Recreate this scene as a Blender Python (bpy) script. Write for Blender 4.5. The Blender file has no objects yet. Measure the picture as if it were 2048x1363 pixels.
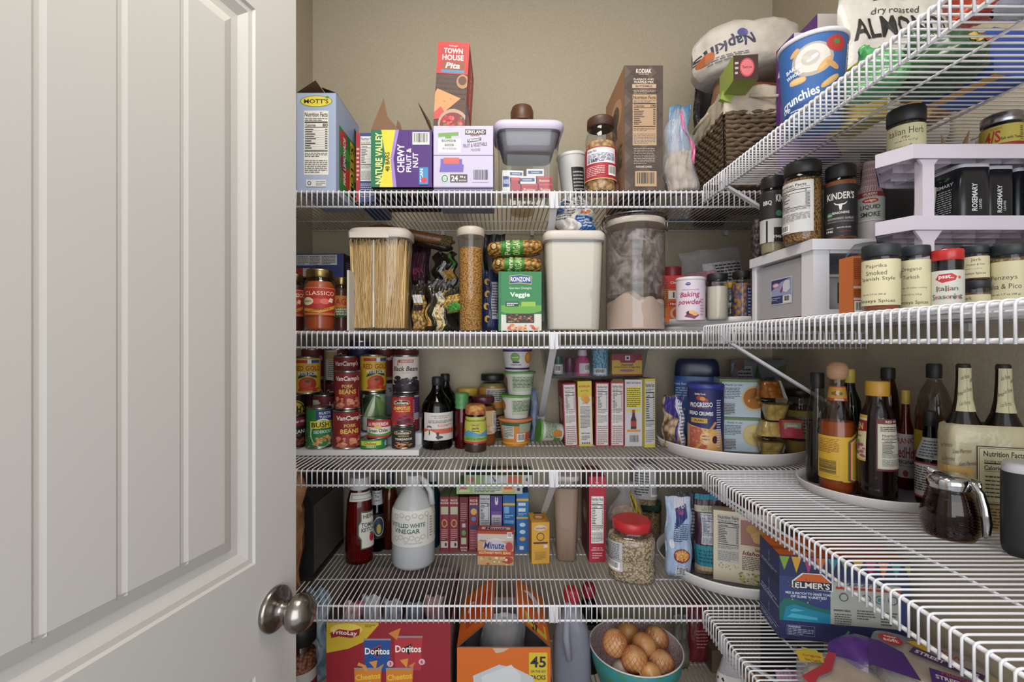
import bpy, math, random
from mathutils import Vector, Matrix, geometry
random.seed(7)
S = bpy.context.scene
COL = S.collection
PI = math.pi
# ---------------- camera, world, lights, exposure ----------------
F, CX, CY, CZ = 928.0, 1005.0, 686.0, 1.42      # focal length in pixels, principal axis, horizon, eye height
cd = bpy.data.cameras.new('camera'); cam = bpy.data.objects.new('camera', cd); COL.objects.link(cam)
cam.location = (0, 0, CZ); cam.rotation_euler = (PI/2, 0, 0)
cd.sensor_width = 36; cd.lens = F/2048*36
cd.shift_x = (1024-CX)/2048; cd.shift_y = (CY-681.5)/2048
cd.clip_start = .02
S.camera = cam
S.view_settings.view_transform = 'Standard'; S.view_settings.look = 'None'
S.view_settings.exposure = 0.06; S.view_settings.gamma = 1; S.view_settings.use_curve_mapping = False
wd = bpy.data.worlds.new('world'); S.world = wd; wd.use_nodes = True
wd.node_tree.nodes['Background'].inputs[0].default_value = (.92, .96, 1, 1)
wd.node_tree.nodes['Background'].inputs[1].default_value = .80
def area(name, loc, rot, sx, sy, power, col):
    l = bpy.data.lights.new(name, 'AREA'); l.shape = 'RECTANGLE'; l.size = sx; l.size_y = sy
    l.energy = power; l.color = col
    o = bpy.data.objects.new(name, l); COL.objects.link(o); o.location = loc; o.rotation_euler = rot
    return o
area('ceiling_light', (-.02, .42, 2.70), (0, 0, 0), .5, .5, 16, (1, .95, .87))
area('doorway_daylight', (.10, -1.3, 1.60), (math.radians(87), 0, 0), 1.9, 2.0, 34, (.93, .96, 1))  # broad soft fill added behind the camera, for room light through the doorway

# ---------------- materials ----------------
MATS = {}
def lin(c):
    c = c.lstrip('#'); v = [int(c[i:i+2], 16)/255 for i in (0, 2, 4)]
    return [x/12.92 if x <= .04045 else ((x+.055)/1.055)**2.4 for x in v] + [1]
def M(c, rough=.55, kind='', **k):
    key = (c, rough, kind)
    if key in MATS: return MATS[key]
    m = bpy.data.materials.new('paint_'+c.lstrip('#')+kind); m.use_nodes = True
    nt = m.node_tree; b = nt.nodes['Principled BSDF']
    b.inputs['Base Color'].default_value = lin(c); b.inputs['Roughness'].default_value = rough
    if kind == 'metal': b.inputs['Metallic'].default_value = 1
    if kind in ('clear', 'film'):                      # clear glass or plastic: see-through with a fresnel gloss
        nt.nodes.remove(b)
        tr = nt.nodes.new('ShaderNodeBsdfTransparent'); tr.inputs[0].default_value = lin(c)
        gl = nt.nodes.new('ShaderNodeBsdfGlossy'); gl.inputs['Roughness'].default_value = rough
        fr = nt.nodes.new('ShaderNodeLayerWeight'); fr.inputs[0].default_value = .5
        pw = nt.nodes.new('ShaderNodeMath'); pw.operation = 'POWER'; pw.inputs[1].default_value = 3.5; nt.links.new(fr.outputs['Facing'], pw.inputs[0])
        fr = nt.nodes.new('ShaderNodeMath'); fr.operation = 'MULTIPLY_ADD'; fr.inputs[1].default_value = .55; fr.inputs[2].default_value = .045; nt.links.new(pw.outputs[0], fr.inputs[0])
        mx = nt.nodes.new('ShaderNodeMixShader')
        nt.links.new(fr.outputs[0], mx.inputs[0]); nt.links.new(tr.outputs[0], mx.inputs[1]); nt.links.new(gl.outputs[0], mx.inputs[2])
        if kind == 'film':
            df = nt.nodes.new('ShaderNodeBsdfDiffuse'); df.inputs[0].default_value = (.8, .8, .82, 1)
            m2 = nt.nodes.new('ShaderNodeMixShader'); m2.inputs[0].default_value = .15
            nt.links.new(mx.outputs[0], m2.inputs[1]); nt.links.new(df.outputs[0], m2.inputs[2]); mx = m2
            n = nt.nodes.new('ShaderNodeTexNoise'); n.inputs['Scale'].default_value = 40
            bp = nt.nodes.new('ShaderNodeBump'); bp.inputs['Strength'].default_value = .8; bp.inputs['Distance'].default_value = .004
            nt.links.new(n.outputs[0], bp.inputs['Height']); nt.links.new(bp.outputs[0], gl.inputs['Normal'])
        nt.links.new(mx.outputs[0], nt.nodes['Material Output'].inputs[0])
    elif kind == 'frost':
        b.inputs['Transmission Weight'].default_value = 0
        tr = nt.nodes.new('ShaderNodeBsdfTransparent'); tr.inputs[0].default_value = (.95, .95, .97, 1)
        mx = nt.nodes.new('ShaderNodeMixShader'); mx.inputs[0].default_value = .62
        nt.links.new(tr.outputs[0], mx.inputs[1]); nt.links.new(b.outputs[0], mx.inputs[2])
        nt.links.new(mx.outputs[0], nt.nodes['Material Output'].inputs[0])
    elif kind in ('grain', 'speck', 'chunk', 'foil', 'cloth', 'wall', 'weave', 'onion', 'strand', 'wood', 'cover'):
        tc = nt.nodes.new('ShaderNodeTexCoord'); n = nt.nodes.new('ShaderNodeTexNoise')
        nt.links.new(tc.outputs['Object'], n.inputs['Vector'])
        cr = nt.nodes.new('ShaderNodeMixRGB'); cr.inputs[1].default_value = lin(c)
        cr.inputs[2].default_value = lin(k.get('c2', c)); src = n.outputs[0]
        sc, bs, bd = {'grain': (900, .6, .001), 'speck': (420, .5, .001), 'chunk': (170, .9, .004), 'foil': (28, .55, .006),
                      'cloth': (60, .3, .004), 'wall': (170, .22, .0022), 'weave': (90, .5, .003), 'onion': (6, .2, .001), 'strand': (60, .5, .002), 'wood': (40, .1, .001), 'cover': (30, .3, .004)}[kind]
        n.inputs['Scale'].default_value = sc; n.inputs['Detail'].default_value = 3
        if kind == 'chunk':
            vz = nt.nodes.new('ShaderNodeTexVoronoi'); vz.inputs['Scale'].default_value = k.get('sc', sc); nt.links.new(tc.outputs['Object'], vz.inputs['Vector']); src = vz.outputs['Distance']
        if kind in ('strand', 'onion', 'wood'):
            mp = nt.nodes.new('ShaderNodeMapping'); mp.inputs['Scale'].default_value = {'strand': (6, 6, .12), 'onion': (8, 8, 1), 'wood': (1, 1, 6)}[kind]
            nt.links.new(tc.outputs['Object'], mp.inputs[0]); nt.links.new(mp.outputs[0], n.inputs['Vector'])
        rp = nt.nodes.new('ShaderNodeMapRange'); a, z_ = {'speck': (.5, .62), 'chunk': (.35, .75)}.get(kind, (.3, .7))
        rp.inputs[1].default_value = a; rp.inputs[2].default_value = z_
        nt.links.new(src, rp.inputs[0]); nt.links.new(rp.outputs[0], cr.inputs[0]); nt.links.new(cr.outputs[0], b.inputs['Base Color'])
        bp = nt.nodes.new('ShaderNodeBump'); bp.inputs['Strength'].default_value = bs; bp.inputs['Distance'].default_value = bd
        if kind == 'chunk': bp.invert = True
        nt.links.new(src, bp.inputs['Height']); nt.links.new(bp.outputs[0], b.inputs['Normal'])
    else:                                              # print, paint or plastic with a faint wear in its gloss
        n = nt.nodes.new('ShaderNodeTexNoise'); n.inputs['Scale'].default_value = 55
        rp = nt.nodes.new('ShaderNodeMapRange'); rp.inputs[3].default_value = max(.02, rough-.06); rp.inputs[4].default_value = rough+.06
        nt.links.new(n.outputs[0], rp.inputs[0]); nt.links.new(rp.outputs[0], b.inputs['Roughness'])
    MATS[key] = m
    return m
def mt(c):
    return M(c) if isinstance(c, str) else c
CLR = M('#f4f6f6', .03, 'clear')
AMB = M('#e8e2cc', .03, 'clear')
FILM = M('#f2f2f4', .12, 'film')

# ---------------- mesh builder ----------------
class MB:
    def __init__(s): s.v = []; s.f = []; s.m = []; s.mi = {}; s.ml = []; s.sm = []
    def add(s, vs, fs, mat, smooth=False):
        mat = mt(mat)
        if mat.name not in s.mi: s.mi[mat.name] = len(s.ml); s.ml.append(mat)
        o = len(s.v); s.v += [tuple(v) for v in vs]; k = s.mi[mat.name]
        for f in fs: s.f.append(tuple(i+o for i in f)); s.m.append(k); s.sm.append(smooth)
    def box(s, x0, y0, z0, x1, y1, z1, mat, R=None):
        vs = [Vector((x, y, z)) for z in (z0, z1) for y in (y0, y1) for x in (x0, x1)]
        if R is not None: vs = [R @ v for v in vs]
        s.add(vs, [(0, 2, 3, 1), (4, 5, 7, 6), (0, 1, 5, 4), (2, 6, 7, 3), (0, 4, 6, 2), (1, 3, 7, 5)], mat)
    def tube(s, pts, r, mat, n=6, cap=True, rr=None):
        pts = [Vector(p) for p in pts]; vs = []; fs = []; L = len(pts); prev = None
        for i, p in enumerate(pts):
            t = (pts[min(i+1, L-1)] - pts[max(i-1, 0)]).normalized()
            if prev is None:
                a = Vector((0, 0, 1)) if abs(t.z) < .9 else Vector((1, 0, 0)); u = t.cross(a).normalized()
            else: u = (prev - t*prev.dot(t)).normalized()
            prev = u; w = t.cross(u); q = rr[i] if rr else r
            for k in range(n):
                a = 2*PI*k/n; vs.append(p + u*(q*math.cos(a)) + w*(q*math.sin(a)))
        for i in range(L-1):
            for k in range(n): fs.append((i*n+k, i*n+(k+1) % n, (i+1)*n+(k+1) % n, (i+1)*n+k))
        if cap: fs += [tuple(range(n))[::-1], tuple(range((L-1)*n, L*n))]
        s.add(vs, fs, mat, True)
    def build(s, name, parent=None, loc=None, rot=None):
        me = bpy.data.meshes.new(name); me.from_pydata(s.v, [], s.f)
        for m in s.ml: me.materials.append(m)
        me.polygons.foreach_set('material_index', s.m); me.polygons.foreach_set('use_smooth', s.sm)
        me.update(); me.validate()
        o = bpy.data.objects.new(name, me); COL.objects.link(o); o.parent = parent
        if loc is not None: o.location = loc
        if rot is not None: o.rotation_euler = rot
        return o
def tag(o, label, cat, group=None, kind=None):
    if label: o['label'] = label
    if cat: o['category'] = cat
    if group: o['group'] = group
    if kind: o['kind'] = kind
    return o
def thing(name, label, cat, loc, rot=(0, 0, 0), group=None):
    o = bpy.data.objects.new(name, None); o.empty_display_size = .03; COL.objects.link(o)
    o.location = loc; o.rotation_euler = rot
    return tag(o, label, cat, group)
def X(px, D): return (px-CX)*D/F
def Z(py, D): return CZ-(py-CY)*D/F

# ---------------- flat print: shapes and lettering laid on a surface ----------------
TC = {}
def textpolys(t, bold):
    if (t, bold) not in TC:
        c = bpy.data.curves.new('t', 'FONT'); c.body = t; c.size = 1; c.offset = .022 if bold else 0; c.resolution_u = 2
        o = bpy.data.objects.new('t', c); me = bpy.data.meshes.new_from_object(o); me.calc_loop_triangles()
        vs = [(v.co.x, v.co.y) for v in me.vertices]
        tr = [[vs[i] for i in l.vertices] for l in me.loop_triangles]
        bpy.data.objects.remove(o); bpy.data.curves.remove(c); bpy.data.meshes.remove(me)
        xs = [p[0] for p in vs] or [0, 1]; ys = [p[1] for p in vs] or [0, 1]
        TC[(t, bold)] = (tr, min(xs), max(xs), min(ys), max(ys))
    return TC[(t, bold)]
def clip(poly, ax, val, keep_less):
    out = []; n = len(poly)
    for i in range(n):
        a, b = poly[i], poly[(i+1) % n]; da, db = a[ax]-val, b[ax]-val
        if keep_less: da, db = -da, -db
        if da >= 0: out.append(a)
        if (da > 0 > db) or (da < 0 < db):
            t = da/(da-db); out.append((a[0]+(b[0]-a[0])*t, a[1]+(b[1]-a[1])*t))
    return out
def R(a, b, c, d, col): return ('R', a, b, c, d, col)
def E(a, b, c, d, col): return ('E', a, b, c, d, col)
def P(pts, col): return ('P', pts, col)
def T(t, u, v, h, col='#222222', w=.9, rot=0, b=1, sh=0): return ('T', t, u, v, h, col, w, rot, b, sh)
def rnd(seed): return random.Random(seed)
def Ln(a, b, c, d, n, col='#555555', fill=.45):        # rows of small print
    out = []; g = rnd(n*7+int(a*100)); st = (d-b)/n
    for i in range(n):
        v = d-(i+.8)*st; u = a
        while u < c-.01:
            w = (c-a)*g.uniform(.06, .2); e = min(c, u+w)
            if i == n-1 and u > a+(c-a)*.6: break
            out.append(R(u, v, e, v+st*fill, col)); u = e+(c-a)*.03
    return out
def Nut(a, b, c, d, bg='#e4e1da', ink='#222222', cal=None, frame=0):  # nutrition table
    H = d-b; W = c-a; o = [R(a, b, c, d, bg)]
    if frame: o = [R(a-.01, b-.006, c+.01, d+.006, ink)]+o
    o += [T('Nutrition Facts', a+W/2, d-H*.06, H*.07, ink, W*.94)]
    o += Ln(a+W*.04, d-H*.16, c-W*.04, d-H*.11, 2, ink, .4)
    o += [R(a+W*.03, d-H*.19, c-W*.03, d-H*.17, ink), T('Calories', a+W*.27, d-H*.225, H*.045, ink, W*.42)]
    o += [T(cal or '80', c-W*.13, d-H*.225, H*.05, ink, W*.24), R(a+W*.03, d-H*.265, c-W*.03, d-H*.253, ink)]
    g = rnd(int(a*1000+d*77))
    for i in range(9):
        v = d-H*(.30+i*.036)
        o += [R(a+W*.05, v, a+W*g.uniform(.25, .5), v+H*.014, ink), R(c-W*.14, v, c-W*.04, v+H*.014, ink), R(a+W*.03, v-H*.011, c-W*.03, v-H*.008, '#888888')]
    o += [R(a+W*.03, d-H*.635, c-W*.03, d-H*.62, ink)] + Ln(a+W*.04, d-H*.72, c-W*.04, d-H*.65, 3, '#555555', .4) + Ln(a+W*.04, b+H*.03, c-W*.04, d-H*.76, 7, '#777777', .42)
    return o
def Bar(a, b, c, d, bg='#e8e6e0', vert=False):         # barcode
    o = [R(a, b, c, d, bg)]; g = rnd(int(a*991)); u = .08
    while u < .9:
        w = g.choice([.015, .025, .04])
        if vert: o.append(R(a+(c-a)*.1, b+(d-b)*u, c-(c-a)*.1, b+(d-b)*(u+w), '#222222'))
        else: o.append(R(a+(c-a)*u, b+(d-b)*.18, a+(c-a)*(u+w), d-(d-b)*.08, '#222222'))
        u += w+g.choice([.015, .03])
    return o
def Dots(a, b, c, d, n, cols, s=.05, asp=1., seed=1):  # scattered food pieces
    g = rnd(seed); o = []
    for i in range(n):
        r = s*g.uniform(.6, 1.2); o.append(E(g.uniform(a, c), g.uniform(b, d), r, r*asp*g.uniform(.7, 1.1), g.choice(cols)))
    return o
def Bl(u, v, ru, rv, rot, col, n=16):                   # tilted rounded shape
    a = math.radians(rot); c, s = math.cos(a), math.sin(a); o = []
    for i in range(n):
        t = 2*PI*i/n; x = math.copysign(abs(math.cos(t))**.8, math.cos(t))*ru; y = math.copysign(abs(math.sin(t))**.8, math.sin(t))*rv
        o.append((u+(x*c-y*s), v+(x*s+y*c)*1.9))
    return P(o, col)
def gfx(mb, items, w, h, fmap, off0=.0002, step=.00012, sl=None, sl2=None):
    """items in 0..1 of a w x h panel; fmap(x,y,off) puts a point on the surface; sl = slice width for curved surfaces"""
    for li, it in enumerate(items):
        off = off0+step*(1+li*(.5 if len(items) < 40 else 12/len(items))); k = it[0]; polys = []
        if k == 'R':
            _, a, b, c, d, col = it; polys = [[(a*w, b*h), (c*w, b*h), (c*w, d*h), (a*w, d*h)]]
        elif k == 'E':
            _, a, b, c, d, col = it; n = 10 if c*w < .006 else 20
            ring = [((a+c*math.cos(2*PI*i/n))*w, (b+d*math.sin(2*PI*i/n))*h) for i in range(n)]
            polys = [[(a*w, b*h), ring[i], ring[(i+1) % n]] for i in range(n)] if sl else [ring]
        elif k == 'P':
            _, pts, col = it; pp = [(u*w, v*h) for u, v in pts]
            for t in geometry.tessellate_polygon([[Vector((x, y, 0)) for x, y in pp]]): polys.append([pp[i] for i in t])
        elif k == 'T':
            _, t, u, v, hh, col, ww, rot, bold, sh = it
            tr, x0, x1, y0, y1 = textpolys(t, bold)
            W = ww*(h if rot in (90, -90) else w); Hh = hh*(w if rot in (90, -90) else h)
            tw, th = max(x1-x0, 1e-4), max(y1-y0, 1e-4)
            sy = Hh/max(th, .72); sx = min(W/tw, sy*1.25)
            cr, sr = math.cos(math.radians(rot)), math.sin(math.radians(rot)); mx, my = (x0+x1)/2, (y0+y1)/2
            for tri in tr:
                q = []
                for x, y in tri:
                    xx = (x-mx)*sx+(y-my)*sy*sh; yy = (y-my)*sy
                    q.append((u*w+xx*cr-yy*sr, v*h+xx*sr+yy*cr))
                polys.append(q)
        mat = mt(col); vs = []; fs = []
        for p in polys:
            for ax, lim in ((0, w), (1, h)):
                if any(q[ax] < 0 for q in p): p = clip(p, ax, 0, False)
                if p and any(q[ax] > lim for q in p): p = clip(p, ax, lim, True)
                if len(p) < 3: break
            if len(p) < 3: continue
            if sl:
                lo = min(q[0] for q in p); hi = max(q[0] for q in p); k0 = math.floor(lo/sl); k1 = math.floor(hi/sl-1e-9)
                parts = []
                for kk in range(k0, k1+1):
                    q = clip(clip(p, 0, kk*sl, False), 0, (kk+1)*sl, True)
                    if len(q) > 2: parts.append(q)
            else: parts = [p]
            if sl2:
                pp = parts; parts = []
                for p in pp:
                    lo = min(q[1] for q in p); hi = max(q[1] for q in p); k0 = math.floor(lo/sl2); k1 = math.floor(hi/sl2-1e-9)
                    for kk in range(k0, k1+1):
                        q = clip(clip(p, 1, kk*sl2, False), 1, (kk+1)*sl2, True)
                        if len(q) > 2: parts.append(q)
            for q in parts:
                o = len(vs); vs += [fmap(x, y, off) for x, y in q]; fs.append(tuple(range(o, o+len(q))))
        if fs: mb.add(vs, fs, mat)

# ---------------- boxes ----------------
def boxmesh(mb, w, d, h, col, front=None, right=None, left=None, top=None, back=None, bottom=None, opentop=None, edge=None):
    """front face on y=0 looking to -y, centred on x, depth to +y"""
    x0, x1 = -w/2, w/2; c = mt(col); bev = min(.0012, w*.03)
    def quad(a, b, cc, dd, m): mb.add([a, b, cc, dd], [(0, 1, 2, 3)], m)
    fc = {}
    if isinstance(edge, dict): fc = edge
    g = lambda k: fc.get(k, col)
    quad((x0, 0, 0), (x1, 0, 0), (x1, 0, h), (x0, 0, h), g('front'))
    quad((x1, 0, 0), (x1, d, 0), (x1, d, h), (x1, 0, h), g('right'))
    quad((x0, d, 0), (x0, 0, 0), (x0, 0, h), (x0, d, h), g('left'))
    quad((x1, d, 0), (x0, d, 0), (x0, d, h), (x1, d, h), g('back'))
    quad((x0, d, 0), (x1, d, 0), (x1, 0, 0), (x0, 0, 0), g('bottom'))
    if opentop is None: quad((x0, 0, h), (x1, 0, h), (x1, d, h), (x0, d, h), g('top'))
    if front: gfx(mb, front, w, h, lambda x, y, o: (x0+x, -o, y))
    if right: gfx(mb, right, d, h, lambda x, y, o: (x1+o, x, y))
    if left: gfx(mb, left, d, h, lambda x, y, o: (x0-o, d-x, y))
    if top and opentop is None: gfx(mb, top, w, d, lambda x, y, o: (x0+x, y, h+o))
    if bottom: gfx(mb, bottom, w, d, lambda x, y, o: (x0+x, d-y, -o))
def BX(name, label, cat, px0, px1, pyt, D, zb, dep, col, rz=0, roll=0, pitch=0, flaps=None, group=None, h=None, **k):
    """carton: px0..px1 wide and top at pyt on its front face at distance D, standing at height zb"""
    w = (px1-px0)*D/F/max(.3, math.cos(math.radians(rz))); cx = X((px0+px1)/2, D)
    if h is None: h = Z(pyt, D)-zb
    mb = MB(); boxmesh(mb, w, dep, h, col, opentop=flaps, **k)
    if flaps:
        inner = M('#75573f', .8)
        for (ax, ang, ln, sh) in flaps:                # hinged side, opening angle above the horizontal, length, taper
            if ax == 'q': q = [(x*w/2, y, h+z) for x, y, z in ang]
            else: a = math.radians(ang); c, s_ = math.cos(a)*ln, math.sin(a)*ln
            if ax == 'f': q = [(-w/2, 0, h), (w/2, 0, h), (w/2*(1-sh), -c, h+s_), (-w/2*(1-sh), -c, h+s_)]
            if ax == 'b': q = [(w/2, dep, h), (-w/2, dep, h), (-w/2*(1-sh), dep+c, h+s_), (w/2*(1-sh), dep+c, h+s_)]
            if ax == 'l': q = [(-w/2, dep, h), (-w/2, 0, h), (-w/2-c, dep*sh, h+s_), (-w/2-c, dep*(1-sh), h+s_)]
            if ax == 'r': q = [(w/2, 0, h), (w/2, dep, h), (w/2+c, dep*(1-sh), h+s_), (w/2+c, dep*sh, h+s_)]
            n = (Vector(q[1])-Vector(q[0])).cross(Vector(q[3])-Vector(q[0])).normalized()*.0006
            mb.add([Vector(p)+n for p in q], [(0, 1, 2, 3)], inner); mb.add([Vector(p)-n for p in q], [(3, 2, 1, 0)], inner if 'flapin' in k else '#8a6a50')
    o = mb.build(name, None, (cx, D, zb+(abs(math.sin(math.radians(roll)))*w/2 if roll else .0004)), (math.radians(pitch), math.radians(roll), math.radians(rz)))
    tag(o, label, cat, group)
    return o

# ---------------- lofted round or rounded-square vessels ----------------
class Loft:
    def __init__(s, prof, e=2., ratio=1., n=32):
        """prof: (z, r) list in metres; ratio = depth/width"""
        s.p = prof; s.e = e; s.q = ratio; s.n = n; s.tab = None
    def r(s, z):
        p = s.p
        if z <= p[0][0]: return p[0][1]
        for (z0, r0), (z1, r1) in zip(p, p[1:]):
            if z <= z1 and z1 > z0: return r0+(r1-r0)*(z-z0)/(z1-z0)
        return p[-1][1]
    def xy(s, a, r):
        sx, cy = math.sin(a), math.cos(a); k = 2/s.e
        return (math.copysign(abs(sx)**k, sx)*r, -math.copysign(abs(cy)**k, cy)*r*s.q)
    def mesh(s, mb, mat, cap0=True, cap1=True):
        vs = []; fs = []; n = s.n
        an = [2*PI*(k+.5)/n for k in range(n)]
        if s.e > 2.5: s.arc(); L = s.tab[-1][0]; an = [s.ang(-L+2*L*(k+.5)/n) for k in range(n)]
        for z, r in s.p:
            for k in range(n):
                x, y = s.xy(an[k], r); vs.append((x, y, z))
        m = len(s.p)
        for i in range(m-1):
            for k in range(n): fs.append((i*n+k, i*n+(k+1) % n, (i+1)*n+(k+1) % n, (i+1)*n+k))
        mb.add(vs, fs, mat, True)
        if cap0: mb.add(vs[:n], [tuple(range(n))[::-1]], mat)
        if cap1: mb.add(vs[-n:], [tuple(range(n))], mat)
    def arc(s):                                        # angle from arc length at the widest section
        if s.tab: return
        R0 = max(r for _, r in s.p); s.R0 = R0; tab = [(0., 0.)]; L = 0; px, py = s.xy(0, R0)
        kk = max(1., s.e/2)
        for i in range(1, 361):
            t = (i % 180)/180; a = (i//180+t**kk/(t**kk+(1-t)**kk))*PI/2; x, y = s.xy(a, R0); L += math.hypot(x-px, y-py); px, py = x, y; tab.append((L, a))
        s.tab = tab
    def ang(s, l):
        s.arc(); sg = 1 if l >= 0 else -1; l = abs(l)
        tb = s.tab
        if l >= tb[-1][0]: return sg*PI
        lo, hi = 0, len(tb)-1
        while hi-lo > 1:
            m = (lo+hi)//2
            if tb[m][0] <= l: lo = m
            else: hi = m
        (l0, a0), (l1, a1) = tb[lo], tb[hi]
        return sg*(a0+(a1-a0)*(l-l0)/(l1-l0))
    def label(s, mb, z0, z1, width, col, items, off=.0005, turn=0.):
        """wrapped label, width in metres of arc, centred turn metres right of the front"""
        h = z1-z0; s.arc(); sl = max(.0025, s.R0*.12); rs = [s.r(z0+h*i/12) for i in range(13)]
        g2 = h/max(4, round(h/.005)) if max(rs)-min(rs) > 1e-4 else h
        def rad(z):                                     # radius, straight between the height slices
            k = min(math.floor((z-z0)/g2+1e-7), round(h/g2)-1); f = (z-z0)/g2-k; return s.r(z0+k*g2)*(1-f)+s.r(z0+(k+1)*g2)*f
        def fm(x, y, o):                                # flat facets between the slice lines
            k = math.floor(x/sl+1e-7); f = x/sl-k; z = z0+y; r = rad(z)+off+o
            ax, ay = s.xy(s.ang(k*sl-width/2+turn), r)
            if f < 1e-5: return (ax, ay, z)
            bx, by = s.xy(s.ang((k+1)*sl-width/2+turn), r); return (ax+(bx-ax)*f, ay+(by-ay)*f, z)
        its = ([R(0, 0, 1, 1, col)] if col else [])+list(items)
        gfx(mb, its, width, h, fm, sl=sl, sl2=g2 if g2 < h else None)
def prof(h, R_, pts): return [(z*h, r*R_) for z, r in pts]
JAR = [(0, .86), (.02, .96), (.05, 1), (.74, 1), (.79, .97), (.83, .88), (.86, .8), (1, .8)]
STRAIGHT = [(0, .94), (.02, 1), (1, 1)]
def rim(z0, z1, r): return [(z0, r*.96), (z0+.004, r), (z1-.006, r), (z1-.002, r*.97), (z1, r*.9)]
def V(name, label, cat, px0, px1, pyt, D, zb, parts, labels=(), turn=0., e=2., ratio=1., group=None, n=32, tilt=None, R0=None, H=None):
    """vessel. parts: (name, [(z,r)] normalised, material); labels: (name, z0, z1, width as share of the diameter, colour, items[, turn share])"""
    pm = (px0+px1)/2; t = (pm-CX)/F; x = X(pm, D)
    Rr = R0 or (px1-px0)/2*D/F/math.sqrt(1+t*t); h = H or Z(pyt, D)-zb
    th = -math.atan2(x, D)+turn
    root = thing(name, label, cat, (x, D, zb+.0004), (tilt[0] if tilt else 0, tilt[1] if tilt else 0, th), group)
    outer = None
    for pt in parts:
        nm, pr, mat = pt[:3]; mb = MB(); lf = Loft(prof(h, Rr, pr), e if len(pt) < 4 else pt[3], ratio if len(pt) < 5 else pt[4], n)
        lf.mesh(mb, mat); o = mb.build(nm, root)
        if len(pt) > 5: o['label'] = pt[5]
        if outer is None: outer = lf
    for lb in labels:
        nm, z0, z1, ws, col, items = lb[:6]; mb = MB(); outer.arc()
        outer.label(mb, z0*h, z1*h, ws*2*Rr, col, items, turn=(lb[6]*2*Rr if len(lb) > 6 else 0))
        mb.build(nm, root)
    root['_'] = 0; del root['_']
    return root
# ---------------- room ----------------
WL, WR, WB, CEI, FRONT = -.643, .914, 1.572, 2.74, -.25
wallm = M('#afa48f', .75, 'wall', c2='#a79c87')
def st(name, mb, **k):
    o = mb.build(name); o['kind'] = 'structure'; return o
mb = MB(); mb.box(WL-.1, WB, 0, WR+.1, WB+.1, CEI, wallm); st('wall_back', mb)
mb = MB(); mb.box(WL-.1, FRONT, 0, WL, WB, CEI, wallm); st('wall_left', mb)
mb = MB(); mb.box(WR, FRONT, 0, WR+.1, WB, CEI, wallm); st('wall_right', mb)
mb = MB(); mb.box(WL-.1, FRONT, CEI, WR+.1, WB+.1, CEI+.1, M('#cfc9bb', .8, 'wall', c2='#c8c2b4')); st('ceiling', mb)
mb = MB(); mb.box(WL-.1, FRONT, -.1, WR+.1, WB+.1, 0, M('#6d5f50', .5, 'cover', c2='#63574a')); st('floor', mb)
for nm, b in (('baseboard_back', (WL, WB-.012, 0, WR, WB, .09)), ('baseboard_left', (WL, .3, 0, WL+.012, WB-.012, .09)), ('baseboard_right', (WR-.012, FRONT, 0, WR, WB-.012, .09))):
    mb = MB(); mb.box(*b, '#cfccc4'); st(nm, mb)
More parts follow.
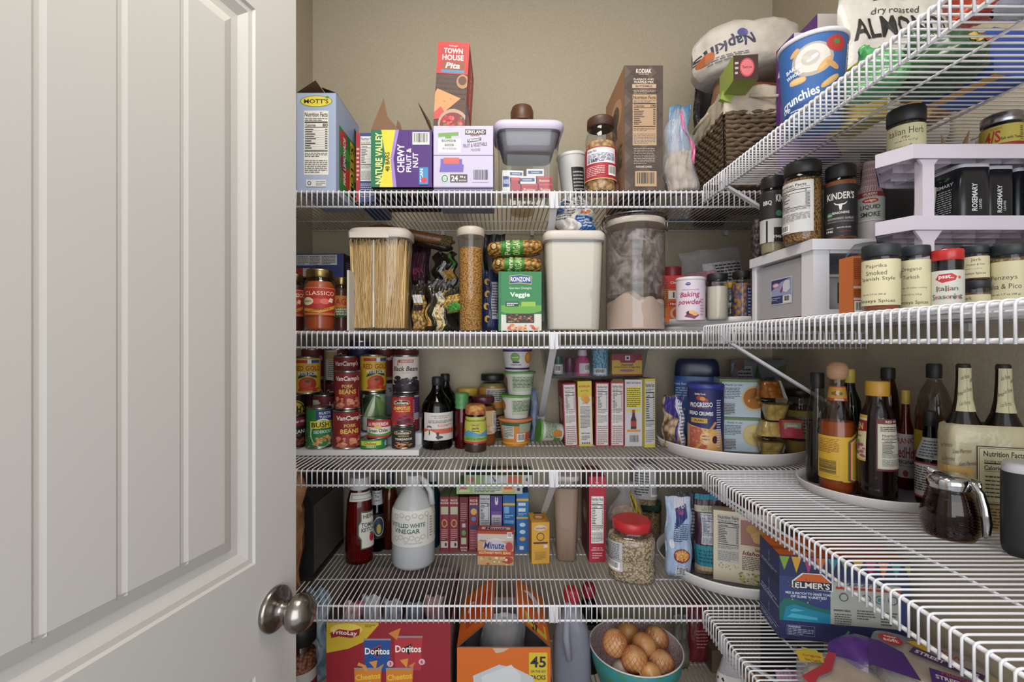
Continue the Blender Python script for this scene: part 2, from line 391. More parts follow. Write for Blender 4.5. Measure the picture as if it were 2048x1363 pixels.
# ---------------- wire shelves ----------------
WIRE = M('#dad9dd', .35)
ZA = [0, .384, .0315, -.3145, -.653, -.995]          # deck heights against the eye, back wall
ZR = [0, .3965, .045, -.3155, -.662, -1.0]           # and right wall
A = [CZ+z for z in ZA]; B = [CZ+z for z in ZR]
LIPY, LIPX = 1.16, .500; rw, rr_ = .00155, .0028
ORD = ['', 'topmost', 'second from the top', 'third from the top', 'fourth from the top', 'lowest']
def shelf(side, i):
    z = (A if side == 'b' else B)[i]
    n = ['', 'top', 'second', 'third', 'fourth', 'lowest'][i]
    root = thing('wire_shelf', '%s of the white wire shelves along the %s wall' % (ORD[i], 'back' if side == 'b' else 'right'), 'wire shelf', (0, 0, 0), group='white wire shelves on the %s wall' % ('back' if side == 'b' else 'right'))
    if side == 'b':
        f = lambda a, d, h: (a, LIPY+d, z+h); a0, a1 = WL+.004, WR-.004; dp = WB-.004-LIPY
    else:
        f = lambda a, d, h: (LIPX+d, a, z+h); a0, a1 = .10, LIPY-.006; dp = WR-.004-LIPX
    mb = MB(); st_ = .0132; k = a1-.002 if side == 'r' else a0+.004
    while a0 < k < a1:
        pts = [f(k, dp, -rw), f(k, .006, -rw), f(k, .002, -rw-.0012), f(k, 0, -rw-.004), f(k, 0, -.046)]
        mb.tube(pts, rw, WIRE, 6); k += st_ if side == 'b' else -st_
    mb.build('wire_grid', root)
    for nm, d, h, r in (('top_rail', .0044, -2*rw-rr_, rr_), ('lip_rail', .0044, -.0425, rr_), ('cross_rail', .133, -2*rw-.002, .002), ('cross_rail', .286, -2*rw-.002, .002), ('back_rail', dp-.008, -2*rw-.0022, .0022)):
        mb = MB(); mb.tube([f(a0, d, h), f(a1, d, h)], r, WIRE, 8); mb.build(nm, root)
    for c in ([-.5, -.2, .1, .4, .75] if side == 'b' else [.3, .55, .9]):
        mb = MB(); p = f(c, dp-.006, -.010)
        mb.box(p[0]-.006, p[1]-.006, p[2]-.012, p[0]+.006, p[1]+.006, p[2]+.004, '#b9b9bb'); mb.build('wall_clip', root)
    for c in ([.129] if side == 'b' else [1.06, .42]):  # flat diagonal braces down to the wall
        mb = MB(); t = .0035 if side == 'b' else .012; w = .009 if side == 'b' else .006
        p0, p1 = f(c, .004, -.038), f(c, dp-.003, -.285)
        if side == 'b': q = [(p0[0]-w, p0[1], p0[2]), (p0[0]+w, p0[1], p0[2]), (p1[0]+w, p1[1], p1[2]), (p1[0]-w, p1[1], p1[2])]; up = Vector((0, .5, -.85))
        else: q = [(p0[0], p0[1]-w, p0[2]), (p0[0], p0[1]+w, p0[2]), (p1[0], p1[1]+w, p1[2]), (p1[0], p1[1]-w, p1[2])]; up = Vector((.5, 0, -.85))
        u = up.normalized()*t; vs = [Vector(p) for p in q]+[Vector(p)-u for p in q]
        mb.add(vs, [(0, 1, 2, 3), (7, 6, 5, 4), (0, 4, 5, 1), (1, 5, 6, 2), (2, 6, 7, 3), (3, 7, 4, 0)], M('#c4c3c6', .35))
        h0, h1 = f(c-.011 if side == 'b' else c, -.0015, -.046), f(c+.011, .004, -.002)
        if side == 'b': mb.box(p0[0]-.011, LIPY+.001, z-.046, p0[0]+.011, LIPY+.008, z-.006, M('#c4c3c6', .35))
        else: mb.box(LIPX+.001, c-.011, z-.046, LIPX+.008, c+.011, z-.006, M('#c4c3c6', .35))
        mb.box(p1[0]-.012, p1[1]-.012, p1[2]-.025, p1[0]+.002 if side == 'r' else p1[0]+.012, p1[1]+(.002 if side == 'b' else .012), p1[2]+.012, M('#c4c3c6', .35))
        mb.build('support_brace', root)
for i in range(1, 6): shelf('b', i)
for i in range(1, 6): shelf('r', i)
# ---------------- door ----------------
DY0, DW, DH = .9, .66, 2.03
th = math.atan(.2511); dv = Vector((math.sin(th), math.cos(th), 0)); nv = Vector((math.cos(th), -math.sin(th), 0))
e0 = Vector((-.4450*DY0, DY0, 0))
dm = M('#b9b6b1', .38)
def dp_(t, z, dep): return e0-dv*t+Vector((0, 0, z))-nv*dep      # t from the latch edge, dep into the door
mb = MB()
pan = [(CZ-.38, CZ+.575), (.22, CZ-.573)]
PR = [(0, 0), (.0035, .0035), (.012, .004), (.027, .0115), (.040, .012), (.048, .008), (.062, .0025)]
def rect(t0, t1, z0, z1, d, dep): return [dp_(t0+d, z0+d, dep), dp_(t1-d, z0+d, dep), dp_(t1-d, z1-d, dep), dp_(t0+d, z1-d, dep)]
T0, T1 = .1035, DW-.1035
for z0, z1 in pan:
    loops = [rect(T0, T1, z0, z1, d, dep) for d, dep in PR]
    vs = [v for l in loops for v in l]; fs = []
    for i in range(len(PR)-1):
        for k in range(4): fs.append((i*4+(k+1) % 4, i*4+k, (i+1)*4+k, (i+1)*4+(k+1) % 4))
    mb.add(vs, fs, dm)
    a, b = T0+.062, T1-.062; zz0, zz1 = z0+.062, z1-.062; dd = .0025
    xs = [(a, dd)]
    for g in [.2375, .324, .4105]: xs += [(g-.008, dd), (g-.002, dd+.0021), (g+.003, dd+.0021), (g+.006, dd)]
    xs = [q for q in xs if q[0] <= b]+[(b, dd)]
    for (p, dp0), (q, dq) in zip(xs, xs[1:]):
        mb.add([dp_(p, zz0-.004 if dp0 > dd or dq > dd else zz0, dp0), dp_(q, zz0-.004 if dp0 > dd or dq > dd else zz0, dq), dp_(q, zz1, dq), dp_(p, zz1, dp0)], [(1, 0, 3, 2)], dm)
zs = [.01, pan[1][0], pan[1][1], pan[0][0], pan[0][1], DH+.24]
for z0, z1 in ((zs[0], zs[1]), (zs[2], zs[3]), (zs[4], zs[5])): mb.add([dp_(T0, z0, 0), dp_(T1, z0, 0), dp_(T1, z1, 0), dp_(T0, z1, 0)], [(1, 0, 3, 2)], dm)
for t0, t1 in ((0, T0), (T1, DW)): mb.add([dp_(t0, zs[0], 0), dp_(t1, zs[0], 0), dp_(t1, zs[5], 0), dp_(t0, zs[5], 0)], [(1, 0, 3, 2)], dm)
q = [dp_(0, zs[0], 0), dp_(DW, zs[0], 0), dp_(DW, zs[5], 0), dp_(0, zs[5], 0)]; r_ = [p-nv*.035 for p in q]
mb.add(q+r_, [(0, 1, 5, 4), (1, 2, 6, 5), (2, 3, 7, 6), (3, 0, 4, 7), (4, 5, 6, 7)], dm)
door = mb.build('door_1'); door['kind'] = 'structure'
def lathe_axis(mb, org, ax, pr, mat, n=40):
    ax = ax.normalized(); u = ax.cross(Vector((0, 0, 1))).normalized(); w = ax.cross(u); vs = []; fs = []
    for d, r in pr:
        for k in range(n): a = 2*PI*k/n; vs.append(org+ax*d+u*(r*math.cos(a))+w*(r*math.sin(a)))
    for i in range(len(pr)-1):
        for k in range(n): fs.append((i*n+k, (i+1)*n+k, (i+1)*n+(k+1) % n, i*n+(k+1) % n))
    mb.add(vs, fs, mat, True)
nick = M('#8f8a84', .22, 'metal')
ko = dp_(.0594, Z(1216, .842), 0)
mb = MB(); lathe_axis(mb, ko, nv, [(0, .0385), (.003, .0395), (.007, .0395), (.009, .0375), (.010, .0365), (.011, .0330), (.0125, .031), (.016, .022), (.020, .0155), (.024, .0135), (.030, .0128), (.036, .0132)], nick)
kn = mb.build('door_knob', door)
mb = MB(); lathe_axis(mb, ko, nv, [(.034, .013), (.036, .020), (.040, .0265), (.046, .0310), (.053, .0332), (.060, .0325), (.067, .0292), (.074, .0225), (.079, .014), (.081, .006), (.0815, 0)], nick)
mb.build('knob_ball', kn)
# ================= top shelf on the back wall =================
z1 = A[1]
RAISED = z1
def usda(u, v, r, asp): return [E(u, v, r, r*asp, '#e8e6de'), E(u, v, r*.88, r*.88*asp, '#2f7a4d'), E(u, v, r*.6, r*.6*asp, '#e8e6de'), T('USDA', u, v, r*.6*asp, '#2f7a4d', r*1.1)]
motts_side = [R(.12, .06, .95, .72, '#2f7a3c'), E(.3, .62, .16, .09, '#b8363a'), E(.5, .25, .26, .12, '#c8402f'), E(.75, .45, .18, .16, '#d8b23c'), E(.28, .36, .12, .09, '#7d2440'), E(.45, .5, .12, .06, '#4f9a3c'),
              T('PINK LEMONADE', .33, .4, .1, '#e5e2d4', .5, 90), P([(.55, .08), (.75, .06), (.78, .7), (.58, .7)], '#e8cf3f'), T("MOTT'S", .66, .38, .15, '#1d1c20', .56, 90), E(.88, .2, .08, .12, '#cf4a60'), E(.88, .5, .08, .1, '#d79a3a')]
BX('juice_box_carton', 'pale blue carton with a yellow oval logo and gabled open top', 'carton', 593, 672, 186, 1.178, z1, .187, '#a3afc9', flaps=[('l', 147, .058, .0), ('r', 150, .052, .12)],
   front=[E(.5, .915, .41, .058, '#4d8a3c'), E(.5, .915, .39, .052, '#e2cf4a'), T("MOTT'S", .5, .915, .045, '#1d1c1c', .62), E(.78, .955, .05, .012, '#4d8a3c')]+Nut(.19, .17, .81, .82, cal='80')+[R(.25, .05, .75, .12, '#d8d6d2'), E(.33, .085, .05, .022, '#26304f'), E(.33, .085, .03, .013, '#d8d6d2')]+Ln(.5, .06, .73, .11, 3), right=motts_side, edge={'right': '#98a6c2'})
BX('snack_carton', 'dark blue carton with a red edge, right behind the pale blue carton', 'carton', 712, 750, 266, 1.262, z1, .19, '#3b4c86', flaps=[('b', 80, .04, .5), ('l', 60, .05, .35)],
   front=[R(0, 0, .2, 1, '#b02a2e')]+Ln(.03, .3, .17, .8, 8, '#e0c0b0')+Nut(.24, .3, .99, .95, cal='12')+Ln(.25, .06, .95, .27, 8, '#cfcfd8'))
BX('chewy_bar_carton', 'open purple, yellow and green granola bar carton with tall brown flaps', 'carton', 742, 864, 260, 1.183, z1+.0135, .175, '#4a2470', flaps=[('q', [(-1, 0, 0), (-.08, .002, 0), (-.5, .012, .04), (-.62, .012, .088)], 0, 0), ('q', [(1, 0, 0), (1, .1, 0), (.72, .1, .07), (.5, .01, .078)], 0, 0), ('q', [(-.3, .03, 0), (-.02, .03, 0), (-.12, .03, .03), (-.22, .03, .04)], 0, 0)],
   front=[P([(0, 0), (.17, 0), (.25, .5), (.2, 1), (0, 1)], '#1f6b49'), P([(.19, 0), (.38, 0), (.32, .5), (.4, 1), (.24, 1), (.27, .5)], '#d9c83a'), P([(.14, 0), (.2, 0), (.3, .5), (.25, 1), (.17, 1), (.24, .5)], '#d9c83a'), P([(.36, 0), (.42, 0), (.37, .5), (.46, 1), (.4, 1), (.32, .5)], '#9a7fc4'),
          T('NATURE VALLEY', .13, .5, .115, '#e9df86', .9, 90), T('48 BARS', .27, .44, .07, '#3a2a16', .34, 90), T('CHEWY', .49, .5, .12, '#e6e2ea', .5, 90), T('FRUIT &', .62, .47, .08, '#e6e2ea', .42, 90), T('NUT', .73, .47, .09, '#e6e2ea', .26, 90)]+Bar(.68, .74, .96, .96)+
         [R(.79, .04, .94, .34, '#3f86b8'), T('SCAN', .83, .2, .05, '#e8e8e8', .25, 90), E(.87, .12, .05, .05, '#c8384a')], top=[R(0, 0, 1, 1, '#9c7c60')], bottom=[R(0, 0, 1, 1, '#14110f'), T('NATURE VALLEY', .5, .8, .15, '#5f6a3a', .8)], edge={'bottom': '#14110f', 'back': '#9c7c60'})
# the purple carton stands on a flattened sleeve of the same carton
mb = MB(); boxmesh(mb, .150, .17, .0115, '#15120f', front=[T('NATURE VALLEY', .55, .5, .7, '#4a5a34', .7)]); o = mb.build('flattened_sleeve', None, (X(806, 1.185), 1.19, z1)); tag(o, 'dark flattened sleeve lying under the purple granola bar carton', 'sleeve')
BX('fruit_pouch_carton', 'closed lavender-white fruit and vegetable pouch carton', 'carton', 867, 986, 252, 1.180, z1+.012, .20, '#bdb6cc', group=None,
   front=[P([(.08, .88), (.42, .9), (.42, .84), (.3, .84), (.3, .79), (.2, .79), (.2, .83), (.08, .82)], '#6f9a4c'), R(.08, .56, .46, .79, '#d4cfdb'), R(.14, .74, .37, .775, '#2a2224'), T('KIRKLAND', .255, .757, .026, '#e6e0e0', .2), R(.19, .67, .34, .705, '#4d544d'), T('ORGANIC', .265, .687, .022, '#dddddd', .13), T('FRUIT & VEGETABLE', .27, .63, .035, '#3e4440', .24, b=0),
          R(.53, .86, .88, .94, '#2a1c20'), T('KIRKLAND', .7, .902, .055, '#ece6e6', .32), T('Signature', .7, .845, .03, '#a03040', .3, sh=.2), P([(.57, .73), (.8, .76), (.8, .81), (.57, .78)], '#4d544d'), T('ORGANIC', .685, .77, .036, '#e6e6e6', .2, 5), T('FRUIT & VEGETABLE', .7, .69, .06, '#3a3f3c', .4, 6, 0), T('POUCHES', .71, .61, .04, '#5a605c', .15, 4, 0),
          R(0, .515, 1, .525, '#6d6680'), P([(.1, .25), (.5, .25), (.51, .36), (.48, .38), (.48, .46), (.12, .46), (.12, .37)], '#6e60ab'), R(.17, .38, .43, .48, '#c8645a')]+usda(.19, .14, .065, 1.2*.9)+[R(.28, .08, .57, .21, '#55514e'), T('24', .355, .145, .09, '#f0eeee', .11), T('90 g', .49, .165, .04, '#f0eeee', .1), T('pouches', .49, .11, .03, '#d8d4d4', .12)]+Bar(.65, .08, .93, .3, '#bdb6cc')+[R(0, 0, 1, .008, '#8d86a0')])
mb = MB(); boxmesh(mb, .152, .19, .0108, '#9a94ab'); o = mb.build('carton_lid', None, (X(927, 1.186), 1.186, z1)); tag(o, 'lavender lid lying under the fruit pouch carton', 'lid')
BX('cracker_box', 'tall red and brown cracker box standing on the lavender carton', 'box', 866, 929, 86, 1.215, z1+.012+(Z(252, 1.18)-z1-.012)+.001, .17, '#a62f2c', roll=3.4, pitch=0,
   front=[R(0, 0, 1, .64, '#4b352a')]+Ln(.02, .3, .98, .62, 6, '#3f2c22', .3)+[R(0, .64, 1, 1, '#bb2f2c'), P([(.12, .71), (.88, .71), (.88, .95), (.12, .95)], '#b22a2a'), T('TOWN', .5, .9, .06, '#efe2dc', .6), T('HOUSE', .5, .825, .062, '#efe2dc', .68), R(.17, .68, .88, .785, '#8a4a2c'), T('Pita', .52, .735, .065, '#efe2dc', .5, 0, 1, .25), R(.15, .655, .88, .685, '#3d86ad'), T("Kellogg's", .5, .955, .022, '#e6c2bc', .3),
          P([(0, .42), (0, .2), (.3, .2), (.82, .37), (.06, .47)], '#c98f60'), E(.3, .33, .02, .008, '#9a5f3a'), E(.5, .36, .02, .008, '#9a5f3a'), E(.85, .56, .2, .08, '#a77c58'), E(.84, .57, .13, .05, '#5a3b2b'), P([(0, .2), (.2, .27), (.36, .2), (.3, .14), (0, .12)], '#c0484a'), E(.62, .08, .48, .17, '#b09480'), E(.62, .07, .42, .14, '#7d3232')]+Dots(.3, .0, .9, .17, 26, ['#c24a4c', '#d0686a', '#a83236', '#5e7a3a'], .06, .4, 3),
   right=[R(0, 0, 1, .35, '#7a7f96'), R(.1, .4, .9, .9, '#c4403a'), E(.5, .2, .3, .12, '#c08a5c'), T('TOWN HOUSE', .5, .65, .14, '#eedad4', .5, 90)], left=[R(0, .1, 1, .5, '#4b352a')])
# square storage canister full of little raisin boxes
def canister():
    D = 1.255; w = X(1112, D)-X(998, D); cx = X(1055, D); h = Z(262, D)-z1; R0 = w/2
    root = thing('storage_canister', 'clear square canister with a lavender-white lid, filled with little red raisin boxes', 'canister', (cx, D, z1+.0004), (0, 0, .02))
    for nm, pr, mat in (('container', [(.0, .94), (.004, .99), (.012, 1), (.6, 1.02), (.80, 1.05), (.855, 1.1)], CLR), ('lid', [(.865, 1.12), (.89, 1.17), (.93, 1.19), (.965, 1.17), (.99, 1.1), (1., .9)], M('#c2b9cd', .4)), ('lid_gasket', [(.845, 1.06), (.864, 1.08)], M('#5a5560', .5)),
                        ('lid_insert', [(.60, .80), (.62, .86), (.80, .98), (.844, 1.02)], M('#7d7880', .4))):
        mb = MB(); lf = Loft(prof(h, R0, pr), 7, .82, 48); lf.mesh(mb, mat, cap0=True, cap1=nm != 'container'); mb.build(nm, root)
    return cx, D, w, h
cx, D, w, h = canister()
rb = 0
def mini(x, y, z, rz, a, b, c, label, text='Raisins', up=False):
    mb = MB()
    boxmesh(mb, a, b, c, '#ded8d4' if up else '#a62836', front=([R(.08, .3, .92, .75, '#3a4a86'), T('RAISINS', .5, .52, .2, '#d8d8e4', .7)] if up else [R(0, .8, 1, 1, '#c43a48'), T(text, .5, .4, .35, '#e6b8a0', .7)]), top=[R(0, 0, 1, 1, '#e2dcd8')])
    o = mb.build('raisin_box', None, (x, y, z), (0, 0, rz)); tag(o, label, 'box', 'raisin boxes in the clear canister')
zz = z1+.006
yy = D-.042
mini(cx-.058, yy, zz, 0, .020, .03, .062, 'small raisin box standing on end at the left side of the clear canister', up=True)
mini(cx-.033, yy, zz, 0, .024, .032, .043, 'small plain red raisin box second from the left in the canister front row', '')
mini(cx+.003, yy-.001, zz, 0, .043, .032, .026, 'small red raisin box in the middle of the canister front row')
mini(cx+.045, yy, zz, 0, .036, .032, .027, 'small red raisin box at the right of the canister front row')
mini(cx-.003, yy, zz+.0265, 0, .046, .032, .020, 'raisin box with a blue oval in the middle of the canister, on a red one', up=True)
mini(cx+.042, yy, zz+.0275, 0, .038, .032, .018, 'plain white-sided raisin box at the right, on top of a red one in the canister', up=False)
mini(cx+.018, yy, zz+.047, 0, .045, .03, .018, 'raisin box with a blue oval, topmost in the canister', up=True)
mini(cx-.032, yy+.001, zz+.0435, .1, .038, .03, .018, 'raisin box on the plain red one, upper left in the canister', up=True)
V('lidded_jar', 'jar with a dark brown lid standing behind the clear square canister', 'jar', 1022, 1066, 217, 1.39, z1, [('jar', prof(1, 1, [(0, .95), (.02, 1), (.84, 1), (.85, .9)]), AMB), ('lid', [(.86, 1), (.875, 1.04), (.96, 1.04), (1, .9)], M('#5b3a28', .4))])
V('white_tub', 'white tub with a black label tilted behind the peanut jar', 'tub', 1122, 1180, 312, 1.33, z1, [('tub', [(0, .78), (.02, .8), (.95, 1)], '#c9c7c2'), ('lid', [(.94, 1.03), (.95, 1.05), (.99, 1.05), (1, 1)], '#d4d2ce'), ], [('label', .15, .7, .5, '#1c1b1d', Ln(.1, .1, .9, .9, 7, '#a8a8a8'), .2)], tilt=(0, -.08))
V('peanut_jar', 'clear peanut jar with a brown lid and red label, beside the brown pancake mix box', 'jar', 1170, 1232, 240, 1.20, z1,
  [('jar', [(0, .8), (.015, .93), (.05, .98), (.2, 1), (.5, 1), (.62, .97), (.66, 1), (.75, .97), (.80, .86), (.85, .8), (.87, .8)], CLR), ('peanuts', [(.012, .85), (.05, .93), (.2, .95), (.5, .95), (.62, .92), (.66, .9), (.68, .5)], M('#c39a68', .6, 'chunk', c2='#7c5430', sc=75)), ('lid', [(.87, .84), (.875, .88), (.975, .88), (.99, .86), (1, .8)], M('#4a2d22', .45))],
  [('label', .14, .57, 2.5, '#a22730', [R(.3, .5, .72, .96, '#d6d4d6'), T('Nutrition Facts', .38, .88, .09, '#26304f', .14)]+Ln(.32, .53, .7, .8, 7, '#36426a')+[T('160', .42, .58, .1, '#222222', .08)]+Ln(.3, .1, .55, .42, 6, '#d8b0b0')+Bar(.6, .12, .72, .42)+[R(0, 0, 1, .03, '#c8b070')])])
plaid = []
for i in range(9):
    for j in range(3):
        u, v = j/3+(i % 2)*.17, i/9; plaid.append(P([(u, v), (u+.17, v+.055), (u, v+.11), (u-.17, v+.055)], '#42352f' if (i+j) % 2 else '#5c4b42'))
kf = plaid+[T('KODIAK', .5, .955, .035, '#d8cdc0', .4), T('POWER CAKES', .5, .93, .01, '#b8ab9c', .25), T('FLAPJACK AND', .5, .888, .018, '#d0c4b6', .62), T('WAFFLE MIX', .5, .868, .018, '#d0c4b6', .52), R(.2, .82, .82, .852, '#b79a7c'), T('BUTTERMILK', .51, .836, .016, '#3a2c22', .44)]+Ln(.24, .775, .8, .81, 3, '#a89a8c')+Nut(.21, .37, .83, .77, bg='#b08f6d', cal='190')+Ln(.24, .22, .78, .35, 10, '#9a8d80')+[T('KODIAK CAKES', .5, .2, .015, '#cfc3b5', .4)]+Bar(.27, .045, .83, .165, '#b08f6d')
BX('pancake_mix_box', 'tall dark brown plaid pancake mix box', 'box', 1249, 1326, 131, 1.183, z1, .21, '#4b3d36', rz=0, front=kf,
   left=[R(0, 0, 1, 1, '#9c7250'), E(.55, .72, .32, .13, '#c09470'), E(.55, .7, .2, .1, '#5b4434'), P([(.35, .5), (.65, .52), (.6, .75), (.45, .78)], '#2e241f'), T('POWER CAKES', .5, .35, .16, '#3a2a20', .8), T('FLAPJACK & WAFFLE MIX', .5, .25, .08, '#3a2a20', .8), E(.55, .1, .25, .08, '#a23a34'), E(.55, .1, .18, .055, '#c8a088')])

# ---------------- plastic bags ----------------
def bag(name, label, cat, px0, px1, py0, py1, D, zb, thick, mat, items=(), lab=None, rz=0, roll=0, pitch=0, shape=None, crinkle=.004, seed=1, group=None, nx=20, nz=16, parts=None, top=.25, base=None, asp=None, bang=True):
    """soft bag: py0 top, py1 bottom in the photograph at distance D; or standing at base height"""
    w = (px1-px0)*D/F; z0 = base if base is not None else Z(py1, D); h = Z(py0, D)-z0; cx = X((px0+px1)/2, D)
    g = random.Random(seed); ph = [g.uniform(0, 6.28) for _ in range(8)]
    sh = shape or [(0, .9, .55), (.06, .98, .95), (.3, 1, 1), (.6, .96, .8), (.85, .92, top), (1, .95, .04)]
    def at(v):
        for (a, b, c), (d, e, f) in zip(sh, sh[1:]):
            if v <= d+1e-9: t = (v-a)/(d-a); return b+(e-b)*t, c+(f-c)*t
        return sh[-1][1:]
    def surf(u, v, side, off=0):                        # u -1..1
        ww, tt = at(v); s = math.sqrt(max(0, 1-abs(u)**2.6))
        y = side*(thick/2)*tt*s
        cr = crinkle*(math.sin(9*u+ph[0]+5*v)*math.sin(11*v+ph[1])+.6*math.sin(23*u+ph[2]-17*v)+.4*math.sin(31*v+ph[3]+13*u))*(s*.8+.2)
        x = u*w/2*ww+crinkle*.7*math.sin(14*v+ph[4]); zt = h*v+crinkle*math.sin(6*u+ph[5])*(v > .9)*.5
        return (x, y+side*(off+cr*.6)+ (crinkle*math.sin(5*v+ph[6])), zt)
    def mk(scale, mat, zmax=1):
        mb = MB(); vs = []; fs = []
        for j in range(nz+1):
            for side in (-1, 1):
                for i in range(nx+1):
                    x, y, z = surf(-1+2*i/nx, j/nz*zmax, side); vs.append((x*scale, y*scale, z*scale+h*(1-scale)*.1*zmax+.0002))
        row = 2*(nx+1)
        for j in range(nz):
            for i in range(nx):
                a = j*row+i; fs.append((a, a+1, a+1+row, a+row)); b = a+nx+1; fs.append((b+1, b, b+row, b+1+row))
            for i, k in ((0, 0), (nx, nx)):
                a = j*row+i; b = a+nx+1; fs.append((b, a, a+row, b+row) if i == 0 else (a, b, b+row, a+row))
        for i in range(nx):
            fs.append((i+1, i, i+nx+1, i+nx+2)); a = nz*row+i; fs.append((a, a+1, a+nx+2, a+nx+1))
        mb.add(vs, fs, mat, True); return mb
    loc = (cx, D, z0+.0008+abs(math.sin(math.radians(roll)))*w*.45); rot = (math.radians(pitch), math.radians(roll), math.radians(rz))
    mb = mk(1, mat)
    def fm(x, y, o):                                    # lies on the bag's own facets
        gu, gv = min(max(x/w*nx, 0), nx-1e-6), min(max(y/h*nz, 0), nz-1e-6); i, j = int(gu), int(gv); a, b = gu-i, gv-j
        p = [Vector(surf(-1+2*(i+p_)/nx, (j+q_)/nz, -1)) for p_, q_ in ((0, 0), (1, 0), (1, 1), (0, 1))]
        q = p[0].lerp(p[1], a).lerp(p[3].lerp(p[2], a), b); return (q.x, q.y-.0006-o*1.5, q.z)
    if items and not parts: gfx(mb, items, w, h, fm, sl=w/nx, sl2=h/nz)
    if parts or lab:
        root = thing(name, label, cat, loc, rot, group); mb.build('bag', root)
        for p in parts or []:
            if p[0] == 'fill': mk(p[2], p[3], p[4]).build(p[1], root)
            if p[0] == 'print': m2 = MB(); gfx(m2, p[2], w, h, fm, off0=.0012, sl=w/nx, sl2=h/nz); m2.build(p[1], root)
        return root
    o = mb.build(name, None, loc, rot); tag(o, label, cat, group); return o
bag('zip_bag', 'clear zip bag with a bright pink zipper strip, hanging over beside the pancake mix box', 'plastic bag', 1331, 1397, 222, 380, 1.20, z1, .06, FILM, base=z1, crinkle=.007, seed=4, roll=-4, shape=[(0, .95, .9), (.3, 1, 1), (.6, .9, .7), (.85, .6, .3), (1, .22, .08)],
    parts=[('fill', 'bread_rolls', .86, M('#b5a592', .8, 'chunk', c2='#8f7d6a', sc=30), .55), ('print', 'zipper_strip', [P([(.56, 1), (.66, .99), (.98, .34), (.86, .3)], '#cf5f94'), P([(.62, .97), (.64, .97), (.93, .36), (.91, .34)], '#e48fb4')])])
bag('blue_packet', 'shiny blue and white crinkled packet lying behind the zip bag', 'packet', 1334, 1380, 214, 300, 1.45, z1, .06, M('#3f78b4', .25, 'foil', c2='#8fb4d0'), items=[R(0, 0, 1, .55, '#8f857d'), P([(.1, .6), (.5, .95), (.6, .9), (.2, .4)], '#c9d6e4'), T('ooo', .35, .85, .08, '#dfe6ee', .3)], base=z1, crinkle=.006, seed=9)
bag('black_bag', 'black plastic bag slumped behind the wicker basket', 'plastic bag', 1386, 1452, 170, 300, 1.515, z1, .07, M('#17151a', .3, 'foil', c2='#241f26'), base=z1, crinkle=.008, seed=12)
if False: bag('green_packet', 'green and blue packet between the zip bag and the wicker basket', 'packet', 1374, 1390, 205, 330, 1.33, z1, .03, M('#5f9a4a', .3, 'foil', c2='#3f7f9a'), base=z1, crinkle=.007, seed=15)

# ---------------- wicker basket ----------------
def basket():
    bx, by = X(1461, 1.13), 1.13                         # near corner; set turned by about forty-five degrees
    bx, by = .572, 1.185
    wd, dp, h0 = .20, .26, .19
    zb = B[1]
    rz = math.radians(-4.7)
    root = thing('wicker_basket', 'brown woven wicker basket with a cream cloth liner', 'basket', (bx, by, zb), (0, 0, rz))
    c = [(0, 0), (wd, 0), (wd, dp), (0, dp)]
    wk = M('#75614d', .7, 'weave', c2='#52432f'); mb = MB()
    rows = 17; rh = h0/rows
    for r_ in range(rows):
        z = (r_+.5)*rh; fl = 1+.10*z/h0
        loop = []
        for s in range(4):
            a, b = c[s], c[(s+1) % 4]; L = math.hypot(b[0]-a[0], b[1]-a[1]); n = int(L/.0075)
            for i in range(n):
                t = i/n; x = a[0]+(b[0]-a[0])*t; y = a[1]+(b[1]-a[1])*t; nx, ny = (b[1]-a[1])/L, -(b[0]-a[0])/L
                k = math.sin((i+(r_ % 2)*2)*PI/2)*.0028*(1 < i < n-2); loop.append(((x-wd/2)*fl+wd/2+nx*k, (y-dp/2)*fl+dp/2+ny*k, z+.0015*math.sin(i*1.7+r_)))
        loop.append(loop[0]); mb.tube(loop, rh*.56, wk, 5, cap=False)
    mb.add([(x, y, .002) for x, y in c], [(0, 3, 2, 1)], wk)
    mb.build('woven_body', root)
    mb = MB(); fl = 1.13; cl = M('#c3b6a3', .85, 'cloth', c2='#b5a793'); vs = []; fs = []; n = 96; prof_ = [(.95*h0, 1.125, .006), (1.05*h0, 1.12, .004), (1.28*h0, 1.10, .002), (1.33*h0, 1.08, 0), (1.30*h0, 1.03, 0), (.8*h0, .97, 0)]
    def per(t):
        t = t % 1*2*(wd+dp)
        for s in range(4):
            a, b = c[s], c[(s+1) % 4]; L = math.hypot(b[0]-a[0], b[1]-a[1])
            if t <= L+1e-9: return a[0]+(b[0]-a[0])*t/L, a[1]+(b[1]-a[1])*t/L
            t -= L
        return c[0]
    for j, (z, f_, wv) in enumerate(prof_):
        for i in range(n):
            x, y = per(i/n); f2 = f_+.012*math.sin(i*1.3)*(j < 3); vs.append(((x-wd/2)*f2+wd/2, (y-dp/2)*f2+dp/2, z+.006*math.sin(i*.55)*(j == 0)+.003*math.sin(i*.9)))
    for j in range(len(prof_)-1):
        for i in range(n): fs.append((j*n+i, j*n+(i+1) % n, (j+1)*n+(i+1) % n, (j+1)*n+i))
    mb.add(vs, fs, cl, True); mb.build('cloth_liner', root)
    for s, (x0, y0, x1, y1) in enumerate([(.05, -.018, .15, -.018), (-.021, .19, -.021, .07)]):
        mb = MB(); mb.tube([(x0, y0, h0*1.18), (x0*.5+x1*.5-(.012 if s else 0), y0*.5+y1*.5-(0 if s else .012), h0*1.12), (x1, y1, h0*1.18)], .0045, cl, 8); mb.build('rope_handle', root)
    return root
basket()
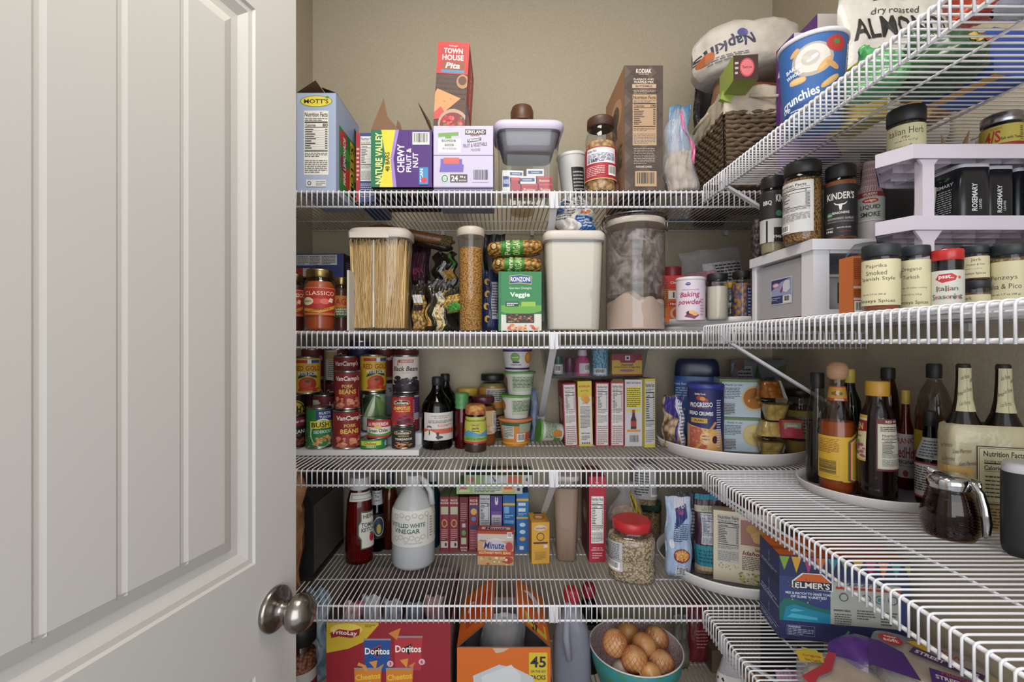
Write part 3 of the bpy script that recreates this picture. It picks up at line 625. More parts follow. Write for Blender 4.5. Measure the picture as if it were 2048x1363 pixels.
BX('dark_topped_box', 'small green box with a dark brown end and a pink round seal', 'box', 1468, 1515, 110, 1.10, Z(160, 1.10), .09, '#8ea045', rz=-6, front=[R(.0, .0, 1, 1, '#3c221f'), E(.55, .5, .3, .38, '#b8444c'), E(.55, .5, .25, .32, '#cf7076'), T('Thank you', .55, .5, .15, '#7a2a30', .4)]+Ln(.06, .2, .2, .8, 3, '#c8b8b0'), left=[R(0, 0, 1, 1, '#92a54a')])
BX('green_folded_card', 'tall lime green carton side leaning in the basket', 'carton', 1440, 1462, 120, 1.165, Z(205, 1.165), .012, '#92a54a', roll=20, h=.12)
V('basket_packet', 'brown paper packet at the left inside the basket', 'packet', 1418, 1462, 166, 1.30, B[1]+.12, [('packet', [(0, .8), (.3, 1), (.7, .9), (1, .5)], M('#8a6548', .7, 'foil', c2='#74503a'))])
# napkins
nap = bag('napkin_pack', 'big soft pack of white paper napkins in clear wrap lying on the basket', 'napkins', 1388, 1602, 72, 168, 1.31, Z(168, 1.31), .19, M('#c9c2b8', .6, 'foil', c2='#bdb4a9'), crinkle=.004, seed=21, top=.9, roll=-4, shape=[(0, .92, .8), (.15, 1, 1), (.5, 1, 1), (.8, .95, .92), (.95, .85, .7), (1, .75, .4)],
    items=[T('Napkins', .2, .45, .3, '#3f3d56', .42, 188), E(.33, .62, .045, .08, '#5a5590'), E(.06, .28, .05, .12, '#b8683c')]+Ln(.05, .12, .36, .24, 3, '#77737d'))
BX('napkin_support_box', 'flat reddish box under the napkins on the basket', 'box', 1476, 1575, 164, 1.25, Z(180, 1.25)+.001, .16, '#7a3f2a', rz=4)
# ================= top shelf on the right wall =================
t1 = B[1]
V('yogurt_melt_tub', 'wide blue snack tub with a white rim and a dip picture', 'tub', 1553, 1697, 90, .862, t1,
  [('tub', [(0, .80), (.02, .81), (.95, .97), (.955, .97)], '#2f5f9e'), ('rim', [(.945, .99), (.95, 1.02), (.985, 1.02), (1, .99), (1, .93)], '#cfccd0')],
  [('label', .02, .94, 2.7, '#2d5c9c', [P([(.3, 0), (.72, 0), (.72, .35), (.52, .25), (.3, .2)], '#27487e'), E(.5, .72, .115, .2, '#a79f96'), E(.5, .73, .095, .165, '#cfc9c2'), E(.49, .74, .05, .09, '#b8b0a8'), Bl(.50, .735, .035, .012, 30, '#dcd7d2'), Bl(.47, .75, .03, .01, -20, '#c2bab2'), Bl(.565, .63, .055, .020, 50, '#c9995c'), Bl(.563, .635, .045, .013, 50, '#d6aa70'), Bl(.61, .62, .045, .018, -35, '#c5955a'), Bl(.60, .43, .065, .019, 35, '#cc9c60'), Bl(.598, .437, .052, .012, 35, '#d8ae76'), Bl(.415, .51, .052, .023, -4, '#cfa060'), Bl(.415, .517, .042, .015, -4, '#dcb680'), Bl(.405, .86, .032, .015, 40, '#cc9c60'), E(.63, .87, .06, .1, '#a8302c'), E(.63, .89, .02, .03, '#4a7a3a'),
          T('BAKED', .395, .68, .05, '#e4e8f0', .1, 8), T('WHOLE', .395, .6, .05, '#e4e8f0', .1, 8), T('crunchies', .42, .31, .12, '#e9ecf2', .24, 10), T('Dip', .33, .2, .07, '#e9ecf2', .06, 10)]+Ln(.36, .05, .45, .18, 4, '#c8d4e8')+Nut(.72, .2, .84, .9))], ratio=.92)
spk = [R(0, 0, .4, 1, '#5d2f7a'), T('K', .2, .72, .3, '#e2d8ea', .3, 0, 1, .3), T('SPECIAL', .33, .7, .07, '#d8cce0', .3, 90)]
BX('cereal_box', 'white and purple cereal box nearer the camera behind the blue tub', 'box', 1635, 1720, 28, 1.08, t1, .07, '#c8c0c4', rz=0, front=[R(0, 0, 1, 1, '#d2cbca'), T("Kellogg's", .35, .86, .05, '#a8302c', .5, 0, 1, .2), T('SPECIAL', .5, .72, .05, '#9a4a3a', .6)], left=[R(0, 0, 1, 1, '#5d2f7a'), T('K', .5, .82, .18, '#e2d8ea', .6, 0, 1, .3)], bottom=[R(0, 0, 1, 1, '#6b4486'), R(.1, .1, .4, .9, '#c9c2d4'), R(.5, .1, .9, .9, '#b8a8c8')]+Ln(.12, .12, .38, .88, 9), group=None)
BX('cereal_box', 'white and purple cereal box farther back, close to the napkins', 'box', 1588, 1632, 66, 1.085, t1, .07, '#c6bdc8', front=[R(0, 0, 1, 1, '#c9c0cc')], left=[R(0, 0, 1, 1, '#5d2f7a'), T('K', .5, .85, .14, '#e2d8ea', .6, 0, 1, .3)], bottom=[R(0, 0, 1, 1, '#5d2f7a'), R(.15, .1, .85, .5, '#c9c2d4')]+Ln(.2, .15, .8, .45, 6, '#a8404a'))
almond = [T('KIRKLAND', .45, .80, .04, '#e8e4e0', .3), T('dry roasted', .46, .70, .05, '#33302e', .42, b=0, sh=.2), T('ALMONDS', .50, .61, .12, '#231f1f', .84)]
bag('almond_bag', 'big white bag of dry roasted almonds', 'bag', 1672, 1892, -70, 300, .95, t1, .075, M('#cfcbc4', .35, 'foil', c2='#bdb8b0'), items=[R(.28, .775, .62, .83, '#3c1d1f')]+almond, base=t1, crinkle=.005, seed=31, rz=-3)
bag('green_chip_bag', 'shiny green plastic bag seen through the wires of the top right shelf', 'bag', 1715, 1790, 100, 250, .74, t1, .10, M('#5fae6a', .22, 'foil', c2='#3d8a4c'), base=t1, crinkle=.006, seed=33, items=[T('SEASONED', .6, .8, .1, '#cfe0c8', .7)])
bag('dark_green_bag', 'dark green lettered bag lying on the top right shelf near the almonds', 'bag', 1815, 1925, 60, 250, .72, t1, .13, M('#27502c', .3, 'foil', c2='#1d3a22'), base=t1, crinkle=.005, seed=35, items=[T('SEASONED WITH', .5, .82, .07, '#a8bca0', .8), T('CALIFORNIA GROWN', .5, .7, .07, '#a8bca0', .85), E(.45, .4, .12, .1, '#b89a3a'), E(.65, .4, .12, .1, '#8a3028')])
bag('orange_chip_bag', 'orange and red snack bag at the upper right', 'bag', 1905, 1985, -60, 190, .575, t1, .05, M('#b8502c', .25, 'foil', c2='#a03428'), base=t1, crinkle=.006, seed=37, items=[E(.5, .7, .3, .08, '#c8904c'), E(.4, .5, .25, .07, '#c8904c'), T('S', .2, .4, .08, '#402018', .1)])
bag('white_purple_bag', 'white bag with dark blue and purple print at the upper right corner', 'bag', 1990, 2130, -80, 150, .55, t1, .05, M('#b8bac8', .25, 'foil', c2='#a5a8ba'), base=t1, crinkle=.006, seed=39, items=[P([(.4, .4), (1, .9), (1, .4)], '#232a4c'), R(.0, .1, 1, .2, '#4a2a6a')])
BX('yellow_snack_box', 'yellow box standing over the second wire run of the top right shelf', 'box', 1720, 1775, 120, .815, t1, .085, '#bfa83e', bottom=[R(0, 0, 1, 1, '#c9b44a')]+Ln(.1, .1, .9, .9, 10, '#8a7a2e'), left=[R(0, 0, 1, 1, '#b89c34')])
BX('amber_snack_box', 'amber brown box behind the almond bag against the right wall', 'box', 1800, 1850, 120, 1.01, t1, .06, '#8a5a24', bottom=[R(0, 0, 1, 1, '#7d4f20')])
BX('purple_snack_box', 'purple and white box whose bottom shows through the top right wires', 'box', 1600, 1684, 180, .985, t1, .07, '#6b4486', bottom=[R(0, 0, 1, 1, '#5d2f7a'), R(.1, .1, .5, .9, '#c9c2d4')]+Ln(.12, .12, .48, .88, 7, '#a8404a'))
BX('blue_snack_box', 'blue box at the right of the top right shelf, half hidden above the spice jars', 'box', 1978, 2080, 60, .69, t1, .10, '#27489a', rz=10, bottom=[R(0, 0, 1, 1, '#2c50a4'), R(0, 0, .3, 1, '#b8862e')])
BX('orange_snack_box', 'orange and yellow box seen from below between the green bag and the blue box', 'box', 1866, 1905, 90, .80, t1, .08, '#b87e28', rz=-8, bottom=[R(0, 0, 1, 1, '#b8862e'), R(.3, 0, .6, 1, '#9a4a24')])
# ================= second shelf, back wall =================
z2 = A[2]
GOLD = M('#a08a5a', .3, 'metal'); LIDB = M('#1d1c1e', .45); STEEL = M('#9a9a9c', .25, 'metal')
SPR = [(0, .88), (.015, .97), (.05, 1), (.72, 1), (.78, .97), (.83, .87), (.855, .8)]
def glassjar(name, label, px0, px1, pyt, D, zb, fill, lidm, lab=(), lt=.86, lr=.84, fh=.8, group=None, turn=0., glass=None, cat='jar', tilt=None, lid='lid', e=2.):
    p = [(0, .88), (.015, .97), (.05, 1), (lt-.14, 1), (lt-.08, .97), (lt-.03, .87), (lt-.005, lr-.04), (lt+.01, lr-.04)]
    f = [(a+.012, b*.94) for a, b in p if a < fh-.02]+[(fh, .94 if fh < lt-.1 else lr-.08)]
    return V(name, label, cat, px0, px1, pyt, D, zb, [('glass', p, glass or CLR, e), ('contents', f, fill, e), (lid, [(lt, lr), (lt+.008, lr+.03), (.975, lr+.03), (.992, lr), (1, lr-.06)], lidm)], lab, turn, group=group, tilt=tilt)
classico = [R(.02, .02, .98, .98, '#c47a45'), R(.05, .05, .95, .95, '#a42a26'), T('CLASSICO', .5, .78, .14, '#ecd8b0', .84, b=0), E(.42, .5, .14, .1, '#c8403a'), E(.62, .5, .12, .1, '#d06a58'), P([(.7, .5), (.82, .45), (.85, .6), (.75, .63)], '#d8c4a8'), E(.2, .5, .15, .14, '#d8d0b0'), T('FRESH', .2, .5, .07, '#5a3a2a', .2),
            P([(.05, .28), (.5, .2), (.95, .4), (.95, .28), (.5, .1), (.05, .18)], '#c8932c'), T('VODKA SAUCE', .5, .21, .06, '#4a2a18', .5, 6), R(.05, .04, .95, .1, '#b86a3c')]
glassjar('sauce_jar', 'orange-red vodka sauce jar in front with a gold lid', 608, 671, 540, 1.215, z2, M('#b0501f', .5, 'cover', c2='#9c3f18'), GOLD, [('label', .24, .70, 1.35, None, classico)])
glassjar('sauce_jar', 'dark red sauce jar at the left end behind the door edge', 570, 609, 548, 1.27, z2, M('#54180f', .5), GOLD, [('label', .25, .72, 1.35, '#8a2a22', classico+[T('CLASSICO', .62, .78, .14, '#ecd8b0', .84, b=0)])], turn=-.3)
glassjar('sauce_jar', 'dark sauce jar behind the vodka sauce jar on its right', 664, 702, 556, 1.33, z2, M('#54200f', .5), GOLD, [('label', .26, .66, 1.6, '#1f4a2a', [R(0, .45, 1, 1, '#c07830'), T('RAGU', .5, .72, .28, '#a82a22', .7), T('GARDEN', .5, .38, .09, '#e8e0c8', .5), T('COMBINATION', .5, .27, .09, '#e8e0c8', .6), T('SAUCE', .5, .16, .09, '#e8e0c8', .4)])])
BX('spice_kit_box', 'blue patterned box lying on its side on the sauce jars at the left', 'box', 592, 688, 507, 1.40, Z(555, 1.40), .13, '#39437f', h=.072, rz=-3, front=[R(0, .52, .86, .95, '#c9c8c4')]+Ln(.02, .55, .26, .92, 6, '#444444')+Ln(.28, .55, .5, .92, 6, '#444444')+Ln(.54, .55, .84, .92, 6, '#444444')+Ln(.0, .05, .95, .48, 6, '#28306a', .2)+[R(.0, .0, .28, .4, '#a8342e'), R(.14, .05, .28, .4, '#c8b8b8')], right=[R(0, 0, 1, 1, '#1d1d26'), R(.1, .2, .6, .8, '#2c2c34')]+Ln(.15, .3, .55, .7, 4, '#9a9aa0'))
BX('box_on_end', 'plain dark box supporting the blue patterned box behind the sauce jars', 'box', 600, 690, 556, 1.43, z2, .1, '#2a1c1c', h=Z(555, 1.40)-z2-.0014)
BX('white_book', 'thin white booklet standing against the spaghetti container', 'booklet', 694, 698, 540, 1.17, z2, .15, '#bdbab2')
def square_can(name, label, px0, px1, pyt, D, parts, e=6, ratio=.8, cat='container', tilt=None, zb=None, labels=(), turn=0, group=None):
    return V(name, label, cat, px0, px1, pyt, D, z2 if zb is None else zb, [(a, b, c, e, ratio) for a, b, c in parts], labels, turn-(-math.atan2(X((px0+px1)/2, D), D))*1.0, e=e, ratio=ratio, n=48, tilt=tilt, group=group)
sp = square_can('pasta_container', 'tall clear container of spaghetti with a white flip lid', 701, 826, 463, 1.25,
  [('container', [(0, .86), (.01, .88), (.9, .97), (.905, .985), (.94, 1.0)], CLR), ('lid', [(.905, 1.01), (.91, 1.03), (.965, 1.03), (.985, .99), (1, .93)], M('#c5b9ae', .4))], ratio=.62, e=4)
D = 1.25; w = X(826, D)-X(701, D); h = Z(463, D)-z2
mb = MB(); g = random.Random(3)
for i in range(520):
    u = g.uniform(-1, 1); y = g.uniform(-.5, .45)*w*.5; lean = g.gauss(0, .16); cl = g.choice(['#d2b07a', '#cba66e', '#d9ba88', '#c59f66'])
    if g.random() < .5: y = -.23*w+g.uniform(0, .012)
    x0 = max(-.40, min(.40, u*.40))*w; x1 = max(-.435, min(.435, u*.42+lean*.5))*w; hh = h*g.uniform(.82, .9)
    mb.tube([(x0, y, .008), (x1, y, hh)], .0012, M(cl, .6), 4, cap=False)
mb.box(-.40*w, -.2*w, .008, .40*w, .2*w, h*.84, M('#c8a46c', .7, 'strand', c2='#b8925a')); mb.build('spaghetti', sp)
mb = MB(); mb.box(-.003-.05*w, -.275*w, .01, .001-.05*w, .1*w, h*.88, M('#c9c3bb', .4)); mb.build('divider', sp)
mb = MB(); boxmesh(mb, w*.60, .004, h*.055, M('#c5b9ae', .4)); mb.build('lid_latch', sp, (-.11*w, -.322*w, h*.895))
mb = MB(); mb.box(-.02*w, -.2*w, h*1.0, .02*w, .1*w, h*1.012, M('#bcb0a5', .4)); mb.build('lid_hinge', sp)
# long spaghetti packs lying on top
def sack(name, label, p0, p1, r, mat, cat='packet', parts=None, sq=.6, group=None, n=10):
    """pillow pack lying between two points"""
    p0, p1 = Vector(p0), Vector(p1); mb = MB(); k = 12
    pts = [p0+(p1-p0)*(i/k) for i in range(k+1)]; c = sum(pts, Vector())/len(pts); g = random.Random(name+label)
    rr = [r*(.25 if i in (0, k) else .75 if i in (1, k-1) else 1)*g.uniform(.92, 1.06) for i in range(k+1)]
    mb.tube([q-c for q in pts], r, mat, n, rr=rr)
    mb.v = [(x, y, z) for x, y, z in mb.v]
    o = mb.build(name, None, c); tag(o, label, cat, group)
    for nm, t0, t1, m2 in parts or []:
        m = MB(); q = [p0+(p1-p0)*(t0+(t1-t0)*i/3)-c for i in range(4)]; m.tube(q, r*1.05, m2, n, cap=False); m.build(nm, o)
    return o
sack('spaghetti_pack', 'long brown spaghetti packet lying across the top of the clear spaghetti container', (X(738, 1.32), 1.32, Z(454, 1.32)), (X(908, 1.3), 1.33, Z(482, 1.31)), .015, M('#7a4e24', .35, 'strand', c2='#3a2412'), parts=[('seed_window', .84, .96, M('#6b5c2c', .5, 'chunk', c2='#2a2612', sc=300))])
sack('spaghetti_pack', 'black wrapped spaghetti packet under the long brown one', (X(800, 1.36), 1.37, Z(470, 1.36)), (X(905, 1.36), 1.37, Z(496, 1.36)), .016, M('#17130f', .3, 'foil', c2='#2a2018'))
bag('pasta_bag', 'dark purple bag standing behind the spaghetti container with pink lettering', 'bag', 822, 862, 480, 656, 1.42, z2, .07, M('#1c1016', .3, 'foil', c2='#2e141f'), base=z2, items=[R(.0, .55, .75, .85, '#4a1c30'), T('go.', .45, .65, .07, '#c04060', .6)], seed=51)
bag('pasta_bag', 'narrow bag of elbow pasta with a clear window beside the spaghetti container', 'bag', 824, 852, 570, 656, 1.27, z2, .05, M('#a8823f', .4, 'chunk', c2='#4a3414', sc=110), base=z2, items=[R(0, .78, 1, 1, '#1a1512'), R(.1, .6, .8, .78, '#b9b6ae'), R(.1, .44, .8, .56, '#241c1a')], seed=52)
bag('pasta_bag', 'black bag of pasta with a green corner and creased clear windows', 'bag', 850, 916, 560, 658, 1.28, z2, .07, M('#15130f', .2, 'foil', c2='#2c261c'), base=z2, crinkle=.008, seed=53, items=[P([(.38, 0), (.6, 0), (.66, .72), (.34, .72)], '#c4b48c'), P([(.3, .72), (.55, .78), (.62, .55), (.42, .5)], '#9a9a98'), P([(.05, .1), (.12, .55), (.22, .1)], '#a8823f')]+Dots(.4, .05, .6, .6, 20, ['#8a6a34', '#d8c898', '#4a3a20'], .05, .6, 5))
bag('pasta_bag', 'small bag of yellow pasta with a bright green triangular label', 'bag', 893, 926, 580, 630, 1.215, z2, .03, M('#b8943c', .25, 'chunk', c2='#5a4418', sc=140), base=Z(628, 1.215), crinkle=.005, seed=54, roll=-10, items=[P([(.2, 0), (.95, .1), (.9, .42), (.15, .3)], '#3f8a3a'), P([(0, .7), (.4, 1), (1, 1), (1, .75)], '#241f18')])
bag('pasta_bag', 'black twisted top bag with a gold pasta window, second from the tall macaroni jar', 'bag', 866, 914, 505, 574, 1.36, z2, .05, M('#12110f', .2, 'foil', c2='#221d16'), base=Z(572, 1.36), crinkle=.008, seed=55, items=[P([(.4, .35), (.95, .5), (.95, .2), (.45, .1)], '#a8823f'), P([(.38, 0), (.52, 0), (.52, .7), (.4, .7)], '#a8a6a0'), P([(.7, .95), (.85, .9), (.95, .5), (.85, .5)], '#3f7a2f')])
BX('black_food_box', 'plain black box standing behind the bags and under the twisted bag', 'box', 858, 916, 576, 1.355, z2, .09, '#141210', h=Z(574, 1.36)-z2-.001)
mj = V('macaroni_jar', 'tall clear jar of elbow macaroni with a cream lid', 'jar', 917, 966, 457, 1.215, z2, [('glass', [(0, .9), (.01, .96), (.84, 1), (.88, 1.04), (.92, 1.06)], CLR), ('macaroni', [(.006, .9), (.8, .95), (.805, .4)], M('#c08a3c', .5, 'chunk', c2='#7a4c1a', sc=250)), ('lid', [(.915, 1.1), (.92, 1.14), (.975, 1.14), (.99, 1.08), (1, .95)], M('#bfb0a2', .4))])
bag('pasta_packet', 'navy blue packet with yellow pasta print and a white nutrition side', 'packet', 962, 997, 540, 658, 1.30, z2, .045, M('#1c2750', .35, 'foil', c2='#161e40'), base=z2, crinkle=.002, seed=56, items=[R(.62, 0, 1, .8, '#aeb2b8')]+Ln(.64, .25, .98, .78, 12, '#3a4050')+[R(.62, .02, 1, .2, '#222c58')]+[E(.35, .8-.2*i, .16, .055, '#c99a3c') for i in range(4)]+[E(.42, .79-.2*i, .1, .035, '#1c2750') for i in range(4)])
bag('black_pasta_bag', 'tall black bag behind the navy packet and the green veggie pasta box', 'bag', 966, 1010, 470, 658, 1.40, z2, .06, M('#100f0f', .35, 'foil', c2='#1c1a18'), base=z2, seed=57)
ronz = [R(0, 0, 1, .28, '#c5c3ba'), P([(0, .28), (.5, .24), (1, .4), (1, 1), (0, 1)], '#2c7a48'), E(.5, .42, .62, .14, '#5f9a3e'), R(0, .43, 1, 1, '#2c7a48'), P([(.25, .79), (.5, .8), (.77, .78), (.78, .92), (.5, .95), (.25, .93)], '#b8a86a'), P([(.26, .8), (.5, .815), (.76, .795), (.765, .915), (.5, .94), (.26, .92)], '#243f7d'), T('RONZONI', .51, .87, .08, '#e0e0e4', .46), T('Garden Delight', .51, .715, .045, '#cfe0c4', .55, b=0), T('Veggie', .5, .6, .1, '#e8ece4', .46), R(.16, .41, .47, .49, '#1d3f3a'), R(.53, .41, .86, .49, '#8faf4a'), R(.18, .13, .83, .29, '#2f2a2c')]
ronz += Ln(.19, .42, .45, .48, 2, '#d0d8d0')+Dots(.22, .15, .8, .27, 30, ['#a85a34', '#c48a4a', '#5a3a2a', '#8a7a3a', '#6a2a22'], .03, .5, 8)+Dots(.2, .0, .95, .1, 34, ['#c87a4c', '#b8402c', '#d8a870', '#c8563c'], .04, .5, 9)+[R(0, .0, .06, 1, '#256b3f')]
BX('veggie_pasta_box', 'green veggie pasta box with a blue logo and a window', 'box', 997, 1083, 543, 1.185, z2, .10, '#2f6b45', front=ronz)
for k, (a, b, y0, y1, lb) in enumerate([(985, 1082, 507, 541, 'lower of the two penne bags lying on the green veggie pasta box'), (975, 1084, 462, 506, 'upper of the two penne bags lying on the green veggie pasta box')]):
    Dk = 1.235; zc = [Z(543, 1.185)+.0225, Z(543, 1.185)+.0675][k]
    o = bag('penne_bag', lb, 'pasta bag', a, b, 0, 0, Dk, z2, .09, M('#b08440', .35, 'chunk', c2='#4a3014', sc=70), items=[R(.27, 0, .66, 1, '#3d7a2c'), T('ORGANIC', .5, .5, .2, '#b8cf8a', .5, 90), T('Penne', .38, .5, .14, '#d0dcb0', .7, 90), E(.15, .5, .045, .1, '#221c14'), E(.15, .5, .03, .07, '#b89858')]+[R(0, 0, .06, 1, '#221a10')], base=zc-.022, crinkle=.003, seed=60+k, group=None, shape=[(0, .86, .5), (.12, .97, .9), (.5, 1, 1), (.88, .97, .9), (1, .86, .5)]) if False else None
    w = (b-a)*Dk/F
    pr = [(0, .3), (.04, .8), (.12, .95), (.5, 1), (.88, .95), (.96, .8), (1, .3)]
    mb = MB(); n = 20; vs = []; fs = []
    for zf, r in pr:
        for i in range(n):
            t = 2*PI*i/n; vs.append((zf*w-w/2, .045*r*math.cos(t), .0215*r*math.sin(t)))
    for j in range(len(pr)-1):
        for i in range(n): fs.append((j*n+i, j*n+(i+1) % n, (j+1)*n+(i+1) % n, (j+1)*n+i))
    fs += [tuple(range(n)), tuple(range((len(pr)-1)*n, len(pr)*n))[::-1]]
    mb.add(vs, fs, M('#b88a44', .35, 'chunk', c2='#5a3c18', sc=110), True)
    def fmp(x, y, o, w=w):
        zf = x/w; r = 1
        for (za, ra), (zb_, rb_) in zip(pr, pr[1:]):
            if za <= zf <= zb_: r = ra+(rb_-ra)*(zf-za)/(zb_-za)
        s = y/.034*2-1; t = s*1.25
        return (x-w/2, -(.045*r*math.cos(t)+.0006+o), .0215*r*math.sin(t)+(o if s > 0 else -o))
    gfx(mb, [R(.24, 0, .62, 1, '#3d7a2c'), T('ORGANIC', .5, .5, .2, '#b8cf8a', .8, 90), T('Penne', .36, .5, .14, '#d0dcb0', .9, 90), E(.13, .5, .045, .13, '#221c14'), E(.13, .5, .03, .09, '#b89858')], w, .034, lambda x, y, o: fmp(x, y, o), sl=w/10) if False else None
    m2 = MB()
    for (u0, u1, col) in [(.24, .64, '#3a7a2a')]:
        vs = []; fs = []; nn = 14
        for i in range(5):
            for q in range(nn+1):
                x, y, z = fmp((u0+(u1-u0)*i/4)*w, .034*q/nn, 0); vs.append((x, y, z))
        for i in range(4):
            for q in range(nn): fs.append((i*(nn+1)+q, (i+1)*(nn+1)+q, (i+1)*(nn+1)+q+1, i*(nn+1)+q+1))
        m2.add(vs, fs, col, True)
    gfx(m2, [T('ORGANIC', .52, .5, .13, '#b8cf8a', .85, 90), T('Penne', .36, .5, .1, '#d0dcb0', .8, 90), E(.12, .55, .06, .18, '#221c14'), E(.12, .55, .042, .13, '#b89858')], w, .034, lambda x, y, o: fmp(x, y, o+.0006), sl=w/10)
    o = mb.build('penne_bag', None, (X((a+b)/2, Dk), Dk, zc), (0, math.radians([1, -3][k]), 0)); tag(o, lb, 'pasta bag'); m2.build('printed_band', o)
# flour bin with a bag of sugar on it
fb = square_can('flour_canister', 'big clear bin full of white flour with a white lid', 1084, 1201, 471, 1.235,
  [('container', [(0, .84), (.01, .88), (.03, .9), (.86, .985), (.90, 1.0)], CLR), ('flour', [(.012, .83), (.02, .86), (.885, .955)], M('#d3c8ba', .8, 'grain', c2='#cdc1b2')), ('lid', [(.905, 1.0), (.91, 1.03), (.965, 1.035), (.985, 1.0), (1, .95)], M('#c4bab0', .4)), ('gasket', [(.885, 1.0), (.905, 1.005)], M('#6a6768', .3))], ratio=.8, e=7, tilt=(0, .004), cat='canister')
bag('flour_bag', 'crumpled white and blue flour bag lying on the lid of the flour bin', 'bag', 1108, 1188, 400, 470, 1.24, z2, .11, M('#c4bdb6', .4, 'foil', c2='#b8b4b2'), base=Z(471, 1.235)+.001, crinkle=.011, seed=70, top=.8, items=[R(.52, .0, 1, .42, '#2d5c9c'), R(.55, .5, .78, .6, '#c87848'), P([(.0, .6), (.25, .95), (.35, .9), (.1, .5)], '#3a66a4')]+Ln(.05, .3, .4, .9, 7, '#55555c')+Ln(.5, .62, .8, .95, 5, '#55555c')+Ln(.56, .08, .9, .36, 4, '#c8d4e8'), shape=[(0, .8, .9), (.2, .95, 1), (.6, 1, .9), (.85, .9, .7), (1, .6, .35)])
fj = V('flip_top_jar', 'large clear glass jar a third full of flour, with a wire clamp lid', 'jar', 1210, 1330, 428, 1.255, z2,
  [('glass', [(0, .92), (.008, .97), (.03, .99), (.8, .99), (.86, .97), (.90, .93), (.91, .93)], M('#e6e2e4', .03, 'clear')), ('glass_lid', [(.925, .99), (.935, 1.02), (.95, 1.0), (.97, .86), (.99, .8), (1, .5)], M('#dcdadc', .04, 'clear')), ('gasket', [(.88, .98), (.885, 1.0), (.925, 1.0), (.93, .98)], M('#c5b8a8', .5))])
Rj = (1330-1210)/2*1.255/F/math.sqrt(1+(265/F)**2); hj = Z(428, 1.255)-z2
mb = MB(); vs = []; fs = []; n = 40; rings = 12       # flour with a scooped surface
for i in range(rings+1):
    for k in range(n):
        a = 2*PI*k/n; r = Rj*.955*i/rings; x, y = math.cos(a)*r, math.sin(a)*r
        u = x/Rj; z = hj*(.24+.11*math.exp(-((u+.15)/.35)**2)*(1 if y > -.01 else .6)+.03*math.sin(5*a)*(i/rings)+.012*math.sin(9*u+3*y/Rj)); vs.append((x, y, z))
for i in range(rings):
    for k in range(n): fs.append((i*n+k, i*n+(k+1) % n, (i+1)*n+(k+1) % n, (i+1)*n+k))
b0 = len(vs); vs += [(math.cos(2*PI*k/n)*Rj*.955, math.sin(2*PI*k/n)*Rj*.955, .005) for k in range(n)]
for k in range(n): fs.append((rings*n+k, rings*n+(k+1) % n, b0+(k+1) % n, b0+k))
fs.append(tuple(range(b0, b0+n))[::-1]); mb.add(vs, fs, M('#cdbfae', .85, 'grain', c2='#c4b4a2'), True); mb.build('flour', fj)
mb = MB(); lf = Loft(prof(hj, Rj, [(.30, .962), (.82, .962)]))
m_ = bpy.data.materials.new('flour_dust'); m_.use_nodes = True; nt = m_.node_tree
bs = nt.nodes['Principled BSDF']; bs.inputs['Base Color'].default_value = lin('#cfc6bc'); bs.inputs['Roughness'].default_value = .9
tr = nt.nodes.new('ShaderNodeBsdfTransparent'); mx = nt.nodes.new('ShaderNodeMixShader'); no = nt.nodes.new('ShaderNodeTexNoise'); no.inputs['Scale'].default_value = 28; no.inputs['Detail'].default_value = 8; no.inputs['Distortion'].default_value = 1.2
rp = nt.nodes.new('ShaderNodeMapRange'); rp.inputs[1].default_value = .42; rp.inputs[2].default_value = .68; rp.inputs[3].default_value = .06; rp.inputs[4].default_value = .6
tcn = nt.nodes.new('ShaderNodeTexCoord'); nt.links.new(tcn.outputs['Object'], no.inputs[0]); nt.links.new(no.outputs[0], rp.inputs[0]); nt.links.new(rp.outputs[0], mx.inputs[0]); nt.links.new(tr.outputs[0], mx.inputs[1]); nt.links.new(bs.outputs[0], mx.inputs[2]); nt.links.new(mx.outputs[0], nt.nodes['Material Output'].inputs[0])
lf.mesh(mb, m_, False, False); mb.build('flour_dust', fj)
for nm, zf, r in (('clamp_wire', .905, .96), ('clamp_wire', .955, 1.03)):
    mb = MB(); mb.tube([(math.cos(2*PI*k/32)*Rj*r, math.sin(2*PI*k/32)*Rj*r, hj*zf) for k in range(33)], .0018, STEEL, 6, cap=False); mb.build(nm, fj)
mb = MB(); x = -Rj*1.03; mb.tube([(x, 0, hj*.99), (x-.006, -.01, hj*.95), (x-.004, -.012, hj*.86), (x-.006, -.01, hj*.76)], .0022, STEEL); mb.tube([(x, -.012, hj*.97), (x-.01, -.016, hj*.9), (x, -.014, hj*.84)], .002, STEEL); mb.build('clamp_lever', fj)
mb = MB(); mb.tube([(Rj*1.0, 0, hj*.96), (Rj*1.06, -.006, hj*.90), (Rj*1.06, .0, hj*.84), (Rj*1.0, .01, hj*.86)], .002, STEEL); mb.build('clamp_hinge', fj)
# ---------- turntables ----------
def turntable(label, cx, cy, R_, z, h, two=False, col='#d2cfce', matc='#4d4b4d', group=None):
    root = thing('turntable', label, 'lazy susan', (cx, cy, z+.0004), group=group)
    mb = MB(); n = 72
    if two: pr = [(0, .97), (.2*h, .99), (.38*h, .99), (.40*h, .93), (.55*h, .93), (.58*h, .985), (.6*h, 1), (.97*h, 1), (h, .99), (h, .975), (.7*h, .97)]
    else: pr = [(0, .90), (.08*h, .93), (.35*h, .96), (.92*h, 1), (h, 1), (h, .982), (.35*h, .95)]
    lf = Loft([(a, b*R_) for a, b in pr], n=n); lf.mesh(mb, M(col, .35), True, False); mb.build('tray', root)
    mb = MB(); zz = (.7 if two else .35)*h; k = 72
    mb.add([(math.cos(2*PI*i/k)*R_*.962, math.sin(2*PI*i/k)*R_*.962, zz) for i in range(k)], [tuple(range(k))], M(matc, .8)); mb.build('liner', root)
    return z+zz+.0006
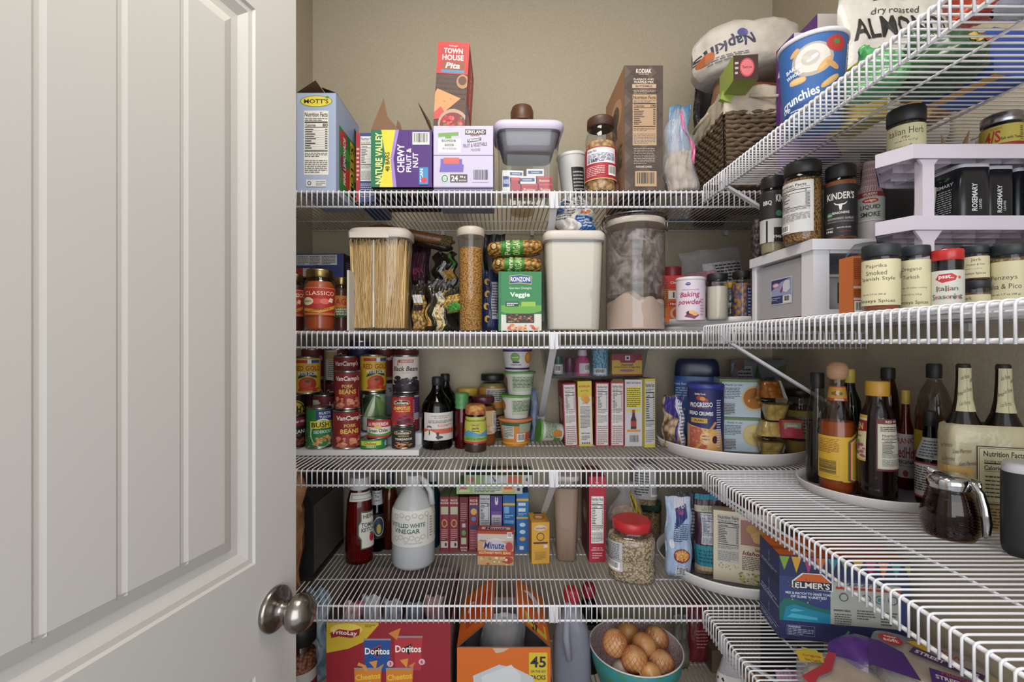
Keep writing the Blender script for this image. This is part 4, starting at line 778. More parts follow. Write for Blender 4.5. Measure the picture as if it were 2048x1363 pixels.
tz2 = turntable('white two-tier turntable under the baking powder on the second shelf', .657, 1.362, .20, z2, .036, two=True)
bsf = [R(0, .72, 1, 1, '#b8322f'), T('Church', .6, .85, .05, '#e8c8b8', .5), R(.25, .5, .9, .68, '#d8d2cc'), T('1', .5, .59, .12, '#222222', .2), R(0, .35, 1, .45, '#b8322f'), T('& Hammer', .55, .4, .05, '#e8d0b8', .7), E(.65, .2, .3, .14, '#c8a088'), E(.65, .2, .2, .1, '#b84a2c'), R(0, 0, .28, .72, '#c07028')]+Ln(.04, .3, .26, .95, 16, '#5a2a18')
BX('baking_soda_box', 'orange and red baking soda box with a white price sticker', 'box', 1323, 1372, 551, 1.30, tz2, .035, '#c4602c', front=bsf)
V('red_lidded_jar', 'jar with a flat dark red lid behind the orange baking soda box', 'jar', 1325, 1362, 535, 1.385, tz2, [('jar', STRAIGHT[:2]+[(.82, 1)], M('#5a2a2a', .3)), ('lid', [(.8, 1.03), (.82, 1.06), (.97, 1.06), (1, 1)], M('#8a2430', .4))])
V('baking_powder_can', 'pale pink baking powder can with curly magenta lettering', 'can', 1352, 1410, 556, 1.19, tz2, [('can', [(0, .98), (.01, 1), (.93, 1)], '#c9bcc6'), ('plastic_lid', [(.925, 1.02), (.93, 1.04), (.985, 1.04), (1, .98)], M('#c8c4c8', .4))],
  [('label', .01, .92, 2.6, '#cabdc8', [E(.47, .9, .035, .04, '#2c4a8a'), T('Kroger', .47, .9, .02, '#e8e8f0', .05), T('Baking', .49, .62, .17, '#9a2a5c', .26, 3, 1, .2), T('powder', .49, .43, .17, '#9a2a5c', .32, 0, 1, .2), E(.5, .76, .12, .015, '#9a2a5c'), E(.5, .768, .11, .012, '#cabdc8'), P([(.42, .08), (.55, .02), (.62, .12), (.48, .2)], '#7a2a5a'), E(.48, .17, .035, .05, '#3a2420'), E(.52, .19, .04, .05, '#d8a860'), E(.56, .15, .04, .05, '#cfa068')]+Ln(.63, .1, .7, .55, 6, '#b87aa0'))], turn=0)
glassjar('sprinkle_jar', 'clear jar of white powder with a black lid on the second shelf', 1412, 1457, 548, 1.185, tz2, M('#cbc0b2', .8, 'grain', c2='#c4b8aa'), LIDB, lt=.86, lr=.92, fh=.72)
glassjar('sprinkle_jar', 'clear jar of mixed colourful sprinkles with a black lid beside the drawer unit', 1463, 1506, 543, 1.20, tz2, M('#b8823c', .6, 'chunk', c2='#2c4a8a', sc=90), LIDB, [('side_label', .05, .7, .7, '#2c3a6a', Ln(.1, .05, .9, .95, 9, '#a8b0c8'), .55)], lt=.86, lr=.92, fh=.75)
glassjar('sprinkle_jar', 'dark little jar half hidden between the two black lidded jars', 1446, 1476, 566, 1.27, tz2, M('#2a3a6a', .6, 'chunk', c2='#c8c8b0', sc=120), M('#c49a2c', .4), lt=.86, lr=.92, fh=.75)
glassjar('sprinkle_jar', 'black jar standing behind the baking powder can', 1400, 1424, 560, 1.27, tz2, M('#1c1a1c', .5), LIDB, lt=.86, lr=.9, fh=.75)
bag('zip_bag', 'clear zip bag leaning behind the sprinkle jars with lettered packets in it', 'plastic bag', 1372, 1500, 505, 610, 1.44, z2, .08, FILM, base=tz2, crinkle=.004, seed=80, roll=-7, parts=[('fill', 'seed_packets', .88, M('#8a868a', .5, 'chunk', c2='#5a5660', sc=40), .8), ('print', 'packet_print', [R(.3, .5, .95, .8, '#b8b4b8'), R(.05, .3, .5, .7, '#b08088')]+Ln(.5, .52, .93, .78, 6, '#33333a'))])
# ================= third shelf, back wall: cans on a stepped riser =================
z3 = A[3]
xr0, xr1 = WL+.012, X(836, 1.30)
mb = MB(); wm = M('#c9c8c9', .4)
for k, (y0, y1, hh) in enumerate([(1.302, 1.392, .012), (1.392, 1.471, .045), (1.471, 1.552, .080)]):
    mb.box(xr0, y0, z3+.0005, xr1, y1, z3+hh, wm)
mb.box(xr0, 1.298, z3+.0005, xr1+.003, 1.302, z3+.016, wm)
tag(mb.build('can_riser'), 'white stepped plastic riser carrying the cans on the third shelf', 'can riser')
CANM = M('#a7a5a2', .28, 'metal')
def can(label, px0, px1, pyt, D, zb, col, items, turn=0., group=None, cat='can', wrap=2.9, name='food_can'):
    V(name, label, cat, px0, px1, pyt, D, zb, [('can_body', [(0, .93), (.012, .985), (.03, .985), (.045, .965), (.955, .965), (.97, .985), (.988, .985), (1, .96), (.985, .93)], CANM)], [('label', .05, .95, wrap, col, items)] if items is not None else [], turn, group=group)
    return Z(pyt, D)+.0004
cx_ = .5
BEANS = ['#b06a4c', '#c0785a', '#a05a40', '#ca8a68']
vanc = [R(0, 0, 1, 1, '#7a1c20'), T("VanCamp's", .5, .82, .17, '#e6dcd2', .36, 0, 1, .12), R(.34, .02, .64, .5, '#86201f'), T('PORK', .5, .62, .09, '#d8b84c', .15), T('and', .5, .55, .03, '#d8b84c', .05), T('BEANS', .5, .46, .13, '#d8b84c', .24), T('IN TOMATO SAUCE', .5, .36, .03, '#c8402c', .24)]+Dots(.33, .03, .67, .27, 40, BEANS, .03, 1.5, 4)+[R(.66, .05, .675, .6, '#b0486a')]
s0 = z3+.012; s1 = z3+.045; s2 = z3+.080
t_ = can('lower can of pork and beans at the front, upright under another one', 665, 722, 817, 1.352, s0, None, vanc, turn=.25)
can('front can of pork and beans stacked on another pork and beans can', 669, 721, 740, 1.352, t_, None, vanc)
bush = [R(0, 0, 1, 1, '#24743a'), R(.46, .62, .8, .98, '#243468'), T('RUSTIC', .6, .9, .07, '#d8dcec', .2), T('TUSCAN', .6, .8, .07, '#d8dcec', .2)]+Dots(.05, .0, .95, .3, 90, ['#aaa88c', '#3a4a3a'], .012, 1.4, 6)+[E(.55, .38, .17, .38, '#d8d8c8'), E(.55, .36, .155, .35, '#24743a'), P([(.38, .5), (.72, .5), (.74, .68), (.38, .7)], '#d8c83a'), T("BUSH'S", .56, .6, .14, '#1a1a1a', .32), T('BEST', .56, .51, .04, '#1a1a1a', .08), T('SIDEKICKS', .56, .41, .08, '#c8d8d8', .26)]+Dots(.43, .05, .67, .3, 30, ['#c08a50', '#d09a60', '#a87040'], .028, 1.5, 7)
can('green can of beans with a white ringed picture, in front', 612, 664, 812, 1.352, s0, None, bush, turn=0)
brown = [R(0, 0, 1, 1, '#1e1818'), R(0, .68, 1, .96, '#7a2434'), T('BEANS', .6, .5, .12, '#e0d8d0', .3), T('Brown Sugar Hickory', .55, .82, .12, '#e0d8d0', .5, 0, 1, .2)]+Dots(.4, .05, .75, .4, 34, ['#5a2c1c', '#7a3c24', '#6a3a22'], .03, 1.5, 8)
can('black and maroon can of beans at the left front beside the door', 558, 611, 827, 1.352, s0, None, brown)
tt = can('flat green can at the front, under the small green chilies can', 720, 775, 873, 1.352, s0, None, [R(0, 0, 1, 1, '#2f7a44'), P([(.3, .35), (.6, .4), (.6, .85), (.3, .8)], '#b8c84a'), T('Chilies', .45, .6, .3, '#8a1c1c', .25), T('GREEN', .46, .25, .2, '#d8d8a8', .2), E(.68, .5, .03, .3, '#a8c8e0')])
can('small red and green chilies can on the flat green can', 734, 783, 835, 1.352, tt, None, [R(0, .6, 1, 1, '#a82c2c'), R(0, .12, 1, .6, '#d0ccc0'), R(0, 0, 1, .12, '#a82c2c'), P([(.3, .12), (.7, .12), (.7, .3), (.5, .2), (.3, .32)], '#4a8a3c'), T('LA PREFERIDA', .48, .78, .2, '#e8dcd0', .32), E(.48, .62, .05, .1, '#c8b04a'), T('Green Chiles', .48, .42, .2, '#22301c', .3)])
tt = can('black can of peppers with a tan badge, right end of the front row', 783, 831, 849, 1.352, s0, None, [R(0, 0, 1, 1, '#231f1f'), E(.48, .75, .14, .12, '#b08a5c'), E(.48, .75, .125, .1, '#231f1f'), T('La', .48, .85, .08, '#d8cfc0', .06), T('Costena', .48, .75, .12, '#d8cfc0', .22), T('FIRE ROASTED', .5, .58, .05, '#c8c04a', .2), T('TOREADOS', .5, .44, .1, '#e0d8cc', .26)]+Dots(.38, .03, .62, .3, 26, ['#b06a4a', '#7a5a2c', '#c88a5a', '#5a2a1a'], .03, 1, 9))
can('red chipotle can standing on the black pepper can', 783, 829, 789, 1.352, tt, None, [R(0, 0, 1, 1, '#a4282b'), E(.47, .8, .14, .11, '#b08a5c'), E(.47, .8, .125, .09, '#231f1f'), T('La', .47, .89, .07, '#d8cfc0', .06), T('Costena', .47, .8, .11, '#e0d8c8', .22), T('CHIPOTLES', .48, .6, .12, '#e0cf5c', .27), T('IN ADOBO SAUCE', .5, .49, .05, '#e0cf5c', .22)]+Dots(.38, .05, .66, .35, 26, ['#5a2434', '#7a3448', '#4a1c28'], .045, 1, 10)+Ln(.68, .05, .75, .9, 12, '#e0c8c8'))
# second row
rg = [R(0, 0, 1, 1, '#c6a62c'), R(.32, .86, .5, .95, '#a82c2c'), R(.5, .84, .55, .96, '#d8d8e0'), R(.55, .86, .68, .95, '#2c4a9a'), T('RED GOLD', .5, .71, .15, '#a8261f', .37), P([(.36, .4), (.42, .6), (.58, .6), (.64, .42), (.58, .44), (.5, .5), (.42, .43)], '#1f3f36'), T('PETITE DICED', .5, .55, .09, '#e0e0d0', .26), E(.5, .25, .12, .2, '#a8321f'), E(.47, .27, .08, .13, '#c04a2c'), E(.5, .33, .03, .04, '#3a4a1c')]+Dots(.38, .05, .64, .2, 14, ['#b03a24', '#c8502f'], .035, 1, 11)
D2 = 1.432
b_ = can('black can with a yellow badge under the left yellow tomato can', 560, 614, 787, D2, s1, None, [R(0, 0, 1, 1, '#241a18'), E(.5, .6, .17, .3, '#d0b44a'), E(.5, .6, .155, .27, '#1a1818'), E(.5, .6, .14, .24, '#d8bc4c'), T("BUSH'S", .52, .62, .22, '#1a1a1a', .3), T('BEST', .52, .42, .08, '#1a1a1a', .1)])
can('left yellow can of petite diced tomatoes', 588, 642, 712, D2, b_+.0005, None, rg)
b_ = can('dark red soup can with white script, behind the green bean can', 624, 672, 787, D2, s1, None, [R(0, 0, 1, 1, '#6a1c20'), R(.3, .5, .42, .9, '#c8c4bc'), T("Campbell's", .55, .7, .3, '#d8d4cc', .34, 0, 1, .25)])
b_ = can('can mostly hidden under the rear pork and beans can', 675, 722, 787, D2, s1, '#7a1c20', [])
can('rear can of pork and beans, half hidden by the front stack', 667, 719, 711, D2, b_+.0005, None, vanc)
gb = [R(0, 0, 1, 1, '#b9bdae'), R(0, .38, 1, 1, '#8aa07a'), P([(.33, .4), (.5, 1), (.36, 1), (.3, .7)], '#2a3a24'), P([(.4, .4), (.52, 1), (.58, 1), (.46, .4)], '#cfd8c0'), P([(.5, .4), (.52, 1), (.6, .9), (.58, .4)], '#4a6a3a'), P([(.58, .4), (.52, .95), (.7, .7), (.7, .4)], '#6f8a4c'), P([(.3, .7), (.44, .8), (.44, .95), (.3, .9)], '#1d201c'), R(0, .05, 1, .38, '#bfc2b6'), T('Cut', .45, .26, .12, '#4a5a44', .1, b=0), T('GREEN BEANS', .5, .12, .06, '#5a6a54', .24)]
b_ = can('green bean can under the right yellow tomato can', 724, 772, 783, D2, s1, None, gb)
can('right yellow can of petite diced tomatoes, on the green bean can', 720, 773, 708, D2, b_+.0004, None, rg, turn=.25)
b_ = can('colourful can hidden under the black bean can', 786, 839, 785, D2, s1, '#b0b0b4', [R(.5, .5, 1, .95, '#5a3a6a'), R(0, 0, 1, .3, '#8a2a3a')])
can('white can of black beans with a red barn badge', 785, 839, 709, D2, b_+.0005, None, [R(0, 0, 1, 1, '#c9c1b6'), R(0, 0, 1, .2, '#1f181d'), R(.4, .83, .6, .92, '#a8402c'), T('HANOVER', .51, .875, .06, '#e0d4c4', .16), R(.385, .75, .395, .9, '#6a2a20'), T('Black Beans', .5, .66, .14, '#2a2426', .37, 0, 1, .2), T('frijoles negros', .5, .54, .03, '#a85a4c', .2)]+Dots(.33, .08, .68, .42, 50, ['#231b21', '#2f2630', '#1a1418'], .04, 1.6, 12)+Dots(.38, .15, .64, .4, 12, ['#8a8690'], .008, 2, 13))
# third row: soup cans two high
soup = [R(0, 0, 1, 1, '#641a20'), T("Campbell's", .5, .72, .2, '#cfc8c4', .36, 0, 1, .25), R(0, 0, 1, .1, '#8a7a4a')]
D3 = 1.511
names = [('soup can at the upper left of the back row', 600, 648), ('soup can with a white nutrition panel in the upper back row', 650, 698), ('purple and white can in the upper back row', 700, 744), ('soup can with wide white script, upper back row', 745, 790), ('dark red can at the right end of the upper back row', 791, 838)]
for k, (lb, a, b) in enumerate(names):
    b_ = can('lower '+lb.replace('upper ', '').replace('at the ', 'at the lower '), a, b, 762, D3, s2, None, soup if k != 3 else [R(0, 0, 1, 1, '#7a7a80'), R(0, .6, 1, 1, '#9a9aa0'), T("'S", .6, .8, .14, '#2a2a2a', .1)], group='lower cans of the back row')
    it = {1: [R(0, 0, .5, 1, '#c4bcb0')]+Ln(.36, .1, .48, .7, 9)+[R(.5, 0, 1, 1, '#641a20'), R(.3, .7, .5, .95, '#a88a60'), T('Cam', .58, .82, .2, '#cfc8c4', .14, 0, 1, .25)], 2: [R(0, 0, 1, 1, '#b8b4bc'), R(0, .55, 1, 1, '#2c2458'), E(.5, .4, .1, .2, '#4a3a7a')]}.get(k, soup)
    can(lb, a, b, 697 if k != 2 else 680, D3, b_+.0005, None, it)
# ---------- bottles and jars ----------
BBQ = [(0, .8), (.01, .93), (.04, 1), (.52, 1), (.6, .95), (.68, .78), (.76, .5), (.82, .36), (.88, .31), (.9, .31)]
def bottle(name, label, px0, px1, pyt, D, zb, pr, gl, fill, capm, ct, cr, fh=.8, lab=(), cat='bottle', turn=0., capname='cap', fr=.93, extra=(), e=2., ratio=1., group=None, capprof=None):
    f = [(a+.008, b*fr) for a, b in pr if a < fh-.01]; r = [b for a, b in pr if a <= fh][-1]
    for (a0, b0), (a1, b1) in zip(pr, pr[1:]):
        if a0 <= fh <= a1: r = b0+(b1-b0)*(fh-a0)/max(1e-6, a1-a0)
    f += [(fh, r*fr)]
    parts = [('glass', pr, gl, e, ratio)]+([('contents', f, fill, e, ratio)] if fill else [])+[(capname, capprof or [(ct, cr), (ct+.006, cr+.02), (.985, cr+.02), (1, cr-.03)], capm, 2, 1)]+list(extra)
    return V(name, label, cat, px0, px1, pyt, D, zb, parts, lab, turn, e=e, ratio=ratio, group=group)
DKG = M('#3a2018', .05, 'clear')
bbql = [R(0, 0, 1, 1, '#c8c1bc'), T('AWARD-WINNING FLAVOR', .5, .88, .035, '#3a3434', .8), T('FOR OVER 70 YEARS', .5, .81, .035, '#3a3434', .66)]+Ln(.15, .62, .9, .74, 4)+Ln(.4, .5, .85, .58, 2, '#c85a44')+[R(0, .25, 1, .42, '#bd5a43'), E(.18, .47, .09, .07, '#c8c1bc'), E(.18, .48, .07, .06, '#5a5452'), E(.18, .44, .05, .035, '#c8c1bc'), P([(.0, 0), (.02, .28), (.14, .36), (.22, .36), (.35, .28), (.42, 0)], '#d4cfca'), P([(.17, .36), (.2, .36), (.2, .2), (.17, .2)], '#3a3434'), R(.38, .05, .44, .3, '#3a3434'), E(.45, .12, .1, .05, '#4a4444')]
bottle('sauce_bottle', 'big dark barbecue sauce bottle in front, with an illustrated white label', 843, 906, 753, 1.402, z3, BBQ, DKG, M('#2a1414', .4), LIDB, .88, .33, .86, [('label', .14, .52, 1.15, None, bbql, .12)])
bottle('sauce_bottle', 'dark barbecue sauce bottle right behind the illustrated one', 864, 917, 747, 1.505, z3, BBQ, DKG, M('#2a1414', .4), LIDB, .88, .33, .86)
bottle('pepper_sauce_bottle', 'slim red sauce bottle with green foil over its neck', 909, 938, 785, 1.40, z3, [(0, .9), (.02, 1), (.7, .98), (.78, .85), (.85, .9), (.9, .85)], M('#c08a90', .04, 'clear'), M('#7a2430', .4), M('#3f7a4a', .4, 'foil', c2='#5a9a5a'), .76, .9, .74, capname='foil_cap', capprof=[(.72, .95), (.78, .9), (.84, 1.0), (.88, .94), (.93, 1), (.98, .98), (1, .8)])
jerk = [R(0, 0, 1, 1, '#b0b04a'), R(0, 0, 1, .08, '#a83a24'), P([(0, .25), (.3, .5), (.6, .35), (1, .55), (1, .25)], '#4a8ab0'), P([(0, .1), (.3, .3), (.7, .2), (1, .35), (1, .1)], '#5a9a44'), T('WALKERSWOOD', .5, .86, .08, '#2f4a1c', .8), T('TRADITIONAL', .5, .74, .04, '#a82c2c', .6), T('JAMAICAN', .5, .68, .05, '#2a2a1c', .5), T('jerk', .5, .57, .14, '#1f1f14', .5), T('seasoning', .5, .46, .06, '#1f1f14', .6), T('HOT & SPICY', .5, .16, .08, '#a8321f', .8), E(.12, .45, .07, .1, '#b8482c'), E(.9, .6, .06, .08, '#c8823c'), E(.1, .9, .08, .06, '#a82c2c'), E(.9, .9, .08, .06, '#a82c2c')]
V('jerk_seasoning_jar', 'small tapered jar of jerk seasoning in front, with a red tartan lid', 'jar', 927, 975, 808, 1.362, z3, [('glass', [(0, .9), (.02, .97), (.05, .98), (.1, .95), (.13, .99), (.18, .96), (.6, .88), (.74, .82), (.78, .74), (.8, .74)], CLR), ('contents', [(.01, .88), (.1, .92), (.6, .84), (.75, .7)], M('#3a1a10', .5)), ('lid', [(.79, .76), (.8, .84), (.95, .84), (.98, .78), (1, .7)], M('#a02a2c', .5, 'weave', c2='#c8a04c'))], [('label', .2, .75, 1.7, None, jerk)])
glassjar('sauce_jar', 'wide jar of brown curry sauce with a maroon lid behind the jerk seasoning', 940, 992, 791, 1.445, z3, M('#8a4a1c', .5), M('#4a1a28', .35), [('label', .25, .72, 1.8, '#5a2438', [R(.55, 0, .8, 1, '#c0a878')]+Nut(.72, .05, .95, .95)+Dots(.5, .05, .7, .4, 12, ['#b88a6a', '#d8b8a0'], .05, .6, 3))])
glassjar('pickle_jar', 'jar with a bright yellow lid at the back, next to the dark bottles', 914, 956, 775, 1.525, z3, M('#5a2018', .5), M('#c0a03c', .4), lr=.95)
glassjar('korma_jar', 'pale olive sauce jar with a black lid and an orange label', 958, 1012, 747, 1.525, z3, M('#8a8050', .5), LIDB, [('label', .5, .80, 2.4, '#b87830', Ln(.42, .35, .75, .9, 4, '#e0d8c0')+[R(.4, .3, .78, .95, '#a8a49c')]+Ln(.42, .35, .75, .9, 6, '#33333a')), ('lower_label', .05, .4, 2.4, '#2a2420', Ln(.45, .3, .8, .9, 5, '#a8a8a8'))], lt=.9, fh=.86)
CUPP = [(0, .80), (.03, .84), (.06, .80), (.9, 1.0), (.92, 1)]
green_cup = [R(0, 0, 1, 1, '#c4c3bb'), R(0, 0, .2, 1, '#4a8a3c'), E(.22, .6, .06, .28, '#a86a2c'), R(.38, .1, .82, .92, '#a9b59a')]+Ln(.4, .3, .8, .88, 8, '#4a5a44')
def cup(label, px0, px1, pyt, D, zb, body, lab, lidm, turn=0., group='soup cups in the stack'):
    V('noodle_cup', label, 'cup', px0, px1, pyt, D, zb, [('cup_body', [(a, b*.93) for a, b in CUPP], body), ('foil_lid', [(.92, 1.0), (.935, 1.06), (.965, 1.06), (1, 1.02)], lidm)], [('label', .08, .88, 2.4, None, lab)], turn)
    return Z(pyt, D)+.0005
orc = [R(0, 0, 1, 1, '#c8792c'), R(.3, .25, .48, .95, '#c4c0b4')]+Ln(.31, .3, .47, .9, 8)+[R(.3, .85, .75, 1, '#2c5a3a'), R(.55, .55, .85, .95, '#9a9c88'), R(.52, .12, .64, .5, '#d0ccc8')]+Bar(.52, .12, .64, .5)+[R(.66, .2, .76, .5, '#b84a5a'), R(0, 0, 1, .1, '#d8a030')]
c1 = cup('orange and white noodle cup at the bottom of the cup stack', 997, 1064, 834, 1.450, z3, M('#c8792c', .45), orc, M('#c87a4a', .35))
c2 = cup('white cup with a green label, second from the bottom of the stack', 1001, 1063, 788, 1.450, c1, M('#c4c3bb', .45), green_cup, M('#5a9a3c', .4), .3)
c3 = cup('white cup with a green label, third from the bottom of the stack', 1009, 1070, 742, 1.450, c2, M('#c4c3bb', .45), green_cup, M('#5a9a3c', .4), 0)
cup('white and purple cheddar cup on top of the stack', 1003, 1066, 692, 1.450, c3, M('#c9c6c4', .45), [R(0, 0, 1, 1, '#c9c6c4'), R(0, .88, 1, 1, '#4a2c6a'), R(0, 0, 1, .1, '#3a2458'), E(.47, .6, .065, .24, '#6a9a44'), T('SIMPLE TRUTH', .47, .6, .05, '#e8ece0', .1), R(.43, .32, .53, .4, '#4a2c6a'), T('CHEDDAR', .48, .24, .08, '#2c2438', .18), E(.68, .6, .07, .3, '#b8742c'), E(.68, .6, .05, .2, '#cf9040')], M('#4a2c6a', .4))
bag('blue_bag', 'narrow blue and white bag squeezed beside the cup stack', 'bag', 1060, 1076, 778, 880, 1.50, z3, .06, M('#5a6a8a', .4, 'foil', c2='#8a94a8'), base=z3, seed=90, crinkle=.003)
t = V('noodle_cup', 'green and white cup lying on its side by the cracker boxes', 'cup', 1068, 1120, 812, 1.47, z3+.034, [('cup_body', [(a, b*.93) for a, b in CUPP], M('#c4c3bb', .45)), ('foil_lid', [(.92, 1.0), (.935, 1.06), (.965, 1.06), (1, 1.02)], M('#5a9a3c', .4))], [('label', .08, .88, 2.4, None, green_cup+[E(.5, .2, .07, .3, '#b8742c'), R(.3, .05, .4, .4, '#4a8a3c')])], R0=.0345, H=.075)
t.rotation_euler = (0, math.radians(-83), math.radians(12)); t.location.x += .042; t.location.y = 1.45; t.location.z = z3+.0365
# cracker boxes standing like books
nb = [R(.08, .02, .92, .98, '#cfc9c4')]+Nut(.12, .35, .9, .97, '#cfc9c4', cal='150')+Ln(.14, .03, .88, .33, 10, '#8a5a5a')
kw = dict(left=[R(0, 0, 1, 1, '#8a2438'), E(.5, .5, .3, .15, '#c8a078'), T('KEEBLER', .5, .7, .1, '#d8c8b8', .7)], top=[R(0, 0, 1, 1, '#9a3040')])
BX('cracker_box', 'red edged cracker box leaning slightly at the left end of the row', 'cracker box', 1130, 1156, 767, 1.415, z3, .12, '#a83244', roll=-2.2, front=nb, **kw)
BX('cracker_box', 'yellow topped cracker box with a butter cracker picture', 'cracker box', 1158, 1186, 762, 1.415, z3, .12, '#c9b02c', roll=-1.4, front=[R(.06, 0, .95, .76, '#cbc6c0'), R(0, 0, 1, .03, '#c9b02c'), T('KEEBLER', .5, .92, .03, '#a83a34', .8), T('BUTTER', .5, .85, .02, '#6a5a1c', .6), E(.5, .74, .3, .06, '#cf9a3c'), E(.62, .71, .25, .05, '#c88a2c'), T('the king', .5, .66, .025, '#2c4a6a', .4)]+Ln(.15, .28, .85, .62, 16)+[T('Stay in touch', .5, .2, .03, '#4a4a5a', .6)]+Ln(.2, .1, .8, .17, 3)+[E(.26+.16*i, .05, .055, .014, '#3a3a3a') for i in range(4)], left=[R(0, 0, 1, 1, '#b89a2c')], top=[R(0, 0, 1, 1, '#c9b02c')])
BX('cracker_box', 'red edged cracker box in the middle of the row, next to the gap', 'cracker box', 1191, 1218, 765, 1.415, z3, .12, '#a83244', front=nb, **kw)
BX('cracker_box', 'red edged cracker box with a torn top, left of the hot sauce box', 'cracker box', 1221, 1248, 764, 1.415, z3, .12, '#a83244', front=nb, flaps=[('f', 60, .012, .3)], left=kw['left'])
BX('cracker_box', 'white box with yellow text panels and a red hot sauce bottle picture', 'cracker box', 1250, 1284, 759, 1.415, z3, .12, '#c2bfc2', front=[T('PERFECT WITH ELBOWS', .5, .95, .03, '#6a2c1c', .85), R(.08, .58, .92, .89, '#cfc02f')]+Ln(.1, .59, .9, .88, 10, '#3a3418')+[R(.1, .52, .9, .55, '#cfc02f'), P([(.34, .26), (.66, .26), (.66, .4), (.58, .46), (.58, .55), (.42, .55), (.42, .46), (.34, .4)], '#3a1c1c'), R(.36, .3, .64, .38, '#a82c2c'), R(.42, .5, .58, .55, '#a82c2c'), R(.1, .22, .9, .25, '#c88a3c')]+Bar(.22, .04, .82, .18, '#c2bfc2'))
BX('cracker_box', 'yellow and white nutrition box turned at the right end of the row', 'cracker box', 1289, 1311, 757, 1.40, z3, .11, '#c9b84c', rz=8, front=Nut(.06, .05, .94, .96, '#c6c3c0', cal='120'), right=[R(0, 0, 1, 1, '#4a4642')]+Ln(.1, .1, .9, .9, 12, '#8a8680'), top=[R(0, 0, 1, 1, '#7a6f58')])
# clear bin with decorating supplies on top of the boxes
zb = Z(757, 1.415)+.001
x0, x1 = X(1096, 1.40), X(1292, 1.40); yb0, yb1 = 1.405, 1.535; hb = .092
def bin_(name, label, x0, x1, y0, y1, zb, h, fl, mat, lidmat=None, group=None, th=.0015):
    root = thing(name, label, 'bin', ((x0+x1)/2, (y0+y1)/2, zb+.0004)); w, d = x1-x0, y1-y0
    mb = MB(); lf = Loft([(0, w/2-.004), (.004, w/2), (h*.93, w/2+fl), (h*.94, w/2+fl+.004), (h, w/2+fl+.004)], 9, d/w, 48); lf.mesh(mb, mat, True, False); mb.build('tub', root)
    if lidmat: mb = MB(); lf = Loft([(h+.0005, w/2+fl), (h+.001, w/2+fl+.006), (h+.008, w/2+fl+.006), (h+.010, w/2+fl)], 9, d/w, 48); lf.mesh(mb, lidmat); mb.build('lid', root)
    return root
bin_('clear_bin', 'clear plastic bin of cake decorations resting on the cracker boxes', x0, x1, yb0, yb1, zb, hb, .014, M('#ecebf0', .05, 'clear'), M('#c9c8cc', .3))
zi = zb+.006
bx = lambda px, D: X(px, D)
V('decorating_gel', 'green food gel bottle inside the clear bin', 'bottle', 1106, 1126, 712, 1.445, zi, [('bottle', STRAIGHT, M('#2a5a50', .3)), ('cap', [(.8, .8), (.82, .85), (1, .8)], M('#a83a5a', .4))], [('label', .1, .6, 1.4, '#b8b8b4', Bar(.3, .2, .7, .9))])
V('decorating_gel', 'dark purple gel bottle inside the clear bin', 'bottle', 1130, 1148, 716, 1.46, zi, [('bottle', STRAIGHT, M('#5a2444', .3)), ('cap', [(.8, .8), (.82, .85), (1, .8)], M('#8a3a5a', .4))])
V('sugar_bottle', 'bottle of bright pink sugar inside the clear bin', 'bottle', 1150, 1179, 700, 1.44, zi, [('bottle', [(0, .95), (.02, 1), (.6, 1), (.72, .6), (.9, .55)], M('#b03a6a', .5, 'grain', c2='#c04a7a')), ('cap', [(.78, .6), (.8, .65), (1, .6)], M('#c8b8c0', .4))], [('label', .1, .5, 1.2, '#c4c0bc', Bar(.3, .2, .7, .9), .4)])
V('sprinkle_bottle', 'bottle of pale blue flake sprinkles inside the clear bin', 'bottle', 1184, 1216, 698, 1.44, zi, [('bottle', STRAIGHT, M('#8ab8c8', .5, 'chunk', c2='#3a7a94', sc=160)), ('cap', [(.86, .95), (.88, 1), (1, .95)], M('#2c6a5a', .4))], [('label', .05, .3, .9, '#c4c4c0', Bar(.1, .2, .9, .9))])
BX('food_color_box', 'yellow and red food colour box inside the clear bin', 'box', 1224, 1284, 708, 1.435, zi, .03, '#c8a43c', front=[R(0, .72, 1, 1, '#8a2434'), P([(.3, .6), (.75, .6), (.8, .7), (.5, .9), (.25, .7)], '#8a2434'), R(.44, .72, .6, .92, '#e0dcd4'), R(.48, .76, .56, .88, '#222222'), T('Assorted', .5, .52, .1, '#3a2a1c', .4), T('Food Colors & Egg Dye', .5, .4, .1, '#3a2a1c', .85), E(.5, .25, .25, .06, '#b04a6a'), E(.42, .25, .05, .05, '#3a7a9a'), E(.58, .25, .05, .05, '#4a8a3c'), R(0, 0, 1, .08, '#8a2434')])
